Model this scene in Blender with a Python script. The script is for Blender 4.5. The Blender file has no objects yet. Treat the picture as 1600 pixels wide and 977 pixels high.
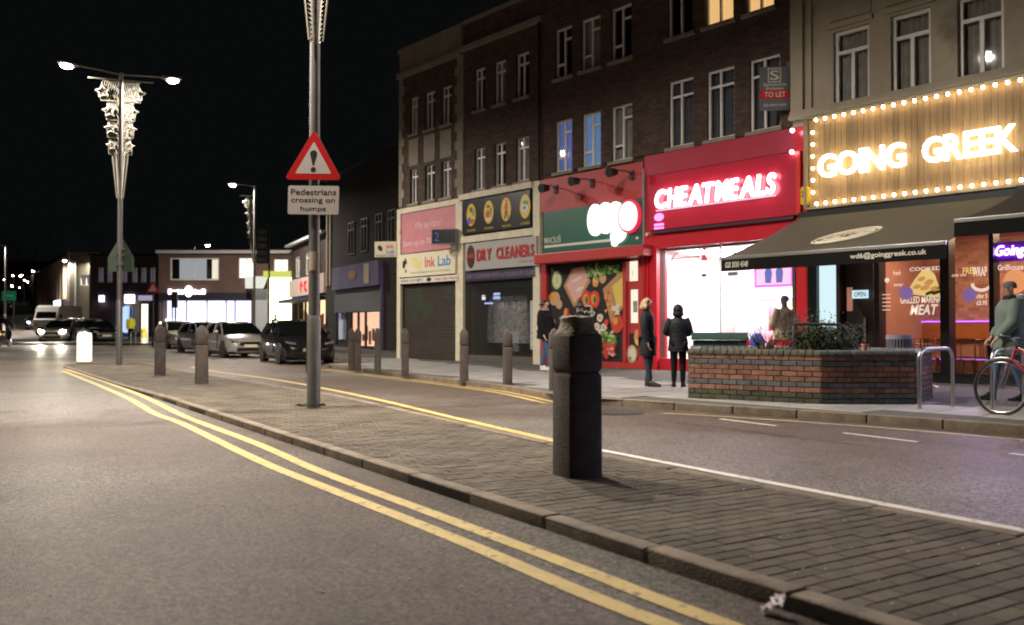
import bpy, bmesh, math, random
from math import sin, cos, pi, radians, atan, sqrt
from mathutils import Vector, Matrix
random.seed(7)
scene = bpy.context.scene
col = scene.collection

# ---------------------------------------------------------------- camera, world, exposure
FPX, HX, HY = 1400.0, 800.0, 512.0           # focal length in photo pixels, horizon row of the 1600x977 photo
CAMZ = 1.2
PITCH = atan((HY - 488.5) / FPX)
cam_d = bpy.data.cameras.new('camera'); cam = bpy.data.objects.new('camera', cam_d); col.objects.link(cam)
cam.location = (0, 0, CAMZ); cam.rotation_euler = (pi/2 + PITCH, 0, 0)
cam_d.sensor_width = 36; cam_d.lens = 36 * FPX / 1600; cam_d.clip_start = .05; cam_d.clip_end = 1500
cam_d.dof.use_dof = True; cam_d.dof.focus_distance = 11.0; cam_d.dof.aperture_fstop = 1.7
scene.camera = cam
world = bpy.data.worlds.new('World'); scene.world = world; world.use_nodes = True
bg = world.node_tree.nodes['Background']
bg.inputs[0].default_value = (.80, .95, 1.0, 1); bg.inputs[1].default_value = .0034     # a clear night sky over the town
scene.view_settings.view_transform = 'Standard'; scene.view_settings.look = 'None'
scene.view_settings.exposure = 0; scene.view_settings.gamma = 1
scene.cycles.filter_width = 1.9
scene.cycles.max_bounces = 6; scene.cycles.diffuse_bounces = 3; scene.cycles.glossy_bounces = 3
scene.cycles.transparent_max_bounces = 12; scene.cycles.caustics_reflective = False; scene.cycles.caustics_refractive = False
scene.cycles.sample_clamp_indirect = 4.0
LAMP_W = 1330.0
LAMP_COL = (1.0, .885, .765)

# ---------------------------------------------------------------- helpers
def ray(px, py):
    x, y, z = (px - 800.0), FPX, -(py - 488.5)
    return Vector((x, y * cos(PITCH) - z * sin(PITCH), y * sin(PITCH) + z * cos(PITCH)))
def G(px, py, z=0.0):
    d = ray(px, py); t = (z - CAMZ) / d.z
    return Vector((d.x * t, d.y * t, z))
def AT(px, py, Y):
    d = ray(px, py); t = Y / d.y
    return Vector((d.x * t, Y, CAMZ + d.z * t))
class Frame:
    """a wall-aligned frame: x along the wall seen left to right, y into the wall, z up"""
    def __init__(s, P, ang):
        s.P = Vector((P[0], P[1], 0)); s.a = ang
        s.u = Vector((cos(ang), sin(ang), 0)); s.v = Vector((-sin(ang), cos(ang), 0))
        s.M = Matrix.Translation(s.P) @ Matrix.Rotation(ang, 4, 'Z')
    def hit(s, px, py, out=0.0):
        d = ray(px, py); C = Vector((0, 0, CAMZ))
        t = ((s.P - s.v * out) - C).dot(s.v) / d.dot(s.v)
        p = C + d * t
        return (p - s.P).dot(s.u), p.z
    def uu(s, px, out=0.0): return s.hit(px, 512, out)[0]
    def w(s, u, y, z): return s.P + s.u * u + s.v * y + Vector((0, 0, z))

MATS = {}
def mat(name, c, rough=.7, metal=0., var=0., vs=6., bump=0., bs=40., spec=.5, isl=0., coat=0., emit=None, es=0., stretch=None, spots=None):
    if name in MATS: return MATS[name]
    m = bpy.data.materials.new(name); m.use_nodes = True; nt = m.node_tree; N = nt.nodes; L = nt.links
    b = N['Principled BSDF']; MATS[name] = m
    b.inputs['Base Color'].default_value = (*c, 1); b.inputs['Roughness'].default_value = rough
    b.inputs['Metallic'].default_value = metal; b.inputs['Specular IOR Level'].default_value = spec
    b.inputs['Coat Weight'].default_value = coat
    if emit: b.inputs['Emission Color'].default_value = (*emit, 1); b.inputs['Emission Strength'].default_value = es
    if var or bump or isl or spots:
        tc = N.new('ShaderNodeNewGeometry'); src = tc.outputs['Position']
        if stretch:
            mp = N.new('ShaderNodeMapping'); mp.inputs['Scale'].default_value = stretch
            L.new(src, mp.inputs[0]); src = mp.outputs[0]
    cur = None
    if var:
        n = N.new('ShaderNodeTexNoise'); n.inputs['Scale'].default_value = vs; n.inputs['Detail'].default_value = 6
        n.inputs['Roughness'].default_value = .65
        L.new(src, n.inputs['Vector'])
        r = N.new('ShaderNodeMapRange'); r.inputs[1].default_value = .3; r.inputs[2].default_value = .7
        r.inputs[3].default_value = 1 - var; r.inputs[4].default_value = 1 + var
        L.new(n.outputs[0], r.inputs[0]); cur = r.outputs[0]
    if isl:
        g = N.new('ShaderNodeNewGeometry'); oi = N.new('ShaderNodeObjectInfo')
        a = N.new('ShaderNodeMath'); a.operation = 'ADD'; L.new(g.outputs['Random Per Island'], a.inputs[0]); L.new(oi.outputs['Random'], a.inputs[1])
        f = N.new('ShaderNodeMath'); f.operation = 'FRACT'; L.new(a.outputs[0], f.inputs[0])
        r2 = N.new('ShaderNodeMapRange'); r2.inputs[3].default_value = 1 - isl; r2.inputs[4].default_value = 1 + isl
        L.new(f.outputs[0], r2.inputs[0])
        if cur:
            mu = N.new('ShaderNodeMath'); mu.operation = 'MULTIPLY'; L.new(cur, mu.inputs[0]); L.new(r2.outputs[0], mu.inputs[1]); cur = mu.outputs[0]
        else: cur = r2.outputs[0]
    if cur:
        vm = N.new('ShaderNodeVectorMath'); vm.operation = 'SCALE'; vm.inputs[0].default_value = c
        L.new(cur, vm.inputs['Scale']); out = vm.outputs[0]
        if spots:      # (colour, scale, threshold)
            n3 = N.new('ShaderNodeTexNoise'); n3.inputs['Scale'].default_value = spots[1]; n3.inputs['Detail'].default_value = 5
            L.new(src, n3.inputs['Vector'])
            r3 = N.new('ShaderNodeMapRange'); r3.inputs[1].default_value = spots[2]; r3.inputs[2].default_value = spots[2] + .12
            L.new(n3.outputs[0], r3.inputs[0])
            mx = N.new('ShaderNodeMix'); mx.data_type = 'RGBA'; L.new(r3.outputs[0], mx.inputs[0]); L.new(out, mx.inputs[6])
            mx.inputs[7].default_value = (*spots[0], 1); out = mx.outputs[2]
        L.new(out, b.inputs['Base Color'])
    if bump:
        n2 = N.new('ShaderNodeTexNoise'); n2.inputs['Scale'].default_value = bs; n2.inputs['Detail'].default_value = 4
        L.new(src, n2.inputs['Vector'])
        bp = N.new('ShaderNodeBump'); bp.inputs['Strength'].default_value = min(1, bump); bp.inputs['Distance'].default_value = .01 * max(1, bump)
        L.new(n2.outputs[0], bp.inputs['Height']); L.new(bp.outputs[0], b.inputs['Normal'])
    return m
def emis(name, c, s):
    if name in MATS: return MATS[name]
    m = bpy.data.materials.new(name); m.use_nodes = True; nt = m.node_tree
    b = nt.nodes['Principled BSDF']; b.inputs['Base Color'].default_value = (.03, .03, .03, 1)
    b.inputs['Emission Color'].default_value = (*c, 1); b.inputs['Emission Strength'].default_value = s
    MATS[name] = m; return m
def glassmat(name='window_glass', tint=(1, 1, 1), refl=.10):
    if name in MATS: return MATS[name]
    m = bpy.data.materials.new(name); m.use_nodes = True; nt = m.node_tree; N = nt.nodes; L = nt.links
    N.remove(N['Principled BSDF']); o = N['Material Output']
    t = N.new('ShaderNodeBsdfTransparent'); t.inputs[0].default_value = (*tint, 1)
    g = N.new('ShaderNodeBsdfGlossy'); g.inputs['Roughness'].default_value = .03
    fr = N.new('ShaderNodeFresnel'); fr.inputs[0].default_value = 1.5
    mx = N.new('ShaderNodeMixShader'); ge = N.new('ShaderNodeNewGeometry'); iv = N.new('ShaderNodeMath'); iv.operation = 'SUBTRACT'; iv.inputs[0].default_value = 1; L.new(ge.outputs['Backfacing'], iv.inputs[1])
    ml = N.new('ShaderNodeMath'); ml.operation = 'MULTIPLY'; L.new(fr.outputs[0], ml.inputs[0]); L.new(iv.outputs[0], ml.inputs[1]); L.new(ml.outputs[0], mx.inputs[0]); L.new(t.outputs[0], mx.inputs[1]); L.new(g.outputs[0], mx.inputs[2])
    L.new(mx.outputs[0], o.inputs[0]); MATS[name] = m; return m

def sett(o, label=None, cat=None, group=None, kind=None):
    if label: o['label'] = label
    if cat: o['category'] = cat
    if group: o['group'] = group
    if kind: o['kind'] = kind
    return o
def empty(name, M=None, label=None, cat=None, group=None, kind=None):
    o = bpy.data.objects.new(name, None); col.objects.link(o); o.empty_display_size = .3
    if M is not None: o.matrix_world = M
    return sett(o, label, cat, group, kind)
def place(x, y, z=0, rz=0): return Matrix.Translation((x, y, z)) @ Matrix.Rotation(rz, 4, 'Z')

class MB:
    def __init__(s): s.v = []; s.f = []; s.mi = []; s.cur = 0
    def quad(s, *p):
        n = len(s.v); s.v += [tuple(q) for q in p]; s.f.append(tuple(range(n, n + len(p)))); s.mi.append(s.cur); return s
    def faces(s, vs, fs):
        n = len(s.v); s.v += [tuple(q) for q in vs]
        for f in fs: s.f.append(tuple(n + i for i in f)); s.mi.append(s.cur)
        return s
    def box(s, x0, x1, y0, y1, z0, z1):
        if x1 < x0: x0, x1 = x1, x0
        if y1 < y0: y0, y1 = y1, y0
        if z1 < z0: z0, z1 = z1, z0
        return s.faces([(x0,y0,z0),(x1,y0,z0),(x1,y1,z0),(x0,y1,z0),(x0,y0,z1),(x1,y0,z1),(x1,y1,z1),(x0,y1,z1)],
                [(0,3,2,1),(4,5,6,7),(0,1,5,4),(1,2,6,5),(2,3,7,6),(3,0,4,7)])
    def prism(s, poly, y0, y1):
        """poly in (x,z), extruded from y0 (front) to y1"""
        n = len(poly)
        a = sum(poly[i][0]*poly[(i+1)%n][1]-poly[(i+1)%n][0]*poly[i][1] for i in range(n))
        if a < 0: poly = poly[::-1]
        vs = [(p[0], y0, p[1]) for p in poly] + [(p[0], y1, p[1]) for p in poly]
        fs = [tuple(range(n)), tuple(range(2*n-1, n-1, -1))] + [(i, n+i, n+(i+1)%n, (i+1)%n) for i in range(n)]
        return s.faces(vs, fs)
    def slab(s, poly, z0, z1):
        """poly in (x,y) ccw, extruded z0..z1"""
        n = len(poly)
        a = sum(poly[i][0]*poly[(i+1)%n][1]-poly[(i+1)%n][0]*poly[i][1] for i in range(n))
        if a < 0: poly = poly[::-1]
        vs = [(p[0], p[1], z0) for p in poly] + [(p[0], p[1], z1) for p in poly]
        fs = [tuple(range(n-1, -1, -1)), tuple(range(n, 2*n))] + [(i, (i+1)%n, n+(i+1)%n, n+i) for i in range(n)]
        return s.faces(vs, fs)
    def cyl(s, a, b, r0, r1=None, n=12, cap=True):
        r1 = r0 if r1 is None else r1
        a = Vector(a); b = Vector(b); d = (b - a).normalized()
        e = Vector((1,0,0)) if abs(d.x) < .9 else Vector((0,1,0))
        p = d.cross(e).normalized(); q = d.cross(p)
        vs = []
        for c, r in ((a, r0), (b, r1)):
            for i in range(n):
                t = 2*pi*i/n; vs.append(c + (p*cos(t) + q*sin(t))*r)
        fs = [(i, (i+1)%n, n+(i+1)%n, n+i) for i in range(n)]
        if cap: fs += [tuple(range(n-1, -1, -1)), tuple(range(n, 2*n))]
        return s.faces(vs, fs)
    def tube(s, pts, r, n=8, closed=False):
        pts = [Vector(p) for p in pts]; m = len(pts); rs = r if isinstance(r, (list, tuple)) else [r]*m
        vs = []; ref = None
        for i, p in enumerate(pts):
            if closed: d = (pts[(i+1)%m] - pts[i-1]).normalized()
            else: d = (pts[min(i+1, m-1)] - pts[max(i-1, 0)]).normalized()
            if ref is None:
                ref = Vector((0,0,1)) if abs(d.z) < .9 else Vector((1,0,0))
            a = d.cross(ref).normalized(); ref = a.cross(d).normalized()
            for k in range(n):
                t = 2*pi*k/n; vs.append(p + (a*cos(t) + ref*sin(t))*rs[i])
        fs = []
        for i in range(m if closed else m-1):
            j = (i+1) % m
            for k in range(n): fs.append((i*n+k, i*n+(k+1)%n, j*n+(k+1)%n, j*n+k))
        if not closed: fs += [tuple(range(n-1, -1, -1)), tuple(range((m-1)*n, m*n))]
        return s.faces(vs, fs)
    def lathe(s, prof, c=(0,0,0), n=20):
        vs = []; m = len(prof)
        for r, z in prof:
            for i in range(n):
                t = 2*pi*i/n; vs.append((c[0]+r*cos(t), c[1]+r*sin(t), c[2]+z))
        fs = [(j*n+i, j*n+(i+1)%n, (j+1)*n+(i+1)%n, (j+1)*n+i) for j in range(m-1) for i in range(n)]
        fs += [tuple(range(n-1, -1, -1)), tuple(range((m-1)*n, m*n))]
        return s.faces(vs, fs)
    def ball(s, c, r, nu=10, nv=7, sc=(1,1,1)):
        vs = [(c[0], c[1], c[2]-r*sc[2])]; fs = []
        for j in range(1, nv):
            ph = -pi/2 + pi*j/nv
            for i in range(nu):
                t = 2*pi*i/nu; vs.append((c[0]+r*sc[0]*cos(ph)*cos(t), c[1]+r*sc[1]*cos(ph)*sin(t), c[2]+r*sc[2]*sin(ph)))
        vs.append((c[0], c[1], c[2]+r*sc[2])); L = len(vs)-1
        for i in range(nu):
            fs.append((0, 1+(i+1)%nu, 1+i)); fs.append((L, L-nu+i, L-nu+(i+1)%nu))
        for j in range(nv-2):
            for i in range(nu): fs.append((1+j*nu+i, 1+j*nu+(i+1)%nu, 1+(j+1)*nu+(i+1)%nu, 1+(j+1)*nu+i))
        return s.faces(vs, fs)
    def loft(s, rings, cap=True):
        n = len(rings[0]); vs = [p for r in rings for p in r]
        fs = [(j*n+i, j*n+(i+1)%n, (j+1)*n+(i+1)%n, (j+1)*n+i) for j in range(len(rings)-1) for i in range(n)]
        if cap: fs += [tuple(range(n-1, -1, -1)), tuple(range((len(rings)-1)*n, len(rings)*n))]
        return s.faces(vs, fs)
    def mesh(s, name, smooth=False, bevel=0., seg=2, angle=35):
        me = bpy.data.meshes.new(name); me.from_pydata(s.v, [], s.f)
        if any(s.mi): me.polygons.foreach_set('material_index', s.mi)
        if bevel:
            bm = bmesh.new(); bm.from_mesh(me)
            bmesh.ops.remove_doubles(bm, verts=bm.verts, dist=1e-5)
            es = [e for e in bm.edges if len(e.link_faces) == 2 and e.calc_face_angle(0) > .5]
            bmesh.ops.bevel(bm, geom=es, offset=bevel, segments=seg, affect='EDGES', profile=.6, clamp_overlap=True)
            bm.to_mesh(me); bm.free()
        if smooth:
            me.polygons.foreach_set('use_smooth', [True]*len(me.polygons)); me.set_sharp_from_angle(angle=radians(angle))
        me.update(); return me
    def build(s, name, m, parent=None, smooth=False, bevel=0., seg=2, angle=35, M=None, label=None, kind=None, cat=None, group=None):
        return link(name, s.mesh(name, smooth, bevel, seg, angle), m, parent, M, label, kind, cat, group)
def link(name, me, m, parent=None, M=None, label=None, kind=None, cat=None, group=None):
    if not me.materials:
        for q in (m if isinstance(m, (list, tuple)) else [m]): me.materials.append(q)
    o = bpy.data.objects.new(name, me); col.objects.link(o)
    if parent is not None: o.parent = parent
    if M is not None:
        if parent is not None: o.matrix_local = M
        else: o.matrix_world = M
    return sett(o, label, cat, group, kind)
def copy_tree(o, parent=None):
    c = o.copy(); col.objects.link(c)
    if parent is not None: c.parent = parent; c.matrix_parent_inverse = o.matrix_parent_inverse
    for ch in list(KIDS.get(o.name, [])): copy_tree(ch, c)
    return c
KIDS = {}
def scan():
    KIDS.clear()
    for o in bpy.data.objects:
        if o.parent: KIDS.setdefault(o.parent.name, []).append(o)
def dup(root, M, label=None, group=None):
    scan(); c = copy_tree(root); c.matrix_world = M
    if label: c['label'] = label
    if group: c['group'] = group
    return c

# lettering
TXT = {}
def _conv(s, ext, bold, shear):
    k = (s, ext, bold, shear)
    if k in TXT: return TXT[k]
    c = bpy.data.curves.new('t', 'FONT'); c.body = s; c.size = 1; c.extrude = ext; c.offset = bold; c.shear = shear; c.resolution_u = 3
    o = bpy.data.objects.new('t', c); col.objects.link(o)
    dg = bpy.context.evaluated_depsgraph_get(); dg.update()
    me = bpy.data.meshes.new_from_object(o.evaluated_get(dg))
    me.name = 'lettering'
    bpy.data.objects.remove(o); bpy.data.curves.remove(c)
    me.materials.clear(); TXT[k] = me; return me
def bounds(me):
    xs = [v.co.x for v in me.vertices]; ys = [v.co.y for v in me.vertices]
    return min(xs), max(xs), min(ys), max(ys)
def text(s, name, m, parent, u0, u1, z0, z1, y, ext=.004, bold=0., shear=0., label=None):
    """print s so that its bounding box fills (u0..u1, z0..z1) on the local XZ plane at depth y"""
    me = _conv(s, .5, min(bold*.5, .02), shear).copy()
    if ext < .01: ext = .0006; y = y + .002
    x0, x1, y0, y1 = bounds(me); sx = (u1-u0)/(x1-x0); sz = (z1-z0)/(y1-y0)
    for v in me.vertices:
        a, b, c = v.co; v.co = (u0 + (a-x0)*sx, y - (c+.5)*ext, z0 + (b-y0)*sz)
    me.update(); return link(name, me, m, parent, label=label)
def letters(s, name, m, parent, u0, u1, z0, z1, y, ext, bold=.02, shear=0., gap=.06):
    """each letter an object of its own"""
    capw = []
    for ch in s:
        if ch == ' ': capw.append(.5); continue
        b = bounds(_conv(ch, .5, min(bold*.5, .02), 0)); capw.append(b[1]-b[0])
    tot = sum(capw) + gap*(len(s)-1); k = (u1-u0)/tot; u = u0
    for ch, w in zip(s, capw):
        if ch != ' ': text(ch, name, m, parent, u, u + w*k, z0, z1, y, ext, bold, shear)
        u += (w+gap)*k
def ell(cx, cz, rx, rz, n=20, rot=0., wob=0.):
    out = []
    for i in range(n):
        t = 2*pi*i/n; w = 1 + wob*random.uniform(-1, 1); a = rx*cos(t)*w; b = rz*sin(t)*w
        out.append((cx + a*cos(rot) - b*sin(rot), cz + a*sin(rot) + b*cos(rot)))
    return out
def holes_wall(u0, u1, z0, z1, holes, y=0., depth=.22):
    us = sorted({u0, u1, *[min(max(h[0], u0), u1) for h in holes], *[min(max(h[1], u0), u1) for h in holes]})
    zs = sorted({z0, z1, *[min(max(h[2], z0), z1) for h in holes], *[min(max(h[3], z0), z1) for h in holes]})
    b = MB()
    for i in range(len(us)-1):
        for j in range(len(zs)-1):
            cu, cz = (us[i]+us[i+1])/2, (zs[j]+zs[j+1])/2
            if any(h[0] < cu < h[1] and h[2] < cz < h[3] for h in holes): continue
            b.quad((us[i], y, zs[j]), (us[i+1], y, zs[j]), (us[i+1], y, zs[j+1]), (us[i], y, zs[j+1]))
            b.quad((us[i+1], y+depth, zs[j]), (us[i], y+depth, zs[j]), (us[i], y+depth, zs[j+1]), (us[i+1], y+depth, zs[j+1]))
    for h in holes:
        a0, a1, c0, c1 = max(h[0], u0), min(h[1], u1), max(h[2], z0), min(h[3], z1); d = y+depth
        b.quad((a0,y,c0),(a0,d,c0),(a1,d,c0),(a1,y,c0)); b.quad((a0,y,c1),(a1,y,c1),(a1,d,c1),(a0,d,c1))
        b.quad((a0,y,c0),(a0,y,c1),(a0,d,c1),(a0,d,c0)); b.quad((a1,y,c0),(a1,d,c0),(a1,d,c1),(a1,y,c1))
    return b
def bricks(u0, u1, z0, z1, holes, y=0., pr=.008, bl=.225, bh=.075, j=.01):
    b = MB(); nz = int((z1-z0)/bh)
    for r in range(nz):
        za = z0 + r*bh + j/2; zb = za + bh - j; cz = (za+zb)/2
        u = u0 - (bl/2 if r % 2 else 0)
        while u < u1:
            a, c = max(u + j/2, u0), min(u + bl - j/2, u1); u += bl
            if c - a < .03: continue
            segs = [(a, c)]
            for h in holes:
                if h[2]-.01 < cz < h[3]+.01:
                    ns = []
                    for p, q in segs:
                        if q <= h[0] or p >= h[1]: ns.append((p, q)); continue
                        if p < h[0]-.02: ns.append((p, h[0]))
                        if q > h[1]+.02: ns.append((h[1], q))
                    segs = ns
            for p, q in segs:
                yy = y - pr - random.uniform(-.002, .002)
                b.faces([(p,yy,za),(q,yy,za),(q,yy,zb),(p,yy,zb),(p,y,za),(q,y,za),(q,y,zb),(p,y,zb)],
                        [(0,1,2,3),(0,4,5,1),(1,5,6,2),(2,6,7,3),(3,7,4,0)])
    return b
# ---------------------------------------------------------------- materials
asphalt = mat('asphalt', (.082, .058, .042), .48, var=.25, vs=.9, bump=1.0, bs=110, spec=.5, spots=((.140, .126, .106), .17, .46))
def aggregate():
    """speckle of stone chips in the asphalt"""
    nt = asphalt.node_tree; N = nt.nodes; L = nt.links; b = N['Principled BSDF']
    src = b.inputs['Base Color'].links[0].from_socket
    tc = N.new('ShaderNodeTexCoord'); v = N.new('ShaderNodeTexVoronoi'); v.inputs['Scale'].default_value = 62
    L.new(tc.outputs['Object'], v.inputs['Vector'])
    s = N.new('ShaderNodeSeparateColor'); L.new(v.outputs['Color'], s.inputs[0])
    r = N.new('ShaderNodeMapRange'); r.inputs[3].default_value = .2; r.inputs[4].default_value = 2.1; L.new(s.outputs[0], r.inputs[0])
    vm = N.new('ShaderNodeVectorMath'); vm.operation = 'SCALE'; L.new(src, vm.inputs[0]); L.new(r.outputs[0], vm.inputs['Scale'])
    L.new(vm.outputs[0], b.inputs['Base Color'])
    ge = N.new('ShaderNodeNewGeometry')
    for sc, lo, dark_ in ((.9, .60, .62), (3.3, .66, .55), (.45, .62, .75)):       # oil drips, damp marks and worn tracks
        n1 = N.new('ShaderNodeTexNoise'); n1.inputs['Scale'].default_value = sc; n1.inputs['Detail'].default_value = 7; n1.inputs['Roughness'].default_value = .7
        mp = N.new('ShaderNodeMapping'); mp.inputs['Rotation'].default_value = (0, 0, -.565); mp.inputs['Scale'].default_value = (1, .4 if sc < 3 else 1, 1); L.new(ge.outputs['Position'], mp.inputs[0])
        L.new(mp.outputs[0], n1.inputs['Vector']); rr = N.new('ShaderNodeMapRange'); rr.inputs[1].default_value = lo-.06; rr.inputs[2].default_value = lo+.04; rr.inputs[3].default_value = 1; rr.inputs[4].default_value = dark_
        L.new(n1.outputs[0], rr.inputs[0]); v2 = N.new('ShaderNodeVectorMath'); v2.operation = 'SCALE'; L.new(b.inputs['Base Color'].links[0].from_socket, v2.inputs[0]); L.new(rr.outputs[0], v2.inputs['Scale']); L.new(v2.outputs[0], b.inputs['Base Color'])
    for n in N:
        if n.type == 'BUMP': n.inputs['Distance'].default_value = .03
aggregate()
paver = mat('paving_block', (.092, .076, .055), .8, var=.42, vs=1.7, bump=.9, bs=90, isl=.15, spec=.3, spots=((.045, .040, .028), 1.3, .60))
joint = mat('joint_sand', (.042, .036, .026), .95, var=.3, vs=20)
kerb_m = mat('kerb_concrete', (.155, .122, .085), .8, var=.4, vs=5, bump=.9, bs=70, isl=.06, spots=((.09, .078, .055), 2.0, .6))
slab_m = mat('paving_slab', (.24, .235, .225), .55, var=.2, vs=1.5, bump=.4, bs=60, isl=.10)
yellow = mat('yellow_paint', (.50, .37, .12), .6, var=.22, vs=6, bump=.8, bs=110, spots=((.13, .11, .07), 12, .57))
white_p = mat('white_paint_line', (.58, .55, .50), .6, var=.18, vs=9, bump=.5, bs=110, spots=((.16, .14, .12), 12, .57))

def zg(Y): return 0.016*max(0, Y-42) + .035*max(0, Y-90)
def inpoly(x, y, P):
    r = False; n = len(P)
    for i in range(n):
        x0, y0 = P[i][:2]; x1, y1 = P[(i+1) % n][:2]
        if (y0 > y) != (y1 > y) and x < (x1-x0)*(y-y0)/(y1-y0)+x0: r = not r
    return r
def sheet(name, x0, x1, ys, dz, m, label):
    b = MB()
    for i in range(len(ys)-1):
        b.quad((x0, ys[i], zg(ys[i])+dz), (x1, ys[i], zg(ys[i])+dz), (x1, ys[i+1], zg(ys[i+1])+dz), (x0, ys[i+1], zg(ys[i+1])+dz))
    return b.build(name, m, kind='structure', label=label)
sheet('ground', -900, 900, [-60, 42, 90, 300, 420, 1200], -.05, mat('dark_ground', (.03, .032, .026), .95, var=.3, vs=.3), 'dark ground stretching beyond the road')
road = sheet('road', -75, 34, [-14, 42, 60, 90, 300], 0, asphalt, 'worn brownish asphalt carriageway either side of the island')

def strip(name, pts, w, z, m, label=None, parent=None):
    b = MB(); pts = [Vector((p[0], p[1])) for p in pts]; L = []; R = []
    for i, p in enumerate(pts):
        d = (pts[min(i+1, len(pts)-1)] - pts[max(i-1, 0)]).normalized(); n = Vector((-d.y, d.x))*w/2
        L.append(p+n); R.append(p-n)
    for i in range(len(pts)-1):
        b.quad((*R[i], z), (*R[i+1], z), (*L[i+1], z), (*L[i], z))
    return b.build(name, m, parent or road, label=label)
def smooth_pts(pts, n=6):
    out = []
    P = [pts[0]] + pts + [pts[-1]]
    for i in range(1, len(P)-2):
        for k in range(n):
            t = k/n; a, b_, c, d = P[i-1], P[i], P[i+1], P[i+2]
            out.append(tuple(.5*((2*b_[j]) + (-a[j]+c[j])*t + (2*a[j]-5*b_[j]+4*c[j]-d[j])*t*t + (-a[j]+3*b_[j]-3*c[j]+d[j])*t**3) for j in (0, 1)))
    out.append(pts[-1]); return out
def GP(l, z=0): return [tuple(G(a, b, z)[:2]) for a, b in l]
outer = GP([(98,580),(148,600),(201,623),(241,646),(286,663),(402,719),(500,759),(700,838),(900,923),(1031,974)])
inner = GP([(103,577),(156,594),(210,614),(250,632),(291,652),(402,694),(500,737),(700,812),(900,887),(1009,930),(1127,974)])
for l, nm in ((outer, 'outer of the two long yellow lines by the near kerb'), (inner, 'inner of the two long yellow lines by the near kerb')):
    e = Vector(l[-1]) + (Vector(l[-1]) - Vector(l[-3])).normalized()*6
    strip('yellow_line', smooth_pts(l) + [tuple(e)], .11, .004, yellow, nm)
far_y = smooth_pts(GP([(300,574),(330,580),(420,592),(505,607),(600,627),(700,651),(862,688),(900,696)]))
strip('yellow_line', far_y, .13, .004, yellow, 'yellow line along the far edge of the island')
e0 = GP([(900,696),(940,704),(1100,735),(1300,773),(1600,830)]); strip('white_line', smooth_pts(e0) + [(e0[-1][0]+4, e0[-1][1]-6.2)], .10, .004, white_p, 'pale line along the far edge of the island')
fk = GP([(505,577),(600,589),(700,601),(792,614),(864,630)])
strip('yellow_line', smooth_pts([(p[0]+.06, p[1]+.05) for p in fk]), .10, .004, yellow, 'yellow line against the far kerb')
strip('yellow_line', smooth_pts([(p[0]-.12, p[1]-.12) for p in fk]), .10, .004, yellow, 'second yellow line beside the far kerb')
fk2 = GP([(1036,646),(1140,652),(1321,664.5),(1450,675),(1600,688)]); 
strip('yellow_line', smooth_pts(fk2) + [(fk2[-1][0]+3, fk2[-1][1]-3.2)], .06, .004, mat('pale_yellow_paint', (.5, .44, .22), .6, var=.2, vs=9), 'thin yellow line in front of the planter kerb')
for a in (((1125,655),(1213,666)), ((1318,677),(1433,691)), ((1578,709),(1680,722))):
    strip('bay_mark', GP(a), .07, .004, white_p)

# ---------------------------------------------------------------- the island between the carriageways
ZI = .075
def zmed(Y): return ZI if Y < 14.5 else (.03 if Y > 18 else ZI - (ZI-.03)*(Y-14.5)/3.5)
near_k = [(.929-.633*(y-4.19), y) for y in (-4, 0, 4, 8, 12, 16, 20, 24, 27)]
far_k = GP([(215,565),(330,584),(420,597),(505,612),(600,632),(700,655),(862,692),(940,708),(1600,832)], .075)
far_k = far_k[:-1] + [far_k[-1], (far_k[-1][0]+.645*9, far_k[-1][1]-9)]
isl_poly = near_k + [(-14.2, 28.6), (-13.7, 29.6), (-12.9, 29.8)] + far_k
b = MB()
n = len(isl_poly); Pi = [Vector((p[0], p[1], zmed(p[1])-.012)) for p in isl_poly]
b.faces(Pi + [Vector((p.x, p.y, -.02)) for p in Pi], [(i, (i+1) % n, n+(i+1) % n, n+i) for i in range(n)])
# top as strips between the two sides
ys = [-4, -2, 0, 2, 4, 6, 8, 10, 12, 14, 14.5, 16, 18, 20, 22, 24, 27]
def x_far(y):
    P = sorted(far_k, key=lambda p: p[1])
    for i in range(len(P)-1):
        if P[i][1] <= y <= P[i+1][1]:
            t = (y-P[i][1])/(P[i+1][1]-P[i][1]); return P[i][0]+t*(P[i+1][0]-P[i][0])
    return P[0][0] + .645*(P[0][1]-y) if y < P[0][1] else P[-1][0]
def x_near(y): return .929-.633*(y-4.19)
for a, c in zip(ys, ys[1:]):
    b.quad((x_near(a), a, zmed(a)-.012), (x_far(a), a, zmed(a)-.012), (x_far(c), c, zmed(c)-.012), (x_near(c), c, zmed(c)-.012))
b.quad((x_near(27), 27, .018), (x_far(27), 27, .018), (-12.9, 29.8, .018), (-14.2, 28.6, .018))
island = b.build('traffic_island', joint, kind='structure', label='long paved island between the two carriageways')
# paving blocks: rows across the island
kd = Vector((-.535, .845)); md = Vector((.845, .535))
blk = []
O = Vector((.929, 4.19))
for i in range(-70, 300):
    for j in range(-2, 22):
        c = O + kd*(i*.104+.05) + md*(j*.208 + (.104 if i % 2 else 0))
        if c.y > 27.6 or c.y < -3: continue
        e = (c - O).dot(md); lo = max(-.1005, .128 - e); hi = min(.1005, (x_far(c.y)-c.x)*.845 - .135)
        if hi - lo < .03: continue
        blk.append((c, lo, hi))
blk.sort(key=lambda q: (q[0] - Vector((.93, 3.6))).length if q[0].y > 3.0 else 99)
bmx = MB().box(-.1005, .1005, -.0485, .0485, -.03, 0).mesh('paving_block', bevel=.004, seg=1)
rot = math.atan2(md.y, md.x)
def on_screen(c): return c.y > 1 and abs(c.x/c.y) < .60 and (1.09/c.y*1400+512) < 985
vis = [q for q in blk if on_screen(q[0])][:300]; vs_ = set(id(q) for q in vis)
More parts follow.
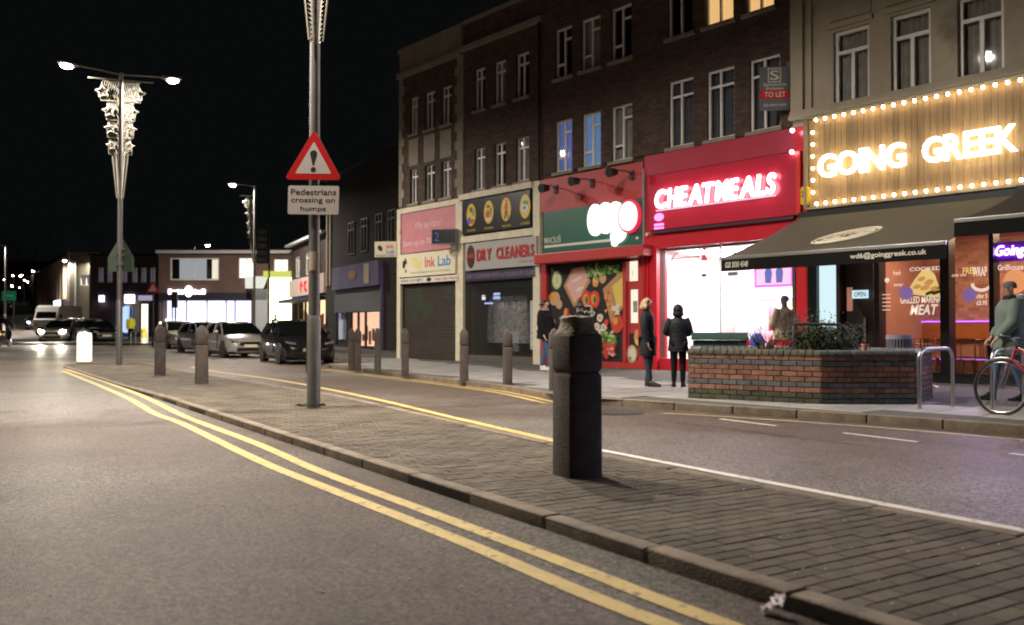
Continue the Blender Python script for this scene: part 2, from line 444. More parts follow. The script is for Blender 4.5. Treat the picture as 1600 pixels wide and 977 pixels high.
for c, lo, hi in vis:
    c = c + md*(lo+hi)/2
    M = Matrix.Translation((c.x, c.y, zmed(c.y)+random.uniform(-.0025, .0015))) @ Matrix.Rotation(rot+random.uniform(-.01, .01), 4, 'Z') @ Matrix.Rotation(random.uniform(-.012, .012), 4, 'X') @ Matrix.Scale((hi-lo)/.201, 4, (1, 0, 0))
    link('paving_block', bmx, paver, island, M)
b = MB(); c_, s_ = cos(rot), sin(rot)
for q_ in blk:
    if id(q_) in vs_: continue
    c, lo, hi = q_
    z = zmed(c.y) + random.uniform(-.002, .0015); t = random.uniform(-.001, .001); vs = []
    for zz in (z, z-.012):
        for dx, dy in ((lo,-.049), (hi,-.049), (hi,.049), (lo,.049)):
            k = 1 if zz < z else .985
            vs.append((c.x + dx*k*c_ - dy*k*s_, c.y + dx*k*s_ + dy*k*c_, zz + (t if dx > 0 else -t)))
    b.faces(vs, [(0,1,2,3), (4,5,1,0), (5,6,2,1), (6,7,3,2), (7,4,0,3)])
b.build('paving_blocks', paver, island, kind='stuff')

def kerb_run(pts, parent, zf, label_name, L=.915, w=.125, inward=1):
    me = MB().box(0, L-.012, 0, w, -.17, 0).mesh('kerb_stone', bevel=.018, seg=3, smooth=True)
    P = [Vector(p) for p in pts]; i = 0; pos = P[0].copy(); tot = 0
    segs = []
    while i < len(P)-1:
        seg = P[i+1]-pos; d = seg.length
        if d < L:
            # step across the corner
            i += 1
            if i >= len(P)-1: break
            rem = L; a = pos; q = P[i]
            dd = (P[i+1]-q).normalized(); nxt = q + dd*max(.01, L-d)
        else: nxt = pos + seg.normalized()*L
        t = (nxt-pos).normalized(); ang = math.atan2(t.y, t.x)
        z = zf((pos.y+nxt.y)/2)
        o = link('kerb_stone', me, kerb_m, parent, Matrix.Translation((pos.x, pos.y, z+random.uniform(-.003, .003))) @ Matrix.Rotation(ang+random.uniform(-.002, .002), 4, 'Z') @ Matrix.Scale(inward, 4, (0,1,0)) if inward < 0 else
                 Matrix.Translation((pos.x, pos.y, z+random.uniform(-.003, .003))) @ Matrix.Rotation(ang+random.uniform(-.002, .002), 4, 'Z'))
        pos = nxt
kerb_near = empty('kerb', None, 'near concrete kerb of the paved island', kind='structure')
kerb_run([(x_near(y), y) for y in (1.2, 27)][::-1], kerb_near, lambda y: zmed(y)+.004, 'k')
kerb_run([(x_far(y), y) for y in (-2, 3, 6, 8, 12, 15, 18, 21, 24, 26)], kerb_near, lambda y: zmed(y)+.004, 'k')

# ---------------------------------------------------------------- the far pavement
kpts = GP([(505,568.5),(600,580),(700,592),(786,602),(864,615.5),(939,622),(1040,628.5),(1140,634.5),(1321,645.5),(1450,654.5),(1600,665)], .11)
kleft = [(-30, 53.2), (-18, 52.4), (-15.9, 48), (-10.5, 39.3), (-5.0, 30.5), (-4.6, 28)]
kright = [(7.1, 8.4), (9.5, 4.6), (13.5, -1.5)]
kall = kleft + kpts + kright
pave_poly = kall + [(34, -1.5), (34, 62), (-40, 62), (-40, 53.2)]
b = MB()
b.faces([(x, y, .098+zg(y)) for x, y in pave_poly], [tuple(range(len(pave_poly)))])
pavement = b.build('pavement', mat('slab_joint', (.07, .068, .06), .9, var=.3, vs=8), kind='structure', label='pale slab pavement in front of the shop parade')
if pavement.data.polygons[0].normal.z < 0: pavement.data.flip_normals()
kerb_far = empty('kerb', None, 'far concrete kerb along the shop pavement', kind='structure')
kerb_run([tuple(p) for p in kall[:0:-1]][::-1], kerb_far, lambda y: .112+zg(y), 'k')
ang_f = math.atan2(-.765, .644)
PF = Frame(tuple(AT(624, 512, 32.06)[:2]), ang_f)
sl = []
for i in range(-6, 48):
    for j in range(0, 20):
        c = PF.w(i*.605+.3, -(j*.605+.32), 0)
        if (i+j) % 1 == 0 and inpoly(c.x, c.y, pave_poly) and c.y > 2 and all(inpoly(c.x+dx, c.y+dy, pave_poly) for dx, dy in ((.42,0),(-.42,0),(0,.42),(0,-.42),(-.38,-.38))): sl.append(c)
sl.sort(key=lambda c: c.length)
sm = MB().box(-.298, .298, -.298, .298, -.03, 0).mesh('paving_slab', bevel=.005, seg=1)
vis = [c for c in sl if abs(c.x/c.y) < .62][:300]; ids = set(id(c) for c in vis)
for c in vis: link('paving_slab', sm, slab_m, pavement, Matrix.Translation((c.x, c.y, .111+random.uniform(-.0015, .0015))) @ Matrix.Rotation(ang_f, 4, 'Z'))
b = MB(); c_, s_ = cos(ang_f), sin(ang_f)
for c in sl:
    if id(c) in ids: continue
    b.slab([(c.x + dx*c_ - dy*s_, c.y + dx*s_ + dy*c_) for dx, dy in ((-.298,-.298), (.298,-.298), (.298,.298), (-.298,.298))], .09, .111)
b.build('paving_slabs', slab_m, pavement, kind='stuff')

# tar seams and a dull patch in the near carriageway
tar = mat('tar_seam', (.03, .027, .025), .5)
def seam(p, q, w, wob=.05, n=24):
    pts = []
    for i in range(n+1):
        t = i/n; pts.append((p[0]+(q[0]-p[0])*t + random.uniform(-wob, wob)*.5, p[1]+(q[1]-p[1])*t + random.uniform(-wob, wob)))
    return strip('tar_seam', pts, w, .003, tar)
seam((-7.2, 9.2), (-3.2, 14.5), .022); seam((-9.5, 13.0), (-6.2, 19.0), .03); seam((-2.9, 3.4), (-8.5, 12.2), .018, .03)
seam((3.9, 8.6), (.6, 13.6), .02, .04); seam((5.2, 6.6), (8.0, 3.2), .02, .04)
# ---------------------------------------------------------------- the shop parade
brick_b = mat('brown_brick', (.075, .052, .038), .85, var=.2, vs=3, bump=.3, bs=60, isl=.3)
brick_c = mat('dark_brick', (.075, .046, .036), .85, var=.2, vs=3, bump=.3, bs=60, isl=.3)
mortar = mat('mortar', (.08, .07, .056), .95, var=.2, vs=10)
stone = mat('pale_stone', (.24, .21, .16), .8, var=.25, vs=1.6, bump=.4, bs=30, spots=((.2, .175, .13), 1.1, .6))
upvc = mat('white_frame', (.78, .77, .74), .45, var=.08, vs=5)
cream = mat('cream_paint', (.62, .57, .43), .6, var=.14, vs=3, bump=.2, bs=20, spots=((.35, .31, .22), 2.5, .64))
dark = mat('dark_room', (.02, .018, .016), .9)
glass = glassmat()
lead = mat('dark_metal', (.03, .03, .032), .5, .6)
def room(parent, u0, u1, z0, z1, y, m=None):
    MB().box(u0, u1, y, y+.02, z0, z1).build('backing', m or dark, parent)
STY = dict(
 cross=lambda w, h: [('v', .46, 0, 1), ('h', .76, 0, 1)],
 odd=lambda w, h: [('v', .5, 0, 1), ('h', .28, 0, .5), ('h', .76, .5, 1)],
 tall=lambda w, h: [('h', .72, 0, 1), ('v', .5, 0, .72)],
 plain=lambda w, h: [('v', .5, 0, 1)])
def window(parent, u0, u1, z0, z1, y, style, curtain=None, label=None, sill=True, fm=None, fw=.055, pane=True):
    b = MB(); w, h = u1-u0, z1-z0; ya, yb = y-.03, y+.03
    b.box(u0, u0+fw, ya, yb, z0, z1); b.box(u1-fw, u1, ya, yb, z0, z1)
    b.box(u0+fw, u1-fw, ya, yb, z0, z0+fw); b.box(u0+fw, u1-fw, ya, yb, z1-fw, z1)
    for k, p, a, c in STY[style](w, h):
        g = fw*.5
        if k == 'v': b.box(u0+w*p-g, u0+w*p+g, ya-.004, yb-.004, z0+h*a+(fw if a == 0 else g), z0+h*c-(fw if c == 1 else g))
        else: b.box(u0+w*a+(fw if a == 0 else g), u0+w*c-(fw if c == 1 else g), ya-.008, yb-.008, z0+h*p-g, z0+h*p+g)
    o = b.build('window', fm or upvc, parent, label=label)
    if pane: MB().box(u0+.02, u1-.02, y-.004, y+.004, z0+.02, z1-.02).build('pane', glass, o)
    if curtain:
        cb = MB(); n = 14
        for i in range(n):
            a = u0 + w*i/n; c = u0 + w*(i+1)/n; ya_ = y+.09+(.03 if i % 2 else 0); yc = y+.09+(.0 if i % 2 else .03)
            cb.quad((a, ya_, z0), (c, yc, z0), (c, yc, z1), (a, ya_, z1))
        cb.build('curtain', curtain, o)
    if sill: MB().box(u0-.08, u1+.08, y-.19, y-.03, z0-.09, z0-.002).build('sill', stone, o)
    return o
net = mat('net_curtain', (.28, .27, .24), .9, var=.2, vs=4)
blue_c = mat('blue_curtain', (.1, .2, .4), .9, emit=(.20, .34, .62), es=.36, var=.3, vs=3)
blue_d = mat('violet_curtain', (.1, .15, .4), .9, emit=(.20, .26, .62), es=.30, var=.3, vs=3)
warm_c = mat('lit_blind', (.5, .3, .15), .9, emit=(1, .62, .25), es=.75, var=.2, vs=3)
def U(px, out=0): return PF.uu(px, out)

def shell(root, u0, u1, z1, m, depth=9):
    b = MB()
    b.box(u0, u0+.24, .25, depth, .0, z1); b.box(u1-.24, u1, .25, depth, .0, z1)
    b.box(u0+.24, u1-.24, depth-.24, depth, .0, z1)
    b.build('side_wall', m, root)
    MB().box(u0, u1, .25, depth, z1, z1+.2).build('roof', lead, root)
    MB().box(u0+.25, u1-.25, 3.2, 3.25, 3.3, z1-.01).build('partition', dark, root)
    MB().box(u0+.25, u1-.25, .3, depth-.3, 3.25, 3.35).build('floor_slab', dark, root)

def shutter(parent, u0, u1, z0, z1, y, m, see=False):
    b = MB(); z = z0; 
    while z < z1-.02:
        if see:
            b.box(u0, u1, y-.005, y+.005, z, z+.010)
            n = int((u1-u0)/.13)
            for i in range(n+1):
                a = u0 + i*.13 + (.065 if int(round((z-z0)/.06)) % 2 else 0)
                b.box(a, a+.009, y-.004, y+.004, z+.010, z+.06)
            z += .06
        else:
            b.faces([(u0,y,z),(u1,y,z),(u1,y-.018,z+.02),(u0,y-.018,z+.02),(u1,y-.018,z+.055),(u0,y-.018,z+.055),(u1,y,z+.075),(u0,y,z+.075)],
                    [(0,1,2,3),(3,2,4,5),(5,4,6,7)]); z += .076
    return b.build('shutter_curtain', m, parent, kind='stuff')

# --- building A: stone parapet, printer shop
A0, A1 = U(624), U(722)
def winA(l): return [(U(a), U(b), z0, z1) for a, b in l for z0, z1 in ((5.55, 6.8), (8.0, 9.3))]
hA = winA([(640,653), (663.5,679), (689,705)])
ra = empty('shop_building', PF.M, 'brown brick end building of the parade with stone parapet above the pink printer sign', 'building', 'buildings of the shop parade')
shopA = (U(629), U(714), .1, 2.71)
holes_wall(A0, A1, .1, 10.1, hA+[shopA]).build('wall', mortar, ra)
pn = [(U(a)-.03, U(b)+.03, 6.88, 7.82) for a, b in ((640,653), (663.5,679), (689,705))]
qn = []
bricks(A0+.28, A1-.3, 5.5, 10.1, [(h[0], h[1], h[2], h[3]) for h in hA]+pn).build('brickwork', brick_b, ra, kind='stuff')
for k, p in enumerate(pn):
    b = MB(); b.box(p[0], p[1], -.03, -.001, p[2], p[3]).build('stone_panel', stone, ra)
for k in range(15):
    z = 5.5 + k*.307; L = .34 if k % 2 else .22
    MB().box(A0, A0+L, -.04, -.001, z, z+.297).build('quoin_stone', stone, ra)
    MB().box(A1-L-.02, A1+.1, -.04, -.001, z, z+.297).build('quoin_stone', stone, ra)
b = MB(); b.box(A0-.05, A1+.02, -.14, .25, 10.1, 10.28); b.build('cornice', stone, ra)
n = 5
for i in range(n):
    a = A0 + (A1-A0)*i/n; c = A0 + (A1-A0)*(i+1)/n
    MB().box(a+.006, c-.006, -.02, .22, 10.28, 11.05).build('parapet_stone', stone, ra)
MB().box(A0-.04, A1+.02, -.08, .26, 11.05, 11.16).build('coping', stone, ra)
shell(ra, A0, A1, 10.3, mortar)
for i, h in enumerate(hA): window(ra, *h[:2], h[2], h[3], .12, 'cross', sill=True, curtain=net if i % 3 == 1 else None)

# --- building B: dry cleaner
B0, B1 = A1, U(848)
hB = [(U(a), U(b), z0, z1) for a, b in ((741,758), (772,790.5), (806,827)) for z0, z1 in ((5.6, 6.95), (8.15, 9.5))]
rb = empty('shop_building', PF.M, 'dark brick building with six narrow white windows above the dry cleaner', 'building', 'buildings of the shop parade')
shopB = (U(727), U(837), .1, 2.66)
holes_wall(B0+.003, B1, .1, 10.2, hB+[shopB]).build('wall', mortar, rb)
bricks(B0+.12, B1, 5.5, 10.2, hB).build('brickwork', brick_c, rb, kind='stuff')
for i, h in enumerate(hB): window(rb, *h[:2], h[2], h[3], .12, 'cross', curtain=net if i in (0, 3, 4) else None)
MB().box(B0+.03, B1, -.12, .25, 10.2, 10.36).build('cornice', stone, rb)
bricks(B0+.03, B1, 10.36, 11.1, [], y=.02).build('brickwork', brick_c, rb, kind='stuff')
MB().box(B0+.03, B1, .02, .25, 10.36, 11.1).build('parapet', mortar, rb)
MB().box(B0+.03, B1, -.06, .26, 11.1, 11.2).build('coping', stone, rb)
shell(rb, B0, B1, 10.3, mortar)

# --- building C: long dark brick with two red shops
C0, C1 = U(848)+.003, U(1243)
lowC = [(U(a), U(b), 5.65, 7.15) for a, b in ((868,894.5), (910,939.5), (956,989))]
upC = [(U(a), U(b), 8.36, 9.8) for a, b in ((868,894), (909,939), (956,988))]
lowC2 = [(U(a), U(b), 5.72, 7.4) for a, b in ((1046,1085), (1106,1149), (1173,1221))]
upC2 = [(U(a), U(b), 8.5, 10.0) for a, b in ((1045,1084), (1103,1148), (1167,1212))]
hC = lowC + upC + lowC2 + upC2
rc = empty('shop_building', PF.M, 'long dark brown brick building above the two red shop fronts', 'building', 'buildings of the shop parade')
shopC1 = (U(857), U(1001), .1, 3.02); shopC2 = (U(1031), U(1250), .1, 3.2)
C1b = U(1243)
holes_wall(C0, C1b, .1, 11.4, hC+[shopC1, (shopC2[0], C1b, .1, 3.2)]).build('wall', mortar, rc)
bricks(C0, C1b, 5.55, 11.4, hC).build('brickwork', brick_c, rc, kind='stuff')
MB().box(C0, C1b, -.1, .26, 11.4, 11.6).build('coping', stone, rc)
shell(rc, C0, C1b, 11.2, mortar)
cur = [blue_d, blue_c, net]
for i, h in enumerate(lowC):
    window(rc, *h, .1, 'odd', curtain=cur[i], label=['window glowing violet blue', 'window glowing pale blue', 'window with grey net curtain'][i])
for i, h in enumerate(upC): window(rc, *h, .1, 'odd', curtain=net if i == 1 else None)
for i, h in enumerate(lowC2): window(rc, *h, .1, 'cross', curtain=mat('dark_net', (.07, .075, .09), .9, var=.3, vs=3))
for i, h in enumerate(upC2): window(rc, *h, .1, 'plain', curtain=[None, warm_c, warm_c][i], label=[None, 'window lit warm orange', 'second window lit warm orange'][i])
MB().tube([(C0+.1+(C1b-C0-.2)*i/12, -.03, 5.64+(.012 if i % 2 else 0)) for i in range(13)], .012, 5).build('cable', lead, rc)
b = MB(); up = U(1010)
b.tube([(up, -.09, 2.9), (up, -.09, 5.3)], .04); b.build('waste_pipe', mat('grey_pipe', (.25, .22, .22), .5), rc)
b = MB(); b.tube([(U(845), -.07, 5.5), (U(845), -.07, 10.2)], .035); b.build('rain_pipe', lead, rc)

# --- building D: pale stone with tall windows over the Greek restaurant
D0, D1 = U(1243)+.003, U(1600)+6.0
winx = [(1307,1363), (1397,1460), (1501.5,1575)]
dw = [(U(a), U(b)) for a, b in winx]; stp = dw[2][0]-dw[1][0]; ww = dw[1][1]-dw[1][0]
dw += [(dw[2][0]+stp*k, dw[2][0]+stp*k+ww) for k in (1, 2, 3)]
hD = [(a, b, z0, z1) for a, b in dw for z0, z1 in ((5.86, 7.5), (8.7, 10.3))]
rd = empty('shop_building', PF.M, 'pale stone fronted building with tall windows above the restaurant', 'building', 'buildings of the shop parade')
render_m = mat('pale_render', (.40, .35, .27), .8, var=.15, vs=.9, bump=.3, bs=25, spots=((.2, .17, .125), .8, .6))
holes_wall(D0, D1, 3.3, 11.4, hD, y=-.06, depth=.3).build('wall', render_m, rd)
for k in range(14):      # ashlar courses between the windows
    pass
for h in hD: window(rd, *h, .06, 'tall', curtain=net if h[2] < 7 else None, fw=.075)
for a, c in dw[:5]:
    MB().box(a-.06, c+.06, -.09, -.062, 7.72, 8.5).build('stone_panel', render_m, rd)
    MB().box(a-.1, c+.1, -.13, -.062, 7.56, 7.66).build('lintel', render_m, rd)
MB().box(D0, D0+.30, -.16, -.062, 5.95, 11.4).build('pier', render_m, rd)
MB().box(D0+.42, D0+.50, -.14, -.062, 5.95, 11.4).build('pier', render_m, rd)
b = MB(); b.box(D0, D1, -.26, -.062, 5.76, 5.84); b.box(D0, D1, -.2, -.062, 5.84, 5.95); b.build('string_course', render_m, rd)
MB().box(D0, D1, -.2, .26, 11.4, 11.6).build('coping', render_m, rd)
shell(rd, D0, D1, 11.2, mortar)

# ================================================================ shop A: printer shop
def dzbox(b, u0, u1, y0, y1, z0, z1): return b.box(u0, u1, y0, y1, z0, z1)
fa = empty('shop', PF.M, 'closed printer shop front with dark roller shutter in a cream frame', 'shop front')
b = MB(); b.box(A0-.02, U(629), -.1, .0-.003, .1, 5.42); b.box(U(715.5), A1+.04, -.1, -.003, .1, 5.42); b.box(U(629), U(715.5), -.1, -.003, 5.24, 5.42)
b.build('frame', cream, fa)
shutter(fa, U(629), U(715), .12, 2.7, .06, mat('brown_shutter', (.045, .034, .027), .5, .2, var=.25, vs=2.5, spots=((.04, .06, .035), 1.2, .55)))
MB().box(U(629), U(715), .1, .2, .1, 2.7).build('backing', dark, fa)
# hoarding
ha = empty('fascia_board', PF.M, 'faded pink advertising board above the printer sign', 'sign')
pink = mat('pink_board', (.50, .20, .23), .5, var=.1, vs=2)
MB().box(U(629.5), U(715), -.06, -.004, 3.82, 5.22).build('board', pink, ha)
pk = mat('washed_lettering', (.66, .42, .42), .6)
text('Why pay more ?', 'lettering', pk, ha, U(650), U(693), 4.55, 4.88, -.064, .003, .02)
text('Save up to 70% off', 'lettering', pk, ha, U(632), U(694), 4.0, 4.27, -.064, .003, .03)
sa = empty('shop_sign', PF.M, 'cream printer shop sign with coloured lettering below the pink board', 'sign')
o_ = .17
MB().box(U(622, o_), U(711, o_), -o_, -.06, 2.97, 3.77).build('board', mat('cream_sign', (.66, .62, .46), .5, var=.06, vs=3), sa)
ty = -o_-.004
text('The', 'lettering', mat('print_yellow', (.75, .55, .10), .5), sa, U(642, o_), U(659, o_), 3.25, 3.62, ty, .003, .03)
text('Ink', 'lettering', mat('print_red', (.55, .04, .05), .5), sa, U(664, o_), U(680, o_), 3.25, 3.6, ty, .003, .03)
text('Lab', 'lettering', mat('print_blue', (.03, .20, .50), .5), sa, U(684, o_), U(704, o_), 3.25, 3.6, ty, .003, .03)
text('printer cartridges Ink and Toner Cartridges', 'lettering', mat('print_black', (.02, .02, .02), .5), sa, U(642, o_), U(703, o_), 3.06, 3.13, ty, .002, .01)
b = MB(); b.prism(ell(U(631, o_), 3.42, .10, .15, 10, .3, .25), ty-.002, ty); b.prism(ell(U(634, o_), 3.52, .06, .12, 8, .2, .2), ty-.005, ty-.003); b.prism(ell(U(634, o_), 3.18, .05, .06, 8), ty-.002, ty)
b.build('emblem', MATS['print_black'], sa)
st = empty('sign_strip', PF.M, 'narrow white strip sign directly above the roller shutter', 'sign')
MB().box(U(624.5, .1), U(716, .1), -.13, -.1, 2.74, 2.93).build('board', mat('white_sign', (.62, .60, .52), .5, var=.05, vs=3), st)
text('WE BUY YOUR EMPTY', 'lettering', MATS['print_black'], st, U(626, .13), U(661, .13), 2.79, 2.88, -.134, .003, .01)
text('Sale', 'lettering', MATS['print_red'], st, U(679, .13), U(689, .13), 2.79, 2.88, -.134, .003, .03)
text('Ink Here', 'lettering', MATS['print_red'], st, U(692, .13), U(714, .13), 2.79, 2.88, -.134, .003, .03)
MB().prism(ell(U(670, .13), 2.835, .14, .075, 14), -.136, -.13).build('oval', MATS['print_black'], st)
# projecting message screen between A and B
def proj_sign(px, yt, yb, wid, out0, name, label, bm, th=.16):
    pass
ls = empty('message_screen', PF.M, 'dark boxed electronic message screen projecting beside the dry cleaner sign', 'sign')
M_ls = PF.M @ Matrix.Translation((A1-.05, -.16, 0)) @ Matrix.Rotation(radians(37), 4, 'Z')
ls.matrix_world = M_ls
MB().box(-.86, .0, -.10, .10, 3.92, 4.42).build('case', mat('grey_case', (.3, .29, .26), .5), ls, bevel=.01)
MB().box(-.83, -.03, -.106, -.098, 3.95, 4.39).build('screen', mat('screen_black', (.012, .012, .014), .25), ls)
text('2', 'digit', emis('led_blue', (.05, .18, .7), .45), ls, -.76, -.58, 4.02, 4.30, -.109, .004, -.01)
MB().box(-.22, -.02, .0, .06, 3.72, 3.92).build('bracket', mat('zinc', (.25, .25, .23), .5, .7), ls)
ps = empty('projecting_sign', PF.M @ Matrix.Translation((A0+.0, -.05, 0)) @ Matrix.Rotation(radians(42), 4, 'Z'), 'small white projecting sign on the left corner of the brick end building', 'sign')
MB().box(-.86, -.04, -.06, .06, 3.72, 4.28).build('board', MATS['cream_sign'], ps, bevel=.01)
b = MB(); b.prism(ell(-.66, 4.05, .08, .13, 9, .5, .25), -.066, -.061); b.build('emblem', MATS['print_black'], ps)
text('Ink', 'lettering', MATS['print_red'], ps, -.42, -.14, 4.03, 4.17, -.065, .003, .03)
text('Lab', 'lettering', MATS['print_blue'], ps, -.42, -.12, 3.84, 3.99, -.065, .003, .03)
text('020 8207 2000', 'lettering', MATS['print_black'], ps, -.8, -.12, 3.75, 3.80, -.065, .002, .01)

# ================================================================ shop B: dry cleaner
fb = empty('shop', PF.M, 'closed dry cleaner front behind an open grille shutter', 'shop front')
b = MB(); b.box(A1+.045, U(727), -.1, -.003, .1, 5.3); b.box(U(837.5), U(848), -.12, -.003, .1, 5.5); b.box(A1+.05, U(837.4), -.2, -.003, 5.32, 5.5)
b.box(A1+.05, U(837.4), -.13, -.003, 3.93, 4.14); b.build('frame', cream, fb)
MB().box(U(727), U(837), .03, .1, .1, .32).build('stall_riser', mat('grey_board', (.22, .21, .19), .6), fb)
shutter(fb, U(727), U(837), .12, 2.66, .0, mat('grille_metal', (.11, .11, .10), .45, .7), see=True)
MB().box(U(727), U(837), .12, .13, .3, 2.66).build('glass_pane', glass, fb)
MB().box(U(727), U(837), 1.6, 1.65, .1, 2.9).build('back_wall', mat('dim_wall', (.05, .055, .05), .9, var=.4, vs=2.5), fb)
# clothes hanging under film inside
film = mat('plastic_film', (.35, .36, .34), .25, var=.5, vs=7, bump=1.5, bs=14)
for i in range(9):
    u = U(736) + i*.2; rings = []
    for k, (z, w, d) in enumerate(((2.2, .05, .03), (2.1, .18, .06), (1.7, .2, .09), (1.1, .22, .1), (.7, .24, .1))):
        rings.append([(u + w*cos(t)*random.uniform(.85, 1.1), .9 + d*sin(t)*1.6, z) for t in [2*pi*q/10 for q in range(10)]])
    MB().loft(rings).build('hanging_garment', film, fb, smooth=True)
MB().box(U(731), U(834), .5, .54, 2.2, 2.24).build('rail', lead, fb)
for (x, y, w, h, c, s) in ((742, 464, 7, 8, (.9, .8, .3), 1.2), (753, 465, 8, 8, (.9, .9, 1), 1.4), (771, 463, 16, 10, (.5, .6, 1), 1.3), (757, 474, 20, 3, (.4, .5, 1), 1.4)):
    q = PF.hit(x, y, -.5)
    MB().box(q[0], q[0]+w/50, .5, .52, q[1]-h/100, q[1]+h/100).build('neon_tube_sign', emis(f'neon_{x}', c, s), fb)
b = MB(); b.box(U(829.5), U(836.5), -.025, -.012, .55, 2.0); b.build('poster', mat('poster_paper', (.4, .4, .4), .6, var=.5, vs=18), fb)
bk = empty('fascia_board', PF.M, 'black upper sign with four yellow discs above the dry cleaner', 'sign')
b = MB(); b.box(U(727), U(834), -.14, -.01, 4.2, 5.28); b.build('board', mat('black_board', (.018, .018, .022), .3), bk, bevel=.015)
yel = mat('disc_yellow', (.62, .45, .04), .4); 
fig_m = [mat('fig_red', (.5, .05, .03), .5), mat('fig_blue', (.08, .1, .4), .5), mat('fig_green', (.08, .3, .15), .5), mat('fig_white', (.6, .6, .55), .5), mat('fig_brown', (.15, .07, .03), .5)]
for i, px in enumerate((736.5, 764, 791, 821)):
    u = U(px, .14); zc = 4.80
    d = MB().prism(ell(u, zc, .235, .36, 28), -.155, -.14).build('disc', yel, bk)
    b = MB(); y0, y1 = -.163, -.156
    if i == 0:
        b.cur = 1; b.prism(ell(u-.1, zc-.18, .1, .1, 9, 0, .2), y0, y1); b.cur = 0; b.prism(ell(u+.08, zc-.2, .1, .07, 8, .5, .2), y0, y1); b.cur = 2; b.prism(ell(u+.12, zc+.06, .05, .12, 8, 0, .2), y0, y1); b.cur = 4; b.prism(ell(u, zc+.16, .08, .1, 8, 0, .2), y0, y1)
    if i == 1:
        b.prism([(u-.14, zc-.02), (u-.05, zc+.08), (u+.02, zc+.04), (u+.04, zc-.16), (u-.12, zc-.16)], y0, y1); b.cur = 2; b.box(u+.06, u+.14, y0, y1, zc-.1, zc+.14); b.cur = 3; b.prism(ell(u, zc-.23, .14, .04, 8), y0, y1); b.cur = 4; b.prism(ell(u-.02, zc+.18, .08, .05, 8, 0, .2), y0, y1)
    if i == 2:
        b.prism([(u-.08, zc+.02), (u-.02, zc+.2), (u+.07, zc+.22), (u+.07, zc-.02)], y0, y1); b.prism(ell(u+.02, zc+.27, .035, .045, 8), y0-.001, y1); b.cur = 4; b.prism([(u-.04, zc-.02), (u+.06, zc-.02), (u+.12, zc-.28), (u+.07, zc-.28), (u+.02, zc-.08), (u-.03, zc-.28), (u-.08, zc-.28)], y0, y1)
    if i == 3:
        b.cur = 3; b.prism([(u-.15, zc-.12), (u+.1, zc-.2), (u+.15, zc+.02), (u-.12, zc+.08)], y0, y1); b.cur = 2; b.prism([(u-.1, zc+.09), (u+.14, zc+.04), (u+.13, zc+.16), (u-.06, zc+.19)], y0, y1); b.cur = 1; b.prism(ell(u-.02, zc-.04, .06, .06, 8), y0-.002, y0)
    b.build('picture', fig_m, d)
    text(['DRY CLEANING', 'IRONING', 'TAILORING', 'LAUNDRY'][i], 'lettering', yel, bk, u-.22, u+.22, 4.27, 4.34, -.144, .003, .01)
gs = empty('shop_sign', PF.M, 'grey dry cleaner sign with chunky red letters and a dark oval', 'sign')
MB().box(U(727, .2), U(838, .2), -.2, -.05, 3.02, 3.88).build('board', mat('grey_sign', (.36, .35, .34), .45), gs)
ov = MB().prism(ell(U(735, .22), 3.46, .19, .36, 26), -.222, -.2).build('oval', mat('oval_dark', (.06, .02, .02), .4), gs)
text('MR', 'lettering', MATS['print_red'], ov, U(729, .22), U(741, .22), 3.4, 3.55, -.226, .003, .02)
redl = mat('red_letter', (.50, .025, .03), .4)
letters('DRY CLEANERS', 'letter', redl, gs, U(745, .22), U(834, .22), 3.30, 3.66, -.215, .02, .04, gap=.13)
text('020 8953 2828', 'lettering', mat('letter_grey', (.15, .13, .13), .5), gs, U(811, .2), U(833, .2), 3.12, 3.2, -.204, .003, .01)
pu = empty('sign_strip', PF.M, 'dark purple strip sign under the grey dry cleaner sign', 'sign')
MB().box(U(727, .12), U(837, .12), -.12, -.03, 2.68, 2.99).build('board', mat('purple_board', (.035, .028, .06), .4), pu)
text('DRY CLEANING WITH A TOUCH OF CLASS', 'lettering', mat('letter_lilac', (.20, .17, .27), .5), pu, U(729, .12), U(836, .12), 2.76, 2.9, -.124, .003, .02)

# ================================================================ shop C1: food shop with green sign
red = mat('red_paint', (.42, .035, .035), .4, var=.1, vs=3)
red2 = mat('red_fascia', (.42, .045, .05), .5, var=.12, vs=1.5)
fc = empty('shop', PF.M, 'red food shop front with photo covered window and door', 'shop front')
u0, u1 = U(849), U(1009)
MB().box(u0, u1, -.1, -.003, 4.55, 5.5).build('fascia_panel', red2, fc)
b = MB(); b.box(u0, U(857), -.1, .2, .1, 3.3); b.box(U(1001), u1, -.1, .2, .1, 3.3); b.box(U(857), U(1001), -.02, .2, .1, .28); b.box(U(974.5), U(979.5), -.04, .15, .28, 2.95); b.build('frame', red, fc)
MB().box(u0, u1, .2, .24, 2.9, 3.3).build('head_board', red, fc)
# projecting shutter box
MB().box(U(835, .5), U(1003, .5)+.05, -.52, -.1, 3.02, 3.30).build('shutter_box', red, fc, bevel=.02)
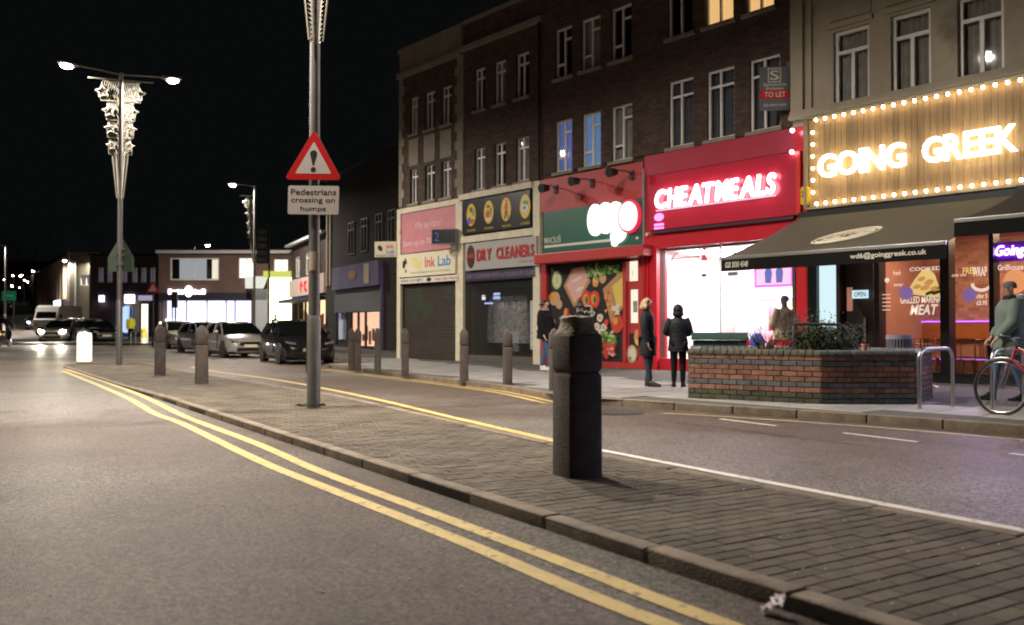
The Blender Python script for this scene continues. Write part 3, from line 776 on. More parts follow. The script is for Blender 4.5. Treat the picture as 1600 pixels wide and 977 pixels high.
# door
dr = MB(); a, c = U(980), U(1001); dr.box(a, a+.06, .02, .08, .28, 2.3); dr.box(c-.06, c, .02, .08, .28, 2.3); dr.box(a+.06, c-.06, .02, .08, 1.05, 1.32); dr.box(a+.06, c-.06, .02, .08, 2.2, 2.3); dr.box(a+.06, c-.06, .02, .08, .28, .36)
dr.box(a, c, .02, .08, 2.3, 2.42)
door = dr.build('door', red, fc)
MB().box(a+.06, c-.06, .045, .055, 1.32, 2.2).build('door_pane', glass, door)
MB().box(a+.02, c-.02, .045, .055, 2.42, 2.95).build('fanlight', glass, fc)
MB().box(a+.18, c-.14, .03, .036, 1.6, 1.9).build('notice', mat('notice_print', (.25, .27, .25), .6, var=.8, vs=14), door)
MB().box(a+.16, c-.3, .03, .036, 2.55, 2.7).build('notice', MATS['notice_print'], fc)
MB().box(a-.05, a-.02, -.02, .0, 1.0, 1.7).build('door_handle', mat('steel', (.5, .5, .5), .3, 1), door)
lit_cream = emis('lit_shop_cream', (1, .88, .68), 1.1)
MB().box(a, c, .10, .12, .3, 2.95).build('lit_interior', lit_cream, fc)
# mural print
mu = empty('window_print', PF.M, 'dark food photograph print covering the red shop window', 'poster')
mx = [mat('mural_black', (.022, .022, .026), .35), mat('mural_red', (.55, .06, .035), .35), mat('mural_green', (.12, .28, .04), .35), mat('mural_orange', (.62, .28, .08), .35),
      mat('mural_white', (.62, .58, .48), .35), mat('mural_wood', (.42, .24, .10), .35), mat('mural_yellow', (.65, .48, .12), .35), mat('mural_pink', (.62, .36, .33), .35), mat('mural_tan', (.5, .32, .17), .35), mat('mural_dkgreen', (.05, .12, .03), .35), mat('mural_pale_green', (.42, .5, .22), .35)]
def P(px, py): return PF.hit(px, py, .02)
b = MB(); b.box(U(857), U(974.5), .0, .02, .28, 2.98); b.build('sheet', mx[0], mu)
layer = [0]
def blob(m, px, py, rx, ry, rot=0, wob=.05, n=16):
    u, z = P(px, py); k = 53.5*(px+380)/1230; cs = .72
    layer[0] += 1; y = -.001 - layer[0]*.0004
    MB_ = mb_mur; MB_.cur = m; MB_.prism(ell(u, z, rx/k/cs, ry/k, n, rot, wob), y-.0003, 0)
def poly(m, pts):
    layer[0] += 1; y = -.001 - layer[0]*.0004; mb_mur.cur = m; mb_mur.prism([P(*p) for p in pts], y-.0003, 0)
mb_mur = MB()
# sliced ham on a board
poly(5, [(880,447),(893,420),(912,416),(922,440),(896,481)]); poly(7, [(884,446),(896,423),(911,419),(918,438),(897,474)])
for k in range(5): blob(4 if k % 2 else 7, 899+k*2, 428+k*8, 10-k, 3, .3, .2)
# cucumber
blob(9, 869.5, 438, 9, 16); blob(10, 869.5, 438, 7.5, 14); blob(4, 869.5, 438, 5.5, 10); blob(10, 869.5, 438, 3.5, 7)
# bread
blob(8, 866, 467, 9, 11, .2); blob(3, 863, 463, 7, 6, .2); blob(8, 873, 476, 5, 7)
# peppers
for px in (915, 928): blob(1, px, 468, 8.5, 14); blob(mx and 3, px, 468, 4.5, 9, .2); blob(9, px+1, 469, 2.4, 6)
# eggs
blob(3, 930, 440, 5, 9); blob(8, 941, 434, 5.5, 9.5)
blob(4, 930, 437, 2.5, 4)
# herbs
for i in range(26):
    a_ = random.random(); blob(2 if i % 2 else 10, 916+random.uniform(0, 20), 424-random.uniform(-10, 8), 1.2, 6, random.uniform(-1, 1), .3, 7)
for i in range(22): blob(random.choice((2, 9, 10)), 946+random.uniform(-5, 20), 420+random.uniform(-3, 9), 3, 3.4, 0, .4, 7)
# cheese board
poly(5, [(942,452),(966,428),(975,424),(975,480),(955,505)]); poly(6, [(957,447),(975,432),(975,478),(964,480)])
for i in range(16): blob(random.choice((1, 3, 8)), 950+random.uniform(-4, 8), 468+random.uniform(-14, 20), 2.2, 2.6, 0, .3, 7)
for i in range(6): blob(4, 961+random.uniform(-3, 7), 484+random.uniform(-6, 8), 3, 4, 0, .2, 8)
# sausages and tomatoes
blob(1, 885, 497, 4.5, 16, -.1); blob(3, 884, 491, 2.5, 10, -.1); blob(1, 890, 503, 5, 10, .3)
blob(1, 965, 506, 9, 15); blob(3, 962, 501, 4, 7); blob(9, 965, 494, 3, 2.4, 0, .5, 8)
# garlic, mushrooms
for (x, y) in ((938, 497), (933, 511), (944, 512), (940, 520)): blob(4, x, y, 4.5, 6.5); blob(8, x, y, 2, 3)
blob(1, 948, 504, 3.5, 5)
# salad and grapes
for i in range(40): blob(random.choice((2, 9, 10)), 951+random.uniform(-9, 11), 530+random.uniform(-12, 10), 2.6, 3.4, 0, .4, 7)
for i in range(36): blob(1 if i % 3 else 7, 953+random.uniform(-8, 8), 548+random.uniform(-11, 12), 2.2, 3, 0, .1, 9)
blob(3, 862, 505, 6, 8); blob(7, 893, 545, 6, 12, .3); blob(4, 905, 552, 7, 6); blob(2, 880, 540, 8, 5); blob(5, 922, 548, 9, 9, .3); blob(8, 870, 556, 7, 8)
for i in range(30): blob(random.choice((2, 3, 8, 9, 10)), random.uniform(860, 945), random.uniform(528, 572), 2, 2.4, 0, .4, 7)
mb_mur.build('food_picture', mx, mu)
b = MB(); q0 = P(903, 478); q1 = P(926, 494)
for (a_, b_, c_, d_) in ((q0[0], q1[0], q0[1]-.03, q0[1]), (q0[0], q0[0]+.02, q1[1], q0[1]), (q1[0]-.02, q1[0], q1[1]-.3, q0[1])): b.box(a_, b_, -.075, .0, c_, d_)
b.build('logo_outline', mx[4], mu)
text('STO', 'lettering', mx[4], mu, P(905, 485)[0], P(932, 485)[0], P(910, 494)[1], P(910, 486)[1], -.076, .003, .02)
# door lower print
dp = MB(); dp.box(a+.06, c-.06, .015, .03, .36, 1.05); dpo = dp.build('door_print', mx[0], door)
mb_mur = MB(); layer[0] = 0
for (m, x, y, r, s) in ((8, 995, 527, 5, 12), (3, 994, 529, 3, 8), (6, 995, 535, 3, 5), (8, 987, 553, 8, 14), (4, 987, 553, 5.5, 10), (2, 984, 560, 2, 3), (1, 999, 545, 2, 5)): blob(m, x, y, r, s)
mb_mur.build('food_picture', mx, door)
# green sign
sg = empty('shop_sign', PF.M, 'green food shop sign with glowing white cloud logo', 'sign')
MB().box(U(850, .12), U(1004, .12), -.14, -.1, 3.32, 4.54).build('board', mat('green_board', (.018, .11, .075), .35, var=.05, vs=2), sg, bevel=.008)
wht = mat('sign_white', (.62, .63, .55), .4)
text('MACIUŚ', 'lettering', wht, sg, U(850.5, .15), U(876, .15), 3.62, 3.86, -.146, .004, .01)
q = (U(850.5, .15), U(960, .15)); MB().box(*q, -.148, -.141, 3.50, 3.57).build('underline', wht, sg)
lg = emis('logo_white', (.90, 1, .95), 2.0)
b = MB(); k = 57; 
def C_(px, py, out=.2): return PF.hit(px, py, out)
for px, py, rx, rz in ((930, 344, .27, .43), (946, 341, .30, .42), (962, 339, .28, .40), (975, 350, .2, .2)):
    u, z = C_(px, py); b.prism(ell(u, z, rx, rz, 26), -.24-.002*px % .01, -.15)
b.build('cloud_panel', lg, sg)
u, z = C_(966, 367); b = MB(); b.prism(ell(u, z, .26, .20, 18, .4), -.245, -.15); u, z = C_(961, 377); b.prism(ell(u, z, .09, .14, 14, -.3), -.249, -.15); b.build('tail_panel', lg, sg)
u, z = C_(982, 338, .26); rim = MB().prism(ell(u, z, .375, .44, 36), -.27, -.16).build('round_rim', emis('rim_red', (1, .02, .08), .8), sg)
MB().prism(ell(u+.0, z, .315, .375, 36), -.29, -.271).build('round_panel', emis('logo_pinkish', (1, .93, .96), 2.2), rim)
u, z = C_(995, 372, .16); MB().prism(ell(u, z, .05, .04, 10), -.15, -.14).build('dot', wht, sg); 
# spot lamps on arms
def arm_lamp(px, py, hx, hy, label):
    u, z = PF.hit(px, py, .1); r = empty('arm_floodlight', PF.M, label, 'floodlight', 'unlit floodlights on arms over the green sign')
    out = .75; hu, hz = PF.hit(hx, hy, out)
    MB().box(u-.07, u+.07, -.14, -.1, z-.16, z+.08).build('wall_plate', lead, r, bevel=.01)
    MB().tube([(u, -.14, z), (u, -.3, z+.05), (hu, -out+.1, hz+.03)], .016).build('arm', lead, r, smooth=True)
    b = MB(); b.cyl((hu, -out+.12, hz-.02), (hu, -out-.14, hz-.06), .09, .13, 10); b.build('lamp_head', lead, r, smooth=True)
arm_lamp(869, 294, 851, 292, 'leftmost floodlight on an arm over the green sign')
arm_lamp(926, 284, 898, 281, 'middle floodlight on an arm over the green sign')
arm_lamp(988, 272, 957, 267, 'rightmost floodlight on an arm over the green sign, next to the pipe')
# cctv
cc = empty('camera_dome', PF.M, 'small white security camera on the wall beside the pipe', 'security camera')
u, z = PF.hit(1011, 367, .2); b = MB(); b.ball((u, -.2, z), .05, 10, 6); b.cyl((u, -.1, z+.03), (u, -.2, z+.03), .03, .03, 8); b.build('housing', wht, cc, smooth=True)

# ================================================================ shop C2: bright takeaway
red3 = mat('glossy_red', (.50, .018, .03), .3, var=.04, vs=2)
ft = empty('shop', PF.M, 'bright red takeaway front with brilliantly lit window', 'shop front')
u0, u1 = U(1011), U(1268)
b = MB(); b.box(u0, u1, -.08, -.003, 5.1, 5.62); b.box(u0, u1, -.06, -.003, 3.2, 5.1); b.build('fascia_panel', red2 and mat('crimson_panel', (.40, .03, .06), .45, var=.1, vs=2), ft)
b = MB(); b.box(u0, U(1031), -.12, .3, .1, 3.2); b.box(U(1250), u1, -.14, .3, .1, 5.6); b.box(U(1031), U(1250), -.02, .25, .1, .42); b.build('frame', red3, ft)
MB().box(u0, U(1249.5), -.12, -.061, 3.2, 3.62).build('lower_band', red3, ft)
for a_ in (.02, .13): MB().box(u0+a_, u0+a_+.05, -.16, -.12, .1, 3.2).build('pilaster_moulding', red3, ft)
# room
white_w = mat('white_wall', (.8, .78, .78), .6)
a, c = U(1031), U(1250)
b = MB(); b.quad((a-.6,4,.1),(c+.9,4,.1),(c+.9,4,3.17),(a-.6,4,3.17)); b.quad((a-.6,.3,.1),(a-.6,4,.1),(a-.6,4,3.17),(a-.6,.3,3.17)); b.quad((c+.0,4,.1),(c+.0,.3,.1),(c+.0,.3,3.17),(c+.0,4,3.17))
b.quad((a-.6,.3,3.17),(c+.9,.3,3.17),(c+.9,4,3.17),(a-.6,4,3.17)); b.quad((a-.6,.3,.115),(c+.9,.3,.115),(c+.9,4,.115),(a-.6,4,.115)); b.build('interior_wall', white_w, ft)
lum = emis('ceiling_panel_light', (1, .93, .97), 46)
for i in range(4):
    for j in range(3):
        u = a + .1 + i*1.05; y = .7+j*1.1
        MB().box(u, u+.6, y, y+.6, 3.12, 3.15).build('ceiling_light', lum, ft)
MB().box(a, c, .1, .11, .42, 3.2).build('glass_pane', glass, ft)
for px in (1122,): MB().box(U(px)-.02, U(px)+.02, .08, .13, .42, 3.2).build('mullion', upvc, ft)
# counter, fridge, menu screens
MB().box(a-.55, c-.05, 3.9, 3.99, .12, 1.3).build('red_dado', red3, ft)
for i, cc_ in enumerate(((.8, .25, .3), (.9, .6, .2), (.85, .3, .5), (.3, .3, .7))): MB().box(a+.3+i*1.0, a+.8+i*1.0, 3.86, 3.89, 1.5, 1.9).build('wall_poster', mat('poster_%d' % i, cc_, .6), ft)
MB().box(a+.1, a+.8, 3.0, 3.6, .12, 1.9).build('drinks_fridge', mat('fridge_grey', (.5, .5, .55), .3), ft, bevel=.02)
MB().box(c-1.3, c-.5, 2.7, 3.0, 1.1, 1.5).build('heated_cabinet', mat('steel', (.5, .5, .5), .3, 1), ft, bevel=.02)
MB().box(a+1.2, c-.2, 2.6, 3.1, .12, 1.1).build('counter', mat('counter_pink', (.7, .35, .38), .4), ft, bevel=.02)
b = MB()
for i in range(5): b.box(a+.2+i*.8, a+.85+i*.8, 3.9, 3.96, 2.0, 2.5)
b.build('menu_board', emis('menu_lit', (.95, .9, 1), 2.2), ft)
redln = mat('red_vinyl', (.7, .08, .1), .5)
b = MB(); uq, zq = PF.hit(1067, 402)
pts = [(uq-.45, zq-.12), (uq-.38, zq+.02), (uq-.28, zq+.12), (uq+.28, zq+.14), (uq+.4, zq+.02), (uq+.45, zq-.1)]
b.tube([(p[0], .08, p[1]) for p in pts], .012, 5); b.tube([(p[0], .08, zq-.14-abs(p[1]-zq)*.6) for p in pts], .012, 5); b.tube([(uq-.45, .08, zq-.02), (uq+.45, .08, zq)], .012, 5)
b.build('burger_outline', redln, ft)
b = MB(); uq, zq = PF.hit(1097, 398); b.prism([(uq-.1, zq-.14), (uq+.1, zq-.14), (uq, zq+.06)], .07, .08); b.box(uq-.03, uq+.03, .07, .08, zq+.06, zq+.22); b.build('cup_outline', redln, ft)
b = MB(); uq, zq = PF.hit(1144, 431, -1.5); b.box(uq-.14, uq+.14, 1.5, 1.56, zq, zq+.1); uq, zq = PF.hit(1100, 431, -.2); b.box(uq-.07, uq+.07, .2, .22, zq-.03, zq+.05); b.build('ceiling_camera', lead, ft)
# screen
tv = empty('television', PF.M, 'wall screen with magenta border inside the bright takeaway', 'screen')
ua, za = PF.hit(1178, 414, -.35); ub, zb = PF.hit(1240, 449, -.35)
zb = PF.hit(1208, 449, -.35)[1]; za = zb+.62
MB().box(ua, ub, .35, .39, zb, za).build('case', emis('tv_magenta', (1, .12, .75), 1.6), tv)
MB().box(ua+.07, ub-.07, .342, .349, zb+.06, za-.02).build('picture', emis('tv_picture', (.85, .45, .62), 1.5), tv)
b = MB()
for k in (.38, .66):
    uu_ = ua+(ub-ua)*k; b.prism([(uu_-.08, zb+.1), (uu_-.1, zb+.36), (uu_-.05, zb+.45), (uu_, zb+.55), (uu_+.06, zb+.45), (uu_+.1, zb+.34), (uu_+.07, zb+.1)], .334, .341)
b.build('figure_silhouette', emis('tv_blue', (.12, .14, .5), 1), tv)
# sign box
sc = empty('shop_sign', PF.M, 'crimson takeaway sign box with glowing white lettering', 'sign')
ob = .26
zt = PF.hit(1017, 272, ob)[1]; zbm = PF.hit(1017, 360, ob)[1]
MB().box(U(1015, ob), U(1244, ob), -ob, -.08, 3.66, 5.03).build('box', mat('sign_crimson', (.46, .018, .045), .3, var=.06, vs=1.5, coat=.25), sc, bevel=.01)
MB().box(U(1244, ob)+.004, U(1251, ob), -ob+.01, -.08, 3.66, 5.05).build('end_cap', mat('bright_red', (.65, .03, .02), .4), sc)
MB().box(U(1015, ob)+.03, U(1240, ob), -ob+.03, -.1, 3.58, 3.655).build('lower_trim', mat('maroon', (.05, .012, .03), .5), sc)
cl = emis('letter_coolwhite', (1, .93, .97), 7.0)
letters('CHEATMEALS', 'letter', cl, sc, U(1026, ob+.06), U(1214, ob+.06), 4.17, 4.64, -ob-.07, .05, .06, .15, gap=.07)
MB().box(U(1026, ob+.01), U(1214, ob+.01), -ob-.03, -ob-.012, 4.12, 4.16).build('lettering_rail', emis('rail_glow', (1, .55, .70), 1.0), sc)
ic = emis('icon_pink', (1, .22, .62), 2.2)
b = MB(); uq, zq = PF.hit(1030, 342, ob); zq -= .06; b.prism(ell(uq, zq+.1, .15, .10, 14), -ob-.02, -ob); b.box(uq-.15, uq+.15, -ob-.022, -ob, zq-.12, zq-.06); b.box(uq-.15, uq+.15, -ob-.022, -ob, zq-.2, zq-.15); b.build('icon', ic, sc)
b = MB(); b.ball((U(1240, .3), -.33, 5.03), .045, 8, 5); b.ball((U(1241, .3), -.33, 5.5), .045, 8, 5); b.build('downlight', emis('small_white', (1, .97, 1), 18), sc)
# alarm
al = empty('alarm_box', PF.M, 'yellow burglar alarm box between the red sign and the wooden sign', 'alarm box')
uq, zq = PF.hit(1258, 306, .2)
b = MB(); b.prism([(uq-.12, zq-.1), (uq-.08, zq-.2), (uq+.08, zq-.2), (uq+.12, zq-.1), (uq+.12, zq+.14), (uq+.06, zq+.2), (uq-.06, zq+.2), (uq-.12, zq+.14)], -.24, -.145); b.build('cover', mat('alarm_yellow', (.75, .48, .02), .4), al, bevel=.01)
text('24', 'lettering', MATS['print_black'], al, uq-.07, uq+.07, zq-.03, zq+.1, -.243, .002, .02)
# to let board
tl = empty('estate_agent_board', PF.M @ Matrix.Translation((U(1239), -.1, 0)) @ Matrix.Rotation(radians(42), 4, 'Z'), 'grey and red estate agent board fixed beside the right brick window', 'sign')
b = MB(); w_ = .64; b.box(-w_, 0, -.02, .02, 6.03, 7.0); b.build('board', mat('agent_grey', (.12, .13, .15), .5), tl)
MB().box(-w_-.001, .001, -.024, -.021, 6.28, 6.48).build('red_band', mat('agent_red', (.5, .02, .03), .5), tl)
text('TO LET', 'lettering', wht, tl, -w_+.1, -.08, 6.32, 6.44, -.028, .003, .03)
text('S', 'lettering', wht, tl, -.42, -.22, 6.70, 6.92, -.023, .003, .03)
b = MB()
for (a_, b_, c_, d_) in ((-.46,-.44,6.67,6.95), (-.20,-.18,6.67,6.95), (-.46,-.18,6.65,6.67), (-.46,-.18,6.95,6.97)): b.box(a_, b_, -.024, -.021, c_, d_)
b.build('logo_outline', wht, tl)
text('Simmons', 'lettering', wht, tl, -w_+.08, -.06, 6.57, 6.64, -.023, .003, .02); text('Estates', 'lettering', wht, tl, -w_+.14, -.12, 6.49, 6.55, -.023, .003, .02)
text('020 8953 5000', 'lettering', wht, tl, -w_+.08, -.06, 6.12, 6.17, -.023, .003, .01)
MB().box(-.03, .03, .02, .1, 6.05, 7.1).build('post', mat('timber', (.3, .2, .1), .7), tl)

# ================================================================ shop D: Greek restaurant
fd = empty('shop', PF.M, 'black framed restaurant front with brick lined room behind glass', 'shop front')
blackp = mat('black_paint', (.018, .018, .018), .35)
gx = lambda px: U(px)
uE = D1
b = MB(); b.box(U(1268)+.003, uE, -.1, .25, 3.2, 3.75); b.build('head_beam', blackp, fd)
dgreen = mat('dark_green_tile', (.01, .03, .028), .25)
MB().box(U(1268)+.003, U(1281), -.12, .25, .1, 3.2).build('pilaster', dgreen, fd)
MB().box(U(1282.5), U(1307.5), -.05, .0, .8, 3.0).build('light_panel', emis('lit_cyan', (.72, .95, 1), .95), fd)
MB().box(U(1281), U(1309), .0, .25, .1, 3.2).build('panel_backing', blackp, fd)
brown = mat('dark_oak', (.045, .025, .018), .5, var=.3, vs=5, stretch=(8, 8, 1))
b = MB(); b.box(U(1309), U(1315), -.06, .2, .1, 3.2); b.build('door_post', brown, fd)
b = MB(); da, dc = U(1315), U(1361); b.box(da, dc, .1, .16, .1, 2.6)
do = b.build('door', brown, fd)
MB().box(da+.08, da+.2, .08, .1, 1.55, 2.05).build('door_notice', mat('notice_peach', (.75, .35, .25), .6, emit=(1, .45, .3), es=.25), do)
MB().box(da+.45, da+.5, .08, .1, .9, 1.4).build('door_handle', MATS['steel'], do)
op = empty('open_sign', PF.M, 'small lit blue and white sign hanging in the restaurant door', 'sign')
ua, za = PF.hit(1332, 454, .1); ub, _ = PF.hit(1357, 454, .1)
MB().box(ua, ub, -.12, -.1, za-.17, za).build('board', emis('open_board', (.62, .85, .95), 1.0), op)
text('OPEN', 'lettering', mat('open_ink', (.02, .06, .12), .5), op, ua+.05, ub-.05, za-.135, za-.035, -.125, .003, .03)
# frames
b = MB()
for x0, x1 in ((1369, 1377), (1472, 1486), (1548.5, 1556), (1640, 1650), (1740, 1750)): b.box(U(x0), U(x1), -.08, .2, .1, 3.2)
b.box(U(1361), uE, -.05, .2, .1, .33); b.build('window_frame', blackp, fd)
for x0, x1 in ((1362, 1368.8), (1377, 1471.8), (1486.2, 1548.3), (1556.2, 1639.8), (1650.2, 1739.8)):
    MB().box(U(x0), U(x1), .06, .068, .33, 3.2).build('glass_pane', glass, fd)
# room
ry = 3.4; ru0 = U(1340)-.2
wallr = mat('room_plaster', (.42, .22, .16), .8, var=.1, vs=2)
b = MB(); b.quad((ru0,ry,.1),(uE,ry,.1),(uE,ry,3.2),(ru0,ry,3.2)); b.quad((ru0,.25,.1),(ru0,ry,.1),(ru0,ry,3.2),(ru0,.25,3.2)); b.quad((uE,ry,.1),(uE,.25,.1),(uE,.25,3.2),(uE,ry,3.2))
b.quad((ru0,.25,3.2),(uE,.25,3.2),(uE,ry,3.2),(ru0,ry,3.2)); b.build('interior_wall', wallr, fd)
MB().quad((ru0,.25,.112),(uE,.25,.112),(uE,ry,.112),(ru0,ry,.112)).build('interior_floor', mat('dark_floor', (.06, .04, .035), .4), fd)
bricks(ru0, uE, 1.35, 3.15, [], y=ry-.002, pr=.014).build('brick_cladding', mat('red_room_brick', (.42, .23, .17), .8, isl=.3), fd, kind='stuff')
wood = mat('warm_wood', (.36, .13, .045), .45, var=.25, vs=3, stretch=(1, 1, 6))
MB().box(ru0, uE, ry-.12, ry-.02, .95, 1.32).build('wood_panel', wood, fd)
MB().box(ru0, uE, ry-.55, ry-.13, .1, .55).build('bench', mat('bench_brown', (.12, .06, .04), .6), fd, bevel=.02)
pur = emis('purple_strip', (.42, .12, 1), 3.0)
b = MB(); b.box(ru0, uE, ry-.15, ry-.121, 1.325, 1.35); b.box(ru0, uE, ry-.56, ry-.551, .48, .51); b.build('led_strip', pur, fd)
wl = emis('room_lamp', (1, .66, .42), 60)
for i in range(6):
    u = U(1385)+i*.95
    MB().box(u, u+.45, 1.3, 1.6, 3.1, 3.14).build('ceiling_light', wl, fd)
# window graphics
vg = empty('window_graphics', PF.M, 'printed food picture and lettering on the restaurant windows', 'window sticker')
gy = .05
def Q(px, py): return PF.hit(px, py, -gy)
wv = mat('vinyl_white', (.85, .75, .65), .5, emit=(1, .80, .68), es=.8); ov_ = mat('vinyl_orange', (.8, .42, .15), .5, emit=(1, .5, .15), es=.45); yv = mat('vinyl_yellow', (.85, .6, .2), .5, emit=(1, .7, .25), es=.7)  # glow put into the vinyl so the window prints read bright
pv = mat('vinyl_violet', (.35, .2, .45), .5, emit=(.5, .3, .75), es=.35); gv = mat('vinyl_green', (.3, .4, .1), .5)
b = MB(); pts = [Q(*p) for p in ((1420,452),(1430,436),(1441,422),(1450,420),(1460,428),(1466,445),(1472,463),(1460,464),(1440,462),(1426,460))]
b.cur = 0; b.prism(pts, gy-.003, gy); b.cur = 1
for p in ((1440,436,5,4),(1452,441,6,5),(1445,450,7,4),(1460,452,5,5),(1433,448,5,4)):
    u, z = Q(p[0], p[1]); b.prism(ell(u, z, p[2]/60, p[3]/78, 9, .3, .2), gy-.007, gy-.004)
b.cur = 2
for p in ((1464,457,6,3),(1452,458,5,3),(1468,450,4,2)):
    u, z = Q(p[0], p[1]); b.prism(ell(u, z, p[2]/60, p[3]/78, 8, .3, .3), gy-.011, gy-.008)
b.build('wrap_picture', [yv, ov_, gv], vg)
u, z = Q(1416, 458); MB().prism(ell(u, z, .145, .135, 24), gy-.012, gy-.005).build('round_sticker', pv, vg)
u, z = Q(1515, 461); MB().prism(ell(u, z, .13, .14, 24), gy-.012, gy-.005).build('round_sticker', pv, vg)
def tq(s, m, x0, x1, y0, y1, sh=0., bo=.03):
    a_, b_ = Q(x0, 500)[0], Q(x1, 500)[0]; z1_ = Q((x0+x1)/2, y0)[1]; z0_ = Q((x0+x1)/2, y1)[1]
    text(s, 'lettering', m, vg, a_, b_, z0_, z1_, gy-.006, .004, bo, sh)
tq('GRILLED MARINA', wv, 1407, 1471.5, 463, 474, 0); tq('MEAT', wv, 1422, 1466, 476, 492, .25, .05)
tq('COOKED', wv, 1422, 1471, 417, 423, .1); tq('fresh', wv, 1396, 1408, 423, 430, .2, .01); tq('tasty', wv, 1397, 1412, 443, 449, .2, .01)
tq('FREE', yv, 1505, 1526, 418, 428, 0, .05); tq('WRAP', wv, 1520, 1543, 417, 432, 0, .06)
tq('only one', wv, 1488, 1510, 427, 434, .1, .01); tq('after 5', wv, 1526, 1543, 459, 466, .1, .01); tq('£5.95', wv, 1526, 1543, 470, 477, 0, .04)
u, z = Q(1534, 443); b = MB(); b.tube([(u+.17*cos(t), gy, z+.13*sin(t)) for t in [pi+pi*i/10 for i in range(11)]], .03, 5); b.build('arc_sticker', wv, vg)
b = MB()
for i in range(5): u, z = Q(1384+.5*(i % 2), 461+i*6); b.box(u-.09, u+.1, gy-.005, gy, z, z+.014)
u, z = Q(1386, 438); b.prism(ell(u, z, .05, .05, 10), gy-.005, gy); b.build('sticker_lines', wv, vg)
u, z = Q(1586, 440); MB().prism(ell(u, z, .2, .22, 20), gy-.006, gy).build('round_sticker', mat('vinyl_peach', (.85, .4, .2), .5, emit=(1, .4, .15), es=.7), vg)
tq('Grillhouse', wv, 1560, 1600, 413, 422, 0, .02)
nn = empty('neon_sign', PF.M, 'glowing violet neon word in the window right of the black post', 'neon sign')
a_, b_ = PF.hit(1556, 400, -.02)[0], PF.hit(1602, 400, -.02)[0]
text('Going', 'neon_tube', emis('neon_violet', (.55, .28, 1), 14), nn, a_, b_, PF.hit(1575, 404, 0)[1], PF.hit(1575, 383, 0)[1], .02, .02, .0, .3)
MB().box(a_-.1, b_+.5, .04, .05, PF.hit(1575, 408)[1], PF.hit(1575, 378)[1]).build('back_board', mat('violet_board', (.12, .02, .3), .4), nn)
# tables and chairs in the room
def chair(u, y, rz):
    r = empty('metal_chair', PF.M @ Matrix.Translation((u, y, .112)) @ Matrix.Rotation(rz, 4, 'Z'), 'orange metal chair with slatted back inside the restaurant', 'chair', 'metal chairs inside the restaurant')
    cm = mat('chair_copper', (.40, .19, .12), .4, .4)
    MB().box(-.18, .18, -.18, .18, .43, .455).build('seat', cm, r, bevel=.01)
    for sx in (-1, 1):
        for sy in (-1, 1): MB().tube([(sx*.15, sy*.15, .43), (sx*.21, sy*.21, 0)], [.022, .013], 6).build('leg', cm, r)
    b = MB(); b.tube([(-.18, .17, .45), (-.2, .22, .85), (.2, .22, .85), (.18, .17, .45)], .014, 6)
    for x in (-.07, 0, .07): b.box(x-.016, x+.016, .19, .2, .46, .85)
    b.build('backrest', cm, r); return r
def table(u, y, nm):
    r = empty('cafe_table', PF.M @ Matrix.Translation((u, y, .112)), nm, 'table')
    MB().box(-.35, .35, -.32, .32, .72, .75).build('tabletop', mat('table_top', (.35, .26, .3), .3), r, bevel=.008)
    MB().cyl((0,0,.02), (0,0,.72), .03).build('pedestal', lead, r); MB().box(-.22, .22, -.22, .22, 0, .02).build('foot_plate', lead, r)
chs = [(1400, .9, pi), (1440, .75, .2), (1475, 1.9, .3), (1525, .75, -.3), (1500, .9, 2.8), (1560, 1.0, .4), (1600, .9, pi), (1460, 2.2, pi)]
lb = ['nearest the door', 'below the meat lettering', 'by the black post', 'facing the bicycle', 'left of the window post', 'behind the walking man', 'furthest right', 'against the long bench']
for (px, y, rz), l in zip(chs, lb):
    q = PF.uu(px, -y); c = chair(q, y, rz); c['label'] = 'copper metal chair inside the restaurant, ' + l
for px, y, nm in ((1420, 1.3, 'dark cafe table inside the restaurant below the food picture'), (1545, 1.3, 'dark cafe table inside the restaurant behind the walking man')): table(PF.uu(px, -y), y, nm)

# --- the wooden illuminated sign
gg = empty('restaurant_sign', PF.M, 'timber board sign with glowing letters framed by light bulbs', 'sign')
gu0, gu1 = U(1272.5), U(1600)+4.2
plank_ms = [mat('sign_timber', (.34, .215, .10), .6, var=.3, vs=3, stretch=(9, 9, .7), isl=.22, spots=((.12, .065, .03), 2.2, .70))]
pw = .125; u = gu0; gz0, gz1 = 3.80, 5.72
while u < gu1:
    y = -.17 - random.uniform(0, .006)
    MB().box(u+.002, min(u+pw-.003, gu1), y, -.11, gz0, gz1).build('plank', plank_ms[0], gg); u += pw
MB().box(gu0, gu1, -.11, -.065, gz0, gz1).build('backing_board', dark, gg)
br = mat('sign_trim', (.30, .25, .17), .5, .3)
b = MB(); b.box(gu0-.08, gu1, -.26, -.17, gz1-.02, gz1+.03); b.box(gu0-.08, gu0-.02, -.26, -.11, gz0-.04, gz1-.021); b.box(gu0-.019, gu1, -.26, -.18, gz0-.06, gz0-.01); b.build('frame', br, gg)
bulb_m = emis('bulb_warm', (1, .80, .50), 20)
bme = MB().ball((0, 0, 0), .034, 8, 6, (1, 1, 1.1)).mesh('bulb', smooth=True); cap = MB().cyl((0, 0, .03), (0, 0, .055), .02, .02, 6).mesh('bulb_cap')
bu0, bu1 = U(1277, .27), U(1598, .27); st_ = (bu1-bu0)/19
def bulb(u, z):
    o = link('bulb', bme, bulb_m, gg, Matrix.Translation((u, -.275, z))); link('bulb_cap', cap, lead, o)
for i in range(32):
    bulb(bu0+i*st_, gz1-.075); bulb(bu0+i*st_, gz0+.045)
for i in range(6): bulb(bu0-.08, gz1-.075-(i+1)*(gz1-gz0-.12)/7)
gl = emis('letter_warm', (1, .86, .58), 6.5)
letters('GOING', 'letter', gl, gg, U(1281, .3), U(1418, .3), 4.37, 4.86, -.30, .06, .06, gap=.05)
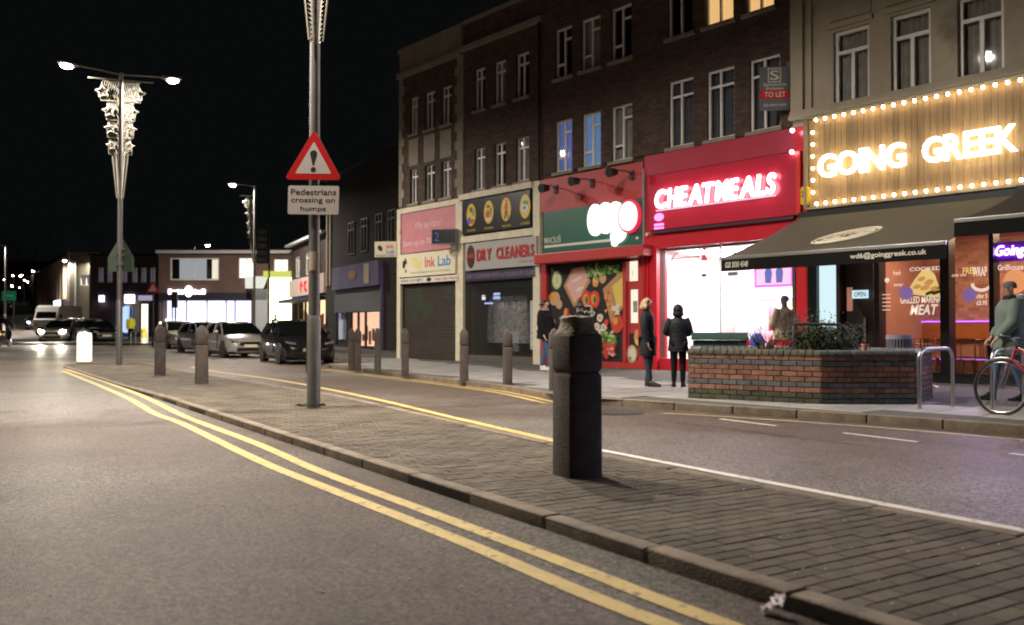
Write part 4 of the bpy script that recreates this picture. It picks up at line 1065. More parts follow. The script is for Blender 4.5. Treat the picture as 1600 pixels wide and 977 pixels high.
letters('GREEK', 'letter', gl, gg, U(1445, .3), U(1594, .3), 4.37, 4.86, -.30, .06, .06, gap=.05)

# --- awnings
canvas = mat('awning_canvas', (.090, .080, .060), .85, spec=.2, var=.06, vs=2, bump=.3, bs=200)
blackc = mat('valance_black', (.008, .008, .008), .8, spec=.1)
def awning(u0, u1, zr, zf, out, label, m):
    r = empty('awning', PF.M, label, 'awning')
    nseg = 8; b = MB(); prev = None
    rows = []
    for i in range(nseg+1):
        t = i/nseg; y = -.16 - t*(out-.16); z = zr + (zf-zr)*t - .06*sin(pi*t)
        rows.append((y, z))
    for (y0, z0), (y1, z1) in zip(rows, rows[1:]):
        b.quad((u0, y0, z0), (u0, y1, z1), (u1, y1, z1), (u1, y0, z0))
        b.quad((u0, y0, z0-.006), (u1, y0, z0-.006), (u1, y1, z1-.006), (u0, y1, z1-.006))
    b.build('canopy', m, r, smooth=True)
    MB().box(u0, u1, -out-.03, -out+.03, zf-.05, zf+.02).build('front_bar', mat('bar_grey', (.2, .2, .19), .4, .5), r, bevel=.012)
    MB().box(u0, u1, -out-.012, -out-.006, zf-.27, zf-.04).build('valance', blackc, r)
    MB().box(u0-.05, u1+.05, -.28, -.10, zr-.06, zr+.07).build('cassette', lead, r)
    for u in (u0+.5, u1-.5):
        MB().tube([(u, -.2, zr-.1), (u+.5*(1 if u < (u0+u1)/2 else -1), -out*.55, (zr+zf)/2-.2), (u, -out+.05, zf-.04)], .025).build('folding_arm', mat('arm_white', (.5, .5, .5), .4), r)
    return r
aw = awning(U(1262), U(1262)+4.36, 3.63, 2.47+.1, 3.06, 'black and brown awning with looping white emblem over the restaurant door', canvas)
print_c = mat('awning_print', (.75, .70, .55), .6)
av = -3.06-.014
text('020 3030 4548', 'lettering', print_c, aw, U(1262)+.10, U(1262)+.62, 2.37, 2.48, av, .004, 0, .1)
text('wd6@goinggreek.co.uk', 'lettering', print_c, aw, U(1262)+2.72, U(1262)+4.05, 2.365, 2.485, av, .004, .02)
# emblem on the canvas slope
def slope_pt(u, t):
    y = -.16 - t*(3.06-.16); z = 3.63 + (2.57-3.63)*t - .06*sin(pi*t) + .012; return (u, y, z)
b = MB()
for k, (ru, rt, du, dt, n_) in enumerate(((.52, .13, 0, 0, 40), (.46, .10, .06, -.03, 36), (.50, .12, -.03, .04, 40))):
    uc = U(1262)+2.05+du; tc = .62+dt
    pts = [slope_pt(uc + ru*cos(2*pi*i/n_) , tc - rt*sin(2*pi*i/n_) - .06*cos(2*pi*i/n_)) for i in range(n_)]
    b.tube(pts, .021, 5, closed=True)
b.build('emblem_swirl', print_c, aw)
me = _conv('GOING GREEK', .5, .02, .2).copy(); x0, x1, y0, y1 = bounds(me)
for v in me.vertices:
    uu_ = (v.co.x-x0)/(x1-x0); vv = (v.co.y-y0)/(y1-y0); p = slope_pt(U(1262)+1.62+uu_*.86, (.72-.17*vv-.13*(uu_-.5))); v.co = (p[0], p[1], p[2]+v.co.z*.006)
link('lettering', me, print_c, aw)
aw2 = awning(U(1262)+4.42, U(1262)+9.0, 3.68, 2.92, 2.9, 'second dark awning lit violet from below beyond the restaurant door', mat('navy_canvas', (.008, .008, .016), .8, spec=.12))
b = MB(); b.ball((U(1583, 1.2), -1.2, PF.hit(1583, 333, 1.2)[1]), .05, 8, 5); b.build('spot_lamp', emis('spot_white', (.9, .92, 1), 60), aw2)
sl_ = bpy.data.lights.new('added_awning_fill', 'SPOT'); sl_.energy = 330; sl_.color = (.60, .50, 1); sl_.spot_size = radians(150); sl_.spot_blend = .8; sl_.shadow_soft_size = .05  # unseen spot added under the awning to tint the pavement lilac
slo = bpy.data.objects.new('added_awning_fill', sl_); col.objects.link(slo); slo.parent = aw2; slo.matrix_local = Matrix.Translation((U(1583, 1.2), -1.28, 2.95)) @ Matrix.Rotation(radians(-35), 4, 'X')

# ================================================================ unseen parade end past the right edge: lit shop added for cool light
u0, u1 = D1+.01, D1+9
rf2 = empty('shop_building', PF.M, 'unseen brick building past the right edge, its cool bright shop added to light the planter', 'building', 'buildings of the shop parade')
hl2 = (u0+1.0, u1-.6, .5, 3.0)
holes_wall(u0, u1, .1, 11.0, [hl2]).build('wall', brick_c, rf2)
shell(rf2, u0, u1, 10.9, mortar)
b = MB(); y1 = 3.1
b.quad((u0+.3,y1,.1),(u1-.3,y1,.1),(u1-.3,y1,3.1),(u0+.3,y1,3.1)); b.quad((u0+.3,.23,.1),(u0+.3,y1,.1),(u0+.3,y1,3.1),(u0+.3,.23,3.1)); b.quad((u1-.3,y1,.1),(u1-.3,.23,.1),(u1-.3,.23,3.1),(u1-.3,y1,3.1)); b.quad((u0+.3,.23,3.1),(u1-.3,.23,3.1),(u1-.3,y1,3.1),(u0+.3,y1,3.1))
b.build('interior_wall', white_w, rf2)
for i in range(6):
    for j in range(2): MB().box(u0+.9+i*1.25, u0+1.6+i*1.25, .7+j*1.2, 1.4+j*1.2, 3.04, 3.07).build('ceiling_light', emis('added_cool_light', (.62, .68, 1), 130), rf2)
MB().box(hl2[0], hl2[1], .1, .108, .5, 3.0).build('glass_pane', glass, rf2)
b = MB()
for k in range(4): u = hl2[0]+(hl2[1]-hl2[0])*k/3; b.box(u-.03, u+.03, .06, .16, .5, 3.0)
b.build('mullion', upvc, rf2); MB().box(u0+.3, u1-.3, -.25, -.003, 3.2, 4.0).build('fascia_panel', mat('deep_blue', (.02, .03, .12), .5), rf2)
MB().box(u0+1.5, u1-1.5, 2.2, 2.8, .1, 1.1).build('counter', upvc, rf2)
# ---------------------------------------------------------------- street lamps
galv = mat('lamp_steel', (.22, .215, .205), .42, .55, var=.15, vs=4)
lamp_e = emis('lamp_lens', LAMP_COL, 70)
def lamp_head(parent, p, d, power, far=False):
    """p: arm end, d: unit direction outwards"""
    a = math.atan2(d[1], d[0]); M = Matrix.Translation(p) @ Matrix.Rotation(a, 4, 'Z') @ Matrix.Rotation(radians(-4), 4, 'Y')
    h = MB().loft([[(x, w*cos(t), .07 + hh*sin(t)) for t in [2*pi*i/10 for i in range(10)]] for x, w, hh in ((0, .05, .04), (.12, .12, .07), (.45, .15, .08), (.62, .1, .05))]).build('lamp_head', galv, parent, M=M, smooth=True)
    MB().ball((.36, 0, -.01), .13, 12, 8, (1.4, 1, .7)).build('lens', lamp_e, h, smooth=True)
    if power:
        ld = bpy.data.lights.new('street_light', 'AREA'); ld.shape = 'DISK'; ld.size = .28; ld.energy = power; ld.color = LAMP_COL; ld.spread = radians(168)
        lo = bpy.data.objects.new('street_light', ld); col.objects.link(lo); lo.parent = parent
        lo.matrix_local = Matrix.Translation(Vector(p) + Vector((d[0]*.36, d[1]*.36, -.10)))
def street_lamp(x, y, z0, H, arms, label, group, r0=.095, r1=.065, power=LAMP_W, split=1.25):
    r = empty('street_lamp', place(x, y, z0), label, 'street lamp', group)
    MB().lathe([(r0*1.02, 0), (r0, .05), (r0, split), (r1*1.25, split+.05)], n=18).build('pole_base', galv, r, smooth=True)
    MB().lathe([(r1*1.2, split+.04), (r1, H)], n=16).build('pole', galv, r, smooth=True)
    MB().box(-r0-.004, -r0+.02, -.05, .05, .5, .95).build('access_door', galv, r)
    for (dx, dy, L, rise) in arms:
        d = Vector((dx, dy, 0)).normalized()
        MB().tube([Vector((0, 0, H-.06)), d*L*.5 + Vector((0, 0, H-.06+rise*.6)), d*L + Vector((0, 0, H-.06+rise))], .028, 8).build('arm', galv, r, smooth=True)
        lamp_head(r, d*L + Vector((0, 0, H-.13+rise)), d, power)
    return r
md_ = (.85, .53)
two = [(md_[0], md_[1], 1.2, .10), (-md_[0], -md_[1], 1.2, .10)]
pc = G(490, 638, ZI); pl = G(186, 570, .03)
lampc = street_lamp(pc.x, pc.y, ZI-.01, 9.25, two, 'tall twin arm street lamp carrying the red triangle warning sign', 'twin arm street lamps on the island')
st = MB().box(-.003-.09, -.003-.02, -.11, -.085, 0, .0)
MB().loft([[(.082*sin(t), -.082*cos(t), z) for t in [-.75+i*.25 for i in range(7)]] + [(.076*sin(t), -.076*cos(t), z) for t in [.75-i*.25 for i in range(7)]] for z in (1.93, 2.19)]).build('sticker', mat('sticker_cream', (.45, .38, .27), .6), lampc)
lampl = street_lamp(pl.x, pl.y, .02, 9.25, two, 'tall twin arm street lamp at the left, above the glowing white bollard', 'twin arm street lamps on the island', split=2.0)
def single(px, pyb, pytop, Y, ax, label, L=1.5, power=LAMP_W*1.2, H=None, pylamp=None):
    p = AT(px, 512, Y); z0 = zg(Y)
    top = AT(px, pytop, Y).z
    return street_lamp(p.x, p.y, z0, top-z0, [(ax, -.12, L, .12)], label, 'street lamps along the high street', .085, .06, power=power)
l3 = single(397, 0, 290, 50, -1, 'single arm street lamp with star decoration in front of the lit shops', L=.85)
l4 = single(303, 0, 384, 80, 1, 'slim single arm street lamp before the long white framed window', L=.9, power=LAMP_W*.3)
far_l = [(117, 408, 92, -1, .7), (8, 384, 75, -1, .5), (66, 424, 125, -1, .9), (170, 407, 92, -1, .9), (20, 432, 160, 1, 1), (31, 431, 175, -1, 1), (42, 430, 195, -1, .8), (25, 446, 230, -1, .8)]
lbls = ['lamp at the corner of the block of flats', 'lamp at the extreme left edge', 'lamp against the ribbed wing of the flats', 'lamp to the left of the dark triangular sign', 'distant lamp up the hill, left of its cluster', 'distant lamp in the middle of the hill cluster', 'distant lamp at the right of the hill cluster', 'lowest distant lamp of the hill cluster']
for i, (px, py, Y, ax, L) in enumerate(far_l):
    single(px, 0, py, Y, ax, lbls[i], L=L, power=LAMP_W*1.3 if Y < 100 else 0)
# more tiny lamps up the hill
for i, (px, py, Y) in enumerate([(15, 437, 200), (35, 441, 205), (46, 438, 210), (12, 448, 215), (38, 450, 220)]):
    single(px, 0, py, Y, 1 if i % 2 else -1, ['second', 'fourth', 'rightmost', 'leftmost', 'middle'][i] + ' of five tiny lamps low on the far hill', L=.8, power=0)

street_lamp(-12.5, 13.0, .0, 8.2, [(1, -.1, 1.4, .1)], 'single arm street lamp on the opposite side of the road', 'street lamps along the high street', power=LAMP_W*.95)
# ---------------------------------------------------------------- star decorations on the lamps
rope = mat('rope_light', (.34, .32, .26), .5)
def star_pts(cx, cz, R, r, rot=0):
    return [(cx + (R if i % 2 == 0 else r)*sin(rot + pi*i/5), cz + (R if i % 2 == 0 else r)*cos(rot + pi*i/5)) for i in range(10)]
def decoration(M, label, sides=(-1, 1), s=1.0, group='hanging star decorations on lamp posts'):
    r = empty('star_decoration', M, label, 'decoration', group)
    y = -.10
    b = MB()
    for sd in sides: b.box(0, sd*.95*s, y-.02, y+.02, -.03, .0)
    b.build('top_bar', rope, r)
    rows = [(.52, -.42, .21), (.34, -1.02, .19), (.30, -1.57, .17), (.26, -2.10, .15)]
    for sd in sides:
        for cx, cz, R in rows:
            b = MB(); b.tube([(p[0], y-.02, p[1]) for p in star_pts(sd*cx*s, cz, R, R*.5, sd*.15)], .017, 6, closed=True); b.build('star', rope, r, smooth=True)
        b = MB(); z0 = -.05
        for cx, cz, R in rows:
            w = cx*.95*s
            b.tube([(sd*.08, y, cz-.28), (sd*(w+.08), y, cz-.28), (sd*(w+.10), y, cz-.12)], .012, 5)
            for k in range(9):
                a = sd*(.09 + w*k/9); b.tube([(a+.03*sin(q*2.2+k), y+.01, z0 + (cz-.28-z0)*q/7) for q in range(8)], .007, 4)
            z0 = cz-.28
        # tapering tail
        for k in (0, 1):
            x0, x1 = (.24, .09) if k == 0 else (.13, .05)
            b.tube([(sd*x0, y, -2.25), (sd*(x0+x1)/2, y, -3.0), (sd*x1, y, -3.75)], .018, 5)
        for q in range(24):
            t = q/23; z = -2.28 - 1.45*t; a = .24 + (.09-.24)*t; c = .13 + (.05-.13)*t
            b.tube([(sd*a, y, z), (sd*c, y-.01, z-.05)], .011, 4)
        b.build('rope_lights', rope, r)
    return r
Md = lambda p, z: Matrix.Translation((p.x, p.y, z)) @ Matrix.Rotation(math.atan2(md_[1], md_[0])-.22, 4, 'Z')
decoration(Md(pl, 9.03), 'hanging star decoration on the tall twin arm lamp at the left')
decoration(Md(pc, 9.03-.08), 'star decoration whose tail hangs above the red triangle sign')
p3 = AT(397, 512, 50); decoration(place(p3.x, p3.y, AT(397, 306, 50).z, .1), 'star decoration on one side of the lamp before the lit shops', sides=(-1,), s=.85)

# ---------------------------------------------------------------- warning signs
sign_red = mat('sign_red', (.52, .015, .015), .35); sign_wh = mat('sign_face', (.55, .50, .47), .4); sign_bk = mat('sign_black', (.015, .015, .015), .5); sign_back = mat('sign_back_green', (.075, .11, .075), .5, .1)
def tri(R, cz, rad=.0, n=5):
    """rounded equilateral triangle, flat side down; R = circumradius of the corner centres"""
    out = []
    for k in range(3):
        a = pi/2 + k*2*pi/3; cx, cy = R*cos(a), cz + R*sin(a)
        for i in range(n): t = a - pi/3 + 2*pi/3*i/(n-1); out.append((cx + rad*cos(t), cy + rad*sin(t)))
    return out
def warn_sign(M, label, mirror=False, group=None, cat='traffic sign'):
    r = empty('warning_sign', M, label, cat, group)
    y = -.10
    MB().prism(tri(.395, .0, .04), y, y+.004).build('panel', [sign_back], r)
    MB().prism(tri(.395, .0, .038), y-.0006, y-.0002).build('red_border', sign_red, r)
    MB().prism(tri(.275, -.0, .012), y-.0012, y-.0008).build('white_face', sign_wh, r)
    b = MB(); b.prism([(-.012, -.035)] + [(.052*cos(t), .125+.052*sin(t)) for t in [pi + -pi*i/10 for i in range(11)]] + [(.012, -.035)], y-.0018, y-.0014)
    b.prism(ell(0, -.095, .038, .038, 16), y-.0018, y-.0014); b.build('exclamation_mark', sign_bk, r)
    b = MB()
    for z in (.05, -.15): b.box(-.11, .11, y+.006, y+.03, z-.02, z+.02); b.box(-.1, -.08, y+.03, .09, z-.02, z+.02); b.box(.08, .1, y+.03, .09, z-.02, z+.02)
    b.build('bracket', galv, r); return r
def plate_sign(M, label, w=.73, h=.41, txt=True):
    r = empty('sign_plate', M, label, 'traffic sign'); y = -.10
    def rr(w, h, q): return [(sx*(w/2-q) + q*cos(t), sy*(h/2-q) + q*sin(t)) for sx, sy, a0 in ((1,1,0), (-1,1,pi/2), (-1,-1,pi), (1,-1,1.5*pi)) for t in [a0 + i*pi/6 for i in range(4)]]
    MB().prism(rr(w, h, .03), y, y+.004).build('panel', sign_back, r)
    f = MB().prism(rr(w-.012, h-.012, .026), y-.0008, y-.0003).build('face', sign_wh, r)
    if txt:
        for s_, a, c, z0, z1 in (('Pedestrians', -.32, .32, .07, .155), ('crossing on', -.315, .305, -.055, .035), ('humps', -.18, .18, -.17, -.085)):
            text(s_, 'lettering', sign_bk, f, a, c, z0, z1, y-.0032, .002, .02)
    MB().box(-.1, .1, y+.006, .09, -.03, .03).build('bracket', galv, r); return r
rz_c = radians(-4)
zt = CAMZ + (HY-284)/ (FPX/pc.y); zc_ = AT(492, 284, pc.y).z
Mc = lambda z: Matrix.Translation((pc.x+.015, pc.y, z)) @ Matrix.Rotation(rz_c, 4, 'Z') @ Matrix.Rotation(radians(1.2), 4, 'Y')
warn_sign(Mc(zc_+.245), 'red bordered triangle sign with exclamation mark facing the camera')
plate_sign(Mc(AT(492, 314.5, pc.y).z), 'white plate reading Pedestrians crossing on humps below the triangle')
Ml = lambda z: Matrix.Translation((pl.x, pl.y, z)) @ Matrix.Rotation(pi+.08, 4, 'Z')
warn_sign(Ml(AT(186, 401, pl.y).z+.2), 'dark green back of a triangle sign on the left twin arm lamp')
o = plate_sign(Ml(AT(186, 413, pl.y).z), 'dark green back of a plate under the triangle on the left lamp', w=.8, h=.46, txt=False)

# ---------------------------------------------------------------- bollards
conc = mat('dark_concrete', (.055, .042, .036), .85, var=.35, vs=7, bump=.5, bs=50, spots=((.045, .055, .025), 3, .62))
moss = mat('mossy_mortar', (.22, .20, .145), .95, var=.4, vs=14, bump=1.6, bs=35)
def sq_ring(a, ch, z):
    h = a/2; return [(h-ch, -h, z), (h, -h+ch, z), (h, h-ch, z), (h-ch, h, z), (-h+ch, h, z), (-h, h-ch, z), (-h, -h+ch, z), (-h+ch, -h, z)]
def concrete_bollard(M, a, H, label, group=None, broken=False, name='concrete_bollard'):
    r = empty(name, M, label, 'bollard', group)
    zs = H*.66
    MB().loft([sq_ring(a*1.01, .02, -.05), sq_ring(a, .02, 0), sq_ring(a*.99, .02, zs-.03), sq_ring(a*.9, .02, zs)]).build('post', conc, r, smooth=True, bevel=.004, seg=1)
    zt = H*.905
    MB().loft([sq_ring(a*.88, .018, zs+.001), sq_ring(a*1.0, .02, zs+.03), sq_ring(a*1.01, .02, zt-.05*a), sq_ring(a*.93, .02, zt)]).build('head', conc, r, smooth=True, bevel=.004, seg=1)
    if broken:
        rings = []
        for k, (w, dz) in enumerate(((.95, .001), (.93, .014), (.90, .035), (.84, .06), (.78, .095), (.82, .118), (.76, .130), (.4, .133))):
            n = 20; rings.append([])
            for i in range(n):
                t = 2*pi*i/n; sqf = 1/max(abs(cos(t)), abs(sin(t))); q = (sqf if k < 2 else 1 + (sqf-1)*.45)
                wob = 1 + (.0 if k < 1 else .05*random.uniform(-1, 1))
                rings[-1].append((a/2*w*q*cos(t)*wob - (.0 if k < 3 else .0), a/2*w*q*sin(t)*wob, zt + dz + (random.uniform(-.012, .012) if k > 0 else 0)))
        MB().loft(rings).build('broken_cap', moss, r, smooth=True, angle=60)
        MB().cyl((a*.12, -a/2-.004, H*.80), (a*.12, -a/2+.02, H*.80), .018, n=10).build('fixing_hole', sign_bk, r)
    else:
        MB().loft([sq_ring(a*.94, .018, zt+.001), sq_ring(a*.6, .015, zt+H*.055), sq_ring(a*.12, .004, H)]).build('cap', conc, r)
    return r
pb = G(902, 742, ZI)
concrete_bollard(place(pb.x, pb.y, ZI, radians(27)), .29, 1.19, 'big dark concrete bollard with broken mossy cap in the foreground', 'concrete bollards on the island', broken=True)
for px, py, l in ((315, 599, 'dark concrete bollard with pointed cap, right one of the pair at the left'), (250, 586, 'dark concrete bollard with pointed cap, left one of the pair at the left')):
    p = G(px, py, .03); concrete_bollard(place(p.x, p.y, .03, radians(27)), .245, 1.22, l, 'concrete bollards on the island')
bl = [(549, 576, 'farthest left in front of the dark shop with pink light'), (559, 577, 'second from left before the dark shop'), (590, 580, 'in front of the right end of the dark shop'), (633, 585, 'in front of the left pillar of the printer shop'),
      (725, 595, 'between the printer shop and the dry cleaner'), (793, 601, 'in front of the dry cleaner shutter'), (866, 609, 'half hidden behind the big broken bollard')]
for px, py, l in bl:
    p = G(px, py, .11); concrete_bollard(place(p.x, p.y, .11, radians(12)), .165, 1.08, 'slim brown bollard ' + l, 'slim bollards along the shop pavement', name='pavement_bollard')
# keep left lit bollard
p = G(132, 567, .03)
r = empty('lit_bollard', place(p.x, p.y, .02, .15), 'glowing white illuminated bollard at the tip of the island', 'bollard')
MB().loft([[(sx*w, sy*.16, z) for sx, sy in ((-1,-1), (1,-1), (1,1), (-1,1))] for w, z in ((.185, .06), (.185, .5), (.18, .95), (.16, 1.0))]).build('lit_body', emis('bollard_glow', (1, .98, .86), 2.6), r, bevel=.02)
MB().box(-.21, .21, -.2, .2, 0, .06).build('base', mat('bollard_base', (.4, .35, .1), .6), r)
MB().box(-.192, -.187, -.165, .165, .08, .9).build('yellow_side', emis('bollard_yellow', (1, .85, .25), 1.6), r)

# ---------------------------------------------------------------- brick planter
redb = mat('planter_red_brick', (.19, .088, .058), .8, var=.4, vs=9, bump=.7, bs=60, isl=.28)
blueb = mat('planter_blue_brick', (.075, .085, .085), .6, var=.25, vs=9, bump=.6, bs=60, isl=.2)
mort = mat('planter_mortar', (.06, .053, .043), .95, var=.3, vs=10)
PC = G(1283, 632, .11); PR = G(1433, 632, .11); PL = G(1075, 622, .11)
PR = Vector((PR.x, PC.y+.02, .11))
back = 2.0
nR = Vector((0, 1, 0)); 
dl = (PL-PC); dl.normalize(); dr = (PR-PC); dr.normalize()
P4 = PR + Vector((.75, 1.1, 0)); P5 = P4 + Vector((-.9, 1.3, 0)); P6 = PL + Vector((.5, 2.2, 0)); 
poly6 = [PL, PC, PR, P4, P5, P6]
plr = empty('brick_planter', None, 'low brick planter with bands of dark blue brick beside the bicycle hoop', 'planter')
cen = sum(poly6, Vector())/6
inner_p = [q + (cen-q).normalized()*.26 for q in poly6]
def inset_pt(q, d): return q + (cen-q).normalized()*d
b = MB()
b.slab([tuple(inset_pt(q, .02)[:2]) for q in poly6], .10, .60); b.build('core', mort, plr)
b = MB(); n = 6
o_ = [inset_pt(q, .02) for q in poly6]; i_ = inner_p
for i in range(n):
    j = (i+1) % n
    b.faces([(o_[i].x,o_[i].y,.6),(o_[j].x,o_[j].y,.6),(i_[j].x,i_[j].y,.6),(i_[i].x,i_[i].y,.6),(o_[i].x,o_[i].y,.795),(o_[j].x,o_[j].y,.795),(i_[j].x,i_[j].y,.795),(i_[i].x,i_[i].y,.795)],
        [(0,1,5,4),(2,3,7,6),(4,5,6,7)])
b.build('wall_core', mort, plr)
MB().slab([tuple(q[:2]) for q in i_], .6, .72).build('soil', mat('soil', (.035, .025, .018), .95, bump=1.5, bs=20), plr)
bmesh_red = MB().box(0, .215, 0, .03, 0, .065).mesh('brick', bevel=.004, seg=1); bmesh_half = MB().box(0, .1025, 0, .03, 0, .065).mesh('brick', bevel=.004, seg=1)
bm_b = bmesh_red.copy(); bm_bh = bmesh_half.copy(); bm_m = bmesh_red.copy(); bm_mh = bmesh_half.copy(); mossk = mat('mossy_brick', (.055, .056, .032), .9, var=.4, vs=9, bump=.8, bs=50, isl=.2)
for i in range(6):
    A, B = poly6[i], poly6[(i+1) % 6]; L = (B-A).length; a = math.atan2(B.y-A.y, B.x-A.x); visible = i in (0, 1)
    rows = 9; far_b = {'r': MB(), 'b': MB()}
    for k in range(rows):
        blue = k in (0, 1, 3, 7)
        z = .11 + k*.0765 + .006; x = 0.0
        if k % 2: x = -.1125
        while x < L-.02:
            x0 = max(x, 0); x1 = min(x+.215, L)
            if x1-x0 > .03:
                if visible:
                    full = (x1-x0) > .21
                    wet = blue and k < 2 and i == 0; me = ((bm_m if wet else bm_b) if blue else bmesh_red) if full else ((bm_mh if wet else bm_bh) if blue else bmesh_half)
                    sc_ = (x1-x0)/(.215 if full else .1025)
                    M = Matrix.Translation((A.x, A.y, 0)) @ Matrix.Rotation(a, 4, 'Z') @ Matrix.Translation((x0, random.uniform(-.003, .002), z)) @ Matrix.Scale(sc_, 4, (1, 0, 0))
                    link('brick', me, (mossk if wet else blueb) if blue else redb, plr, M)
                else:
                    q = far_b['b' if blue else 'r']; ca, sa_ = cos(a), sin(a); vs = []
                    for zz in (z, z+.065):
                        for xx, yy in ((x0, 0), (x1, 0), (x1, .03), (x0, .03)): vs.append((A.x+xx*ca-yy*sa_, A.y+xx*sa_+yy*ca, zz))
                    q.faces(vs, [(0,3,2,1),(4,5,6,7),(0,1,5,4),(1,2,6,5),(2,3,7,6),(3,0,4,7)])
            x += .225
    if not visible:
        far_b['r'].build('brickwork', redb, plr, kind='stuff'); far_b['b'].build('brickwork', blueb, plr, kind='stuff')
# rounded coping bricks, laid across
cop = MB().loft([[(x, y_, z_) for y_, z_ in ((-.012, 0), (-.012, .04), (0.008, .066), (.04, .078), (.18, .078), (.215, .06), (.225, 0))] for x in (0, .094)]).mesh('coping_brick', smooth=True, angle=50)
copm = cop.copy(); mossb = mat('mossy_coping', (.06, .058, .036), .9, var=.4, vs=9, bump=.8, bs=50, isl=.2)
for i in range(6):
    A, B = poly6[i], poly6[(i+1) % 6]; L = (B-A).length; a = math.atan2(B.y-A.y, B.x-A.x)
    nn_ = int(L/.104); st2 = L/nn_
    if i in (0, 1):
        for k in range(nn_):
            M = Matrix.Translation((A.x, A.y, 0)) @ Matrix.Rotation(a, 4, 'Z') @ Matrix.Translation((k*st2+.004, random.uniform(-.004, .003), .798))
            link('coping_brick', cop if i else copm, blueb if i else mossb, plr, M)
    else:
        b = MB(); ca, sa_ = cos(a), sin(a)
        for k in range(nn_):
            x0, x1 = k*st2+.004, (k+1)*st2-.006; pr = ((-.012, 0), (-.012, .04), (.04, .078), (.18, .078), (.225, 0))
            b.loft([[(A.x+x*ca-y_*sa_, A.y+x*sa_+y_*ca, .798+z_) for y_, z_ in pr] for x in (x0, x1)])
        b.build('coping', blueb, plr, kind='stuff')
# ---------------------------------------------------------------- planting
leaf = mat('dark_leaf', (.045, .065, .03), .6, var=.5, vs=9, isl=.45, spec=.3)
twig = mat('twig', (.06, .04, .028), .9)
def leafy(name, c, sx, sy, sz, n, label, cat, group=None, ls=.05, seedz=.72, lm=leaf, twigs=14, dens=1.0):
    r = empty(name, place(c[0], c[1], seedz), label, cat, group)
    b = MB()
    for i in range(twigs):
        a = random.uniform(0, 2*pi); q = random.uniform(.2, .95)
        b.tube([(0.15*cos(a)*sx, .15*sin(a)*sy, -.02), (.5*q*sx*cos(a), .5*q*sy*sin(a), sz*.5), (q*sx*cos(a+.3), q*sy*sin(a+.3), sz*random.uniform(.75, 1.1))], [.010, .007, .003], 4)
    b.build('branches', twig, r)
    L = MB(); cl = [(random.uniform(-.8, .8)*sx, random.uniform(-.8, .8)*sy, random.uniform(.15, .95)*sz, random.uniform(.12, .28)) for _ in range(26)]
    for i in range(n):
        if random.random() < .8:
            k = random.choice(cl); x = k[0]+random.gauss(0, k[3]*.6); y = k[1]+random.gauss(0, k[3]*.6); z = k[2]+random.gauss(0, k[3]*.45)
        else: x, y, z = random.uniform(-1, 1)*sx, random.uniform(-1, 1)*sy, random.uniform(0, 1.05)*sz
        if z < 0: z = random.uniform(0, .1)
        a, t = random.uniform(0, 2*pi), random.uniform(-.9, .9); s = ls*random.uniform(.5, 1.2)
        d = Vector((cos(a)*cos(t), sin(a)*cos(t), sin(t))); e = d.cross(Vector((random.uniform(-1,1), random.uniform(-1,1), 1))).normalized()
        p = Vector((x, y, z)); L.quad(p, p+d*s*.5+e*s*.28, p+d*s, p+d*s*.5-e*s*.28)
    L.build('foliage', lm, r); return r
def at_(px, Y): v = AT(px, 512, Y); return (v.x, v.y)
leafy('low_hedge', at_(1290, 13.85), .50, .40, .50, 9000, 'dense dark evergreen hedge inside the planter under the metal rail', 'shrub', ls=.045, seedz=.74)
rail = empty('hand_rail', None, 'dark metal rail bent down at its right end over the planter hedge', 'rail')
rp = [AT(1240, 510, 13.5), AT(1242, 506.5, 13.5), AT(1280, 506.5, 13.5), AT(1312, 507, 13.45), AT(1318, 511, 13.45), AT(1343, 548, 13.4)]
MB().tube([rp[0] + Vector((0, 0, -.4))] + rp + [rp[-1] + Vector((.01, 0, -.12))], .019, 8).build('top_rail', mat('rail_metal', (.10, .08, .11), .35, .6), rail, smooth=True)
leafy('twiggy_shrub', at_(1197, 14.0), .36, .25, .42, 420, 'sparse twiggy shrub at the middle of the planter before the bright window', 'shrub', ls=.035, twigs=34)
leafy('twiggy_shrub', at_(1252, 14.2), .22, .2, .62, 160, 'thin twigs rising at the left end of the dark hedge', 'shrub', ls=.03, twigs=16)
ft_ = empty('flower_pot', place(*at_(1351, 13.1), .872), 'small terracotta pot on the planter wall', 'pot')
MB().lathe([(.035, 0), (.05, .07), (.055, .07), (.055, .09), (.045, .09), (.042, .06)], n=14).build('pot', mat('terracotta', (.5, .19, .09), .8), ft_, smooth=True)
# grey slatted bin
bn = empty('slatted_bin', place(*at_(1405, 14.6), .11), 'grey slatted litter bin behind the right end of the planter', 'litter bin')
for k in range(26):
    a = 2*pi*k/26; MB().box(-.012, .012, -.006, .006, .05, .93).build('slat', mat('bin_grey', (.2, .2, .22), .5, .3), bn, M=Matrix.Translation((.19*cos(a), .19*sin(a), 0)) @ Matrix.Rotation(a+pi/2, 4, 'Z'))
MB().cyl((0, 0, .05), (0, 0, .9), .17, n=20).build('liner', lead, bn); MB().lathe([(.205, .90), (.205, .97), (.16, .97), (.16, .93)], n=26).build('rim', mat('rim_lilac', (.3, .28, .4), .4, .3), bn, smooth=True)
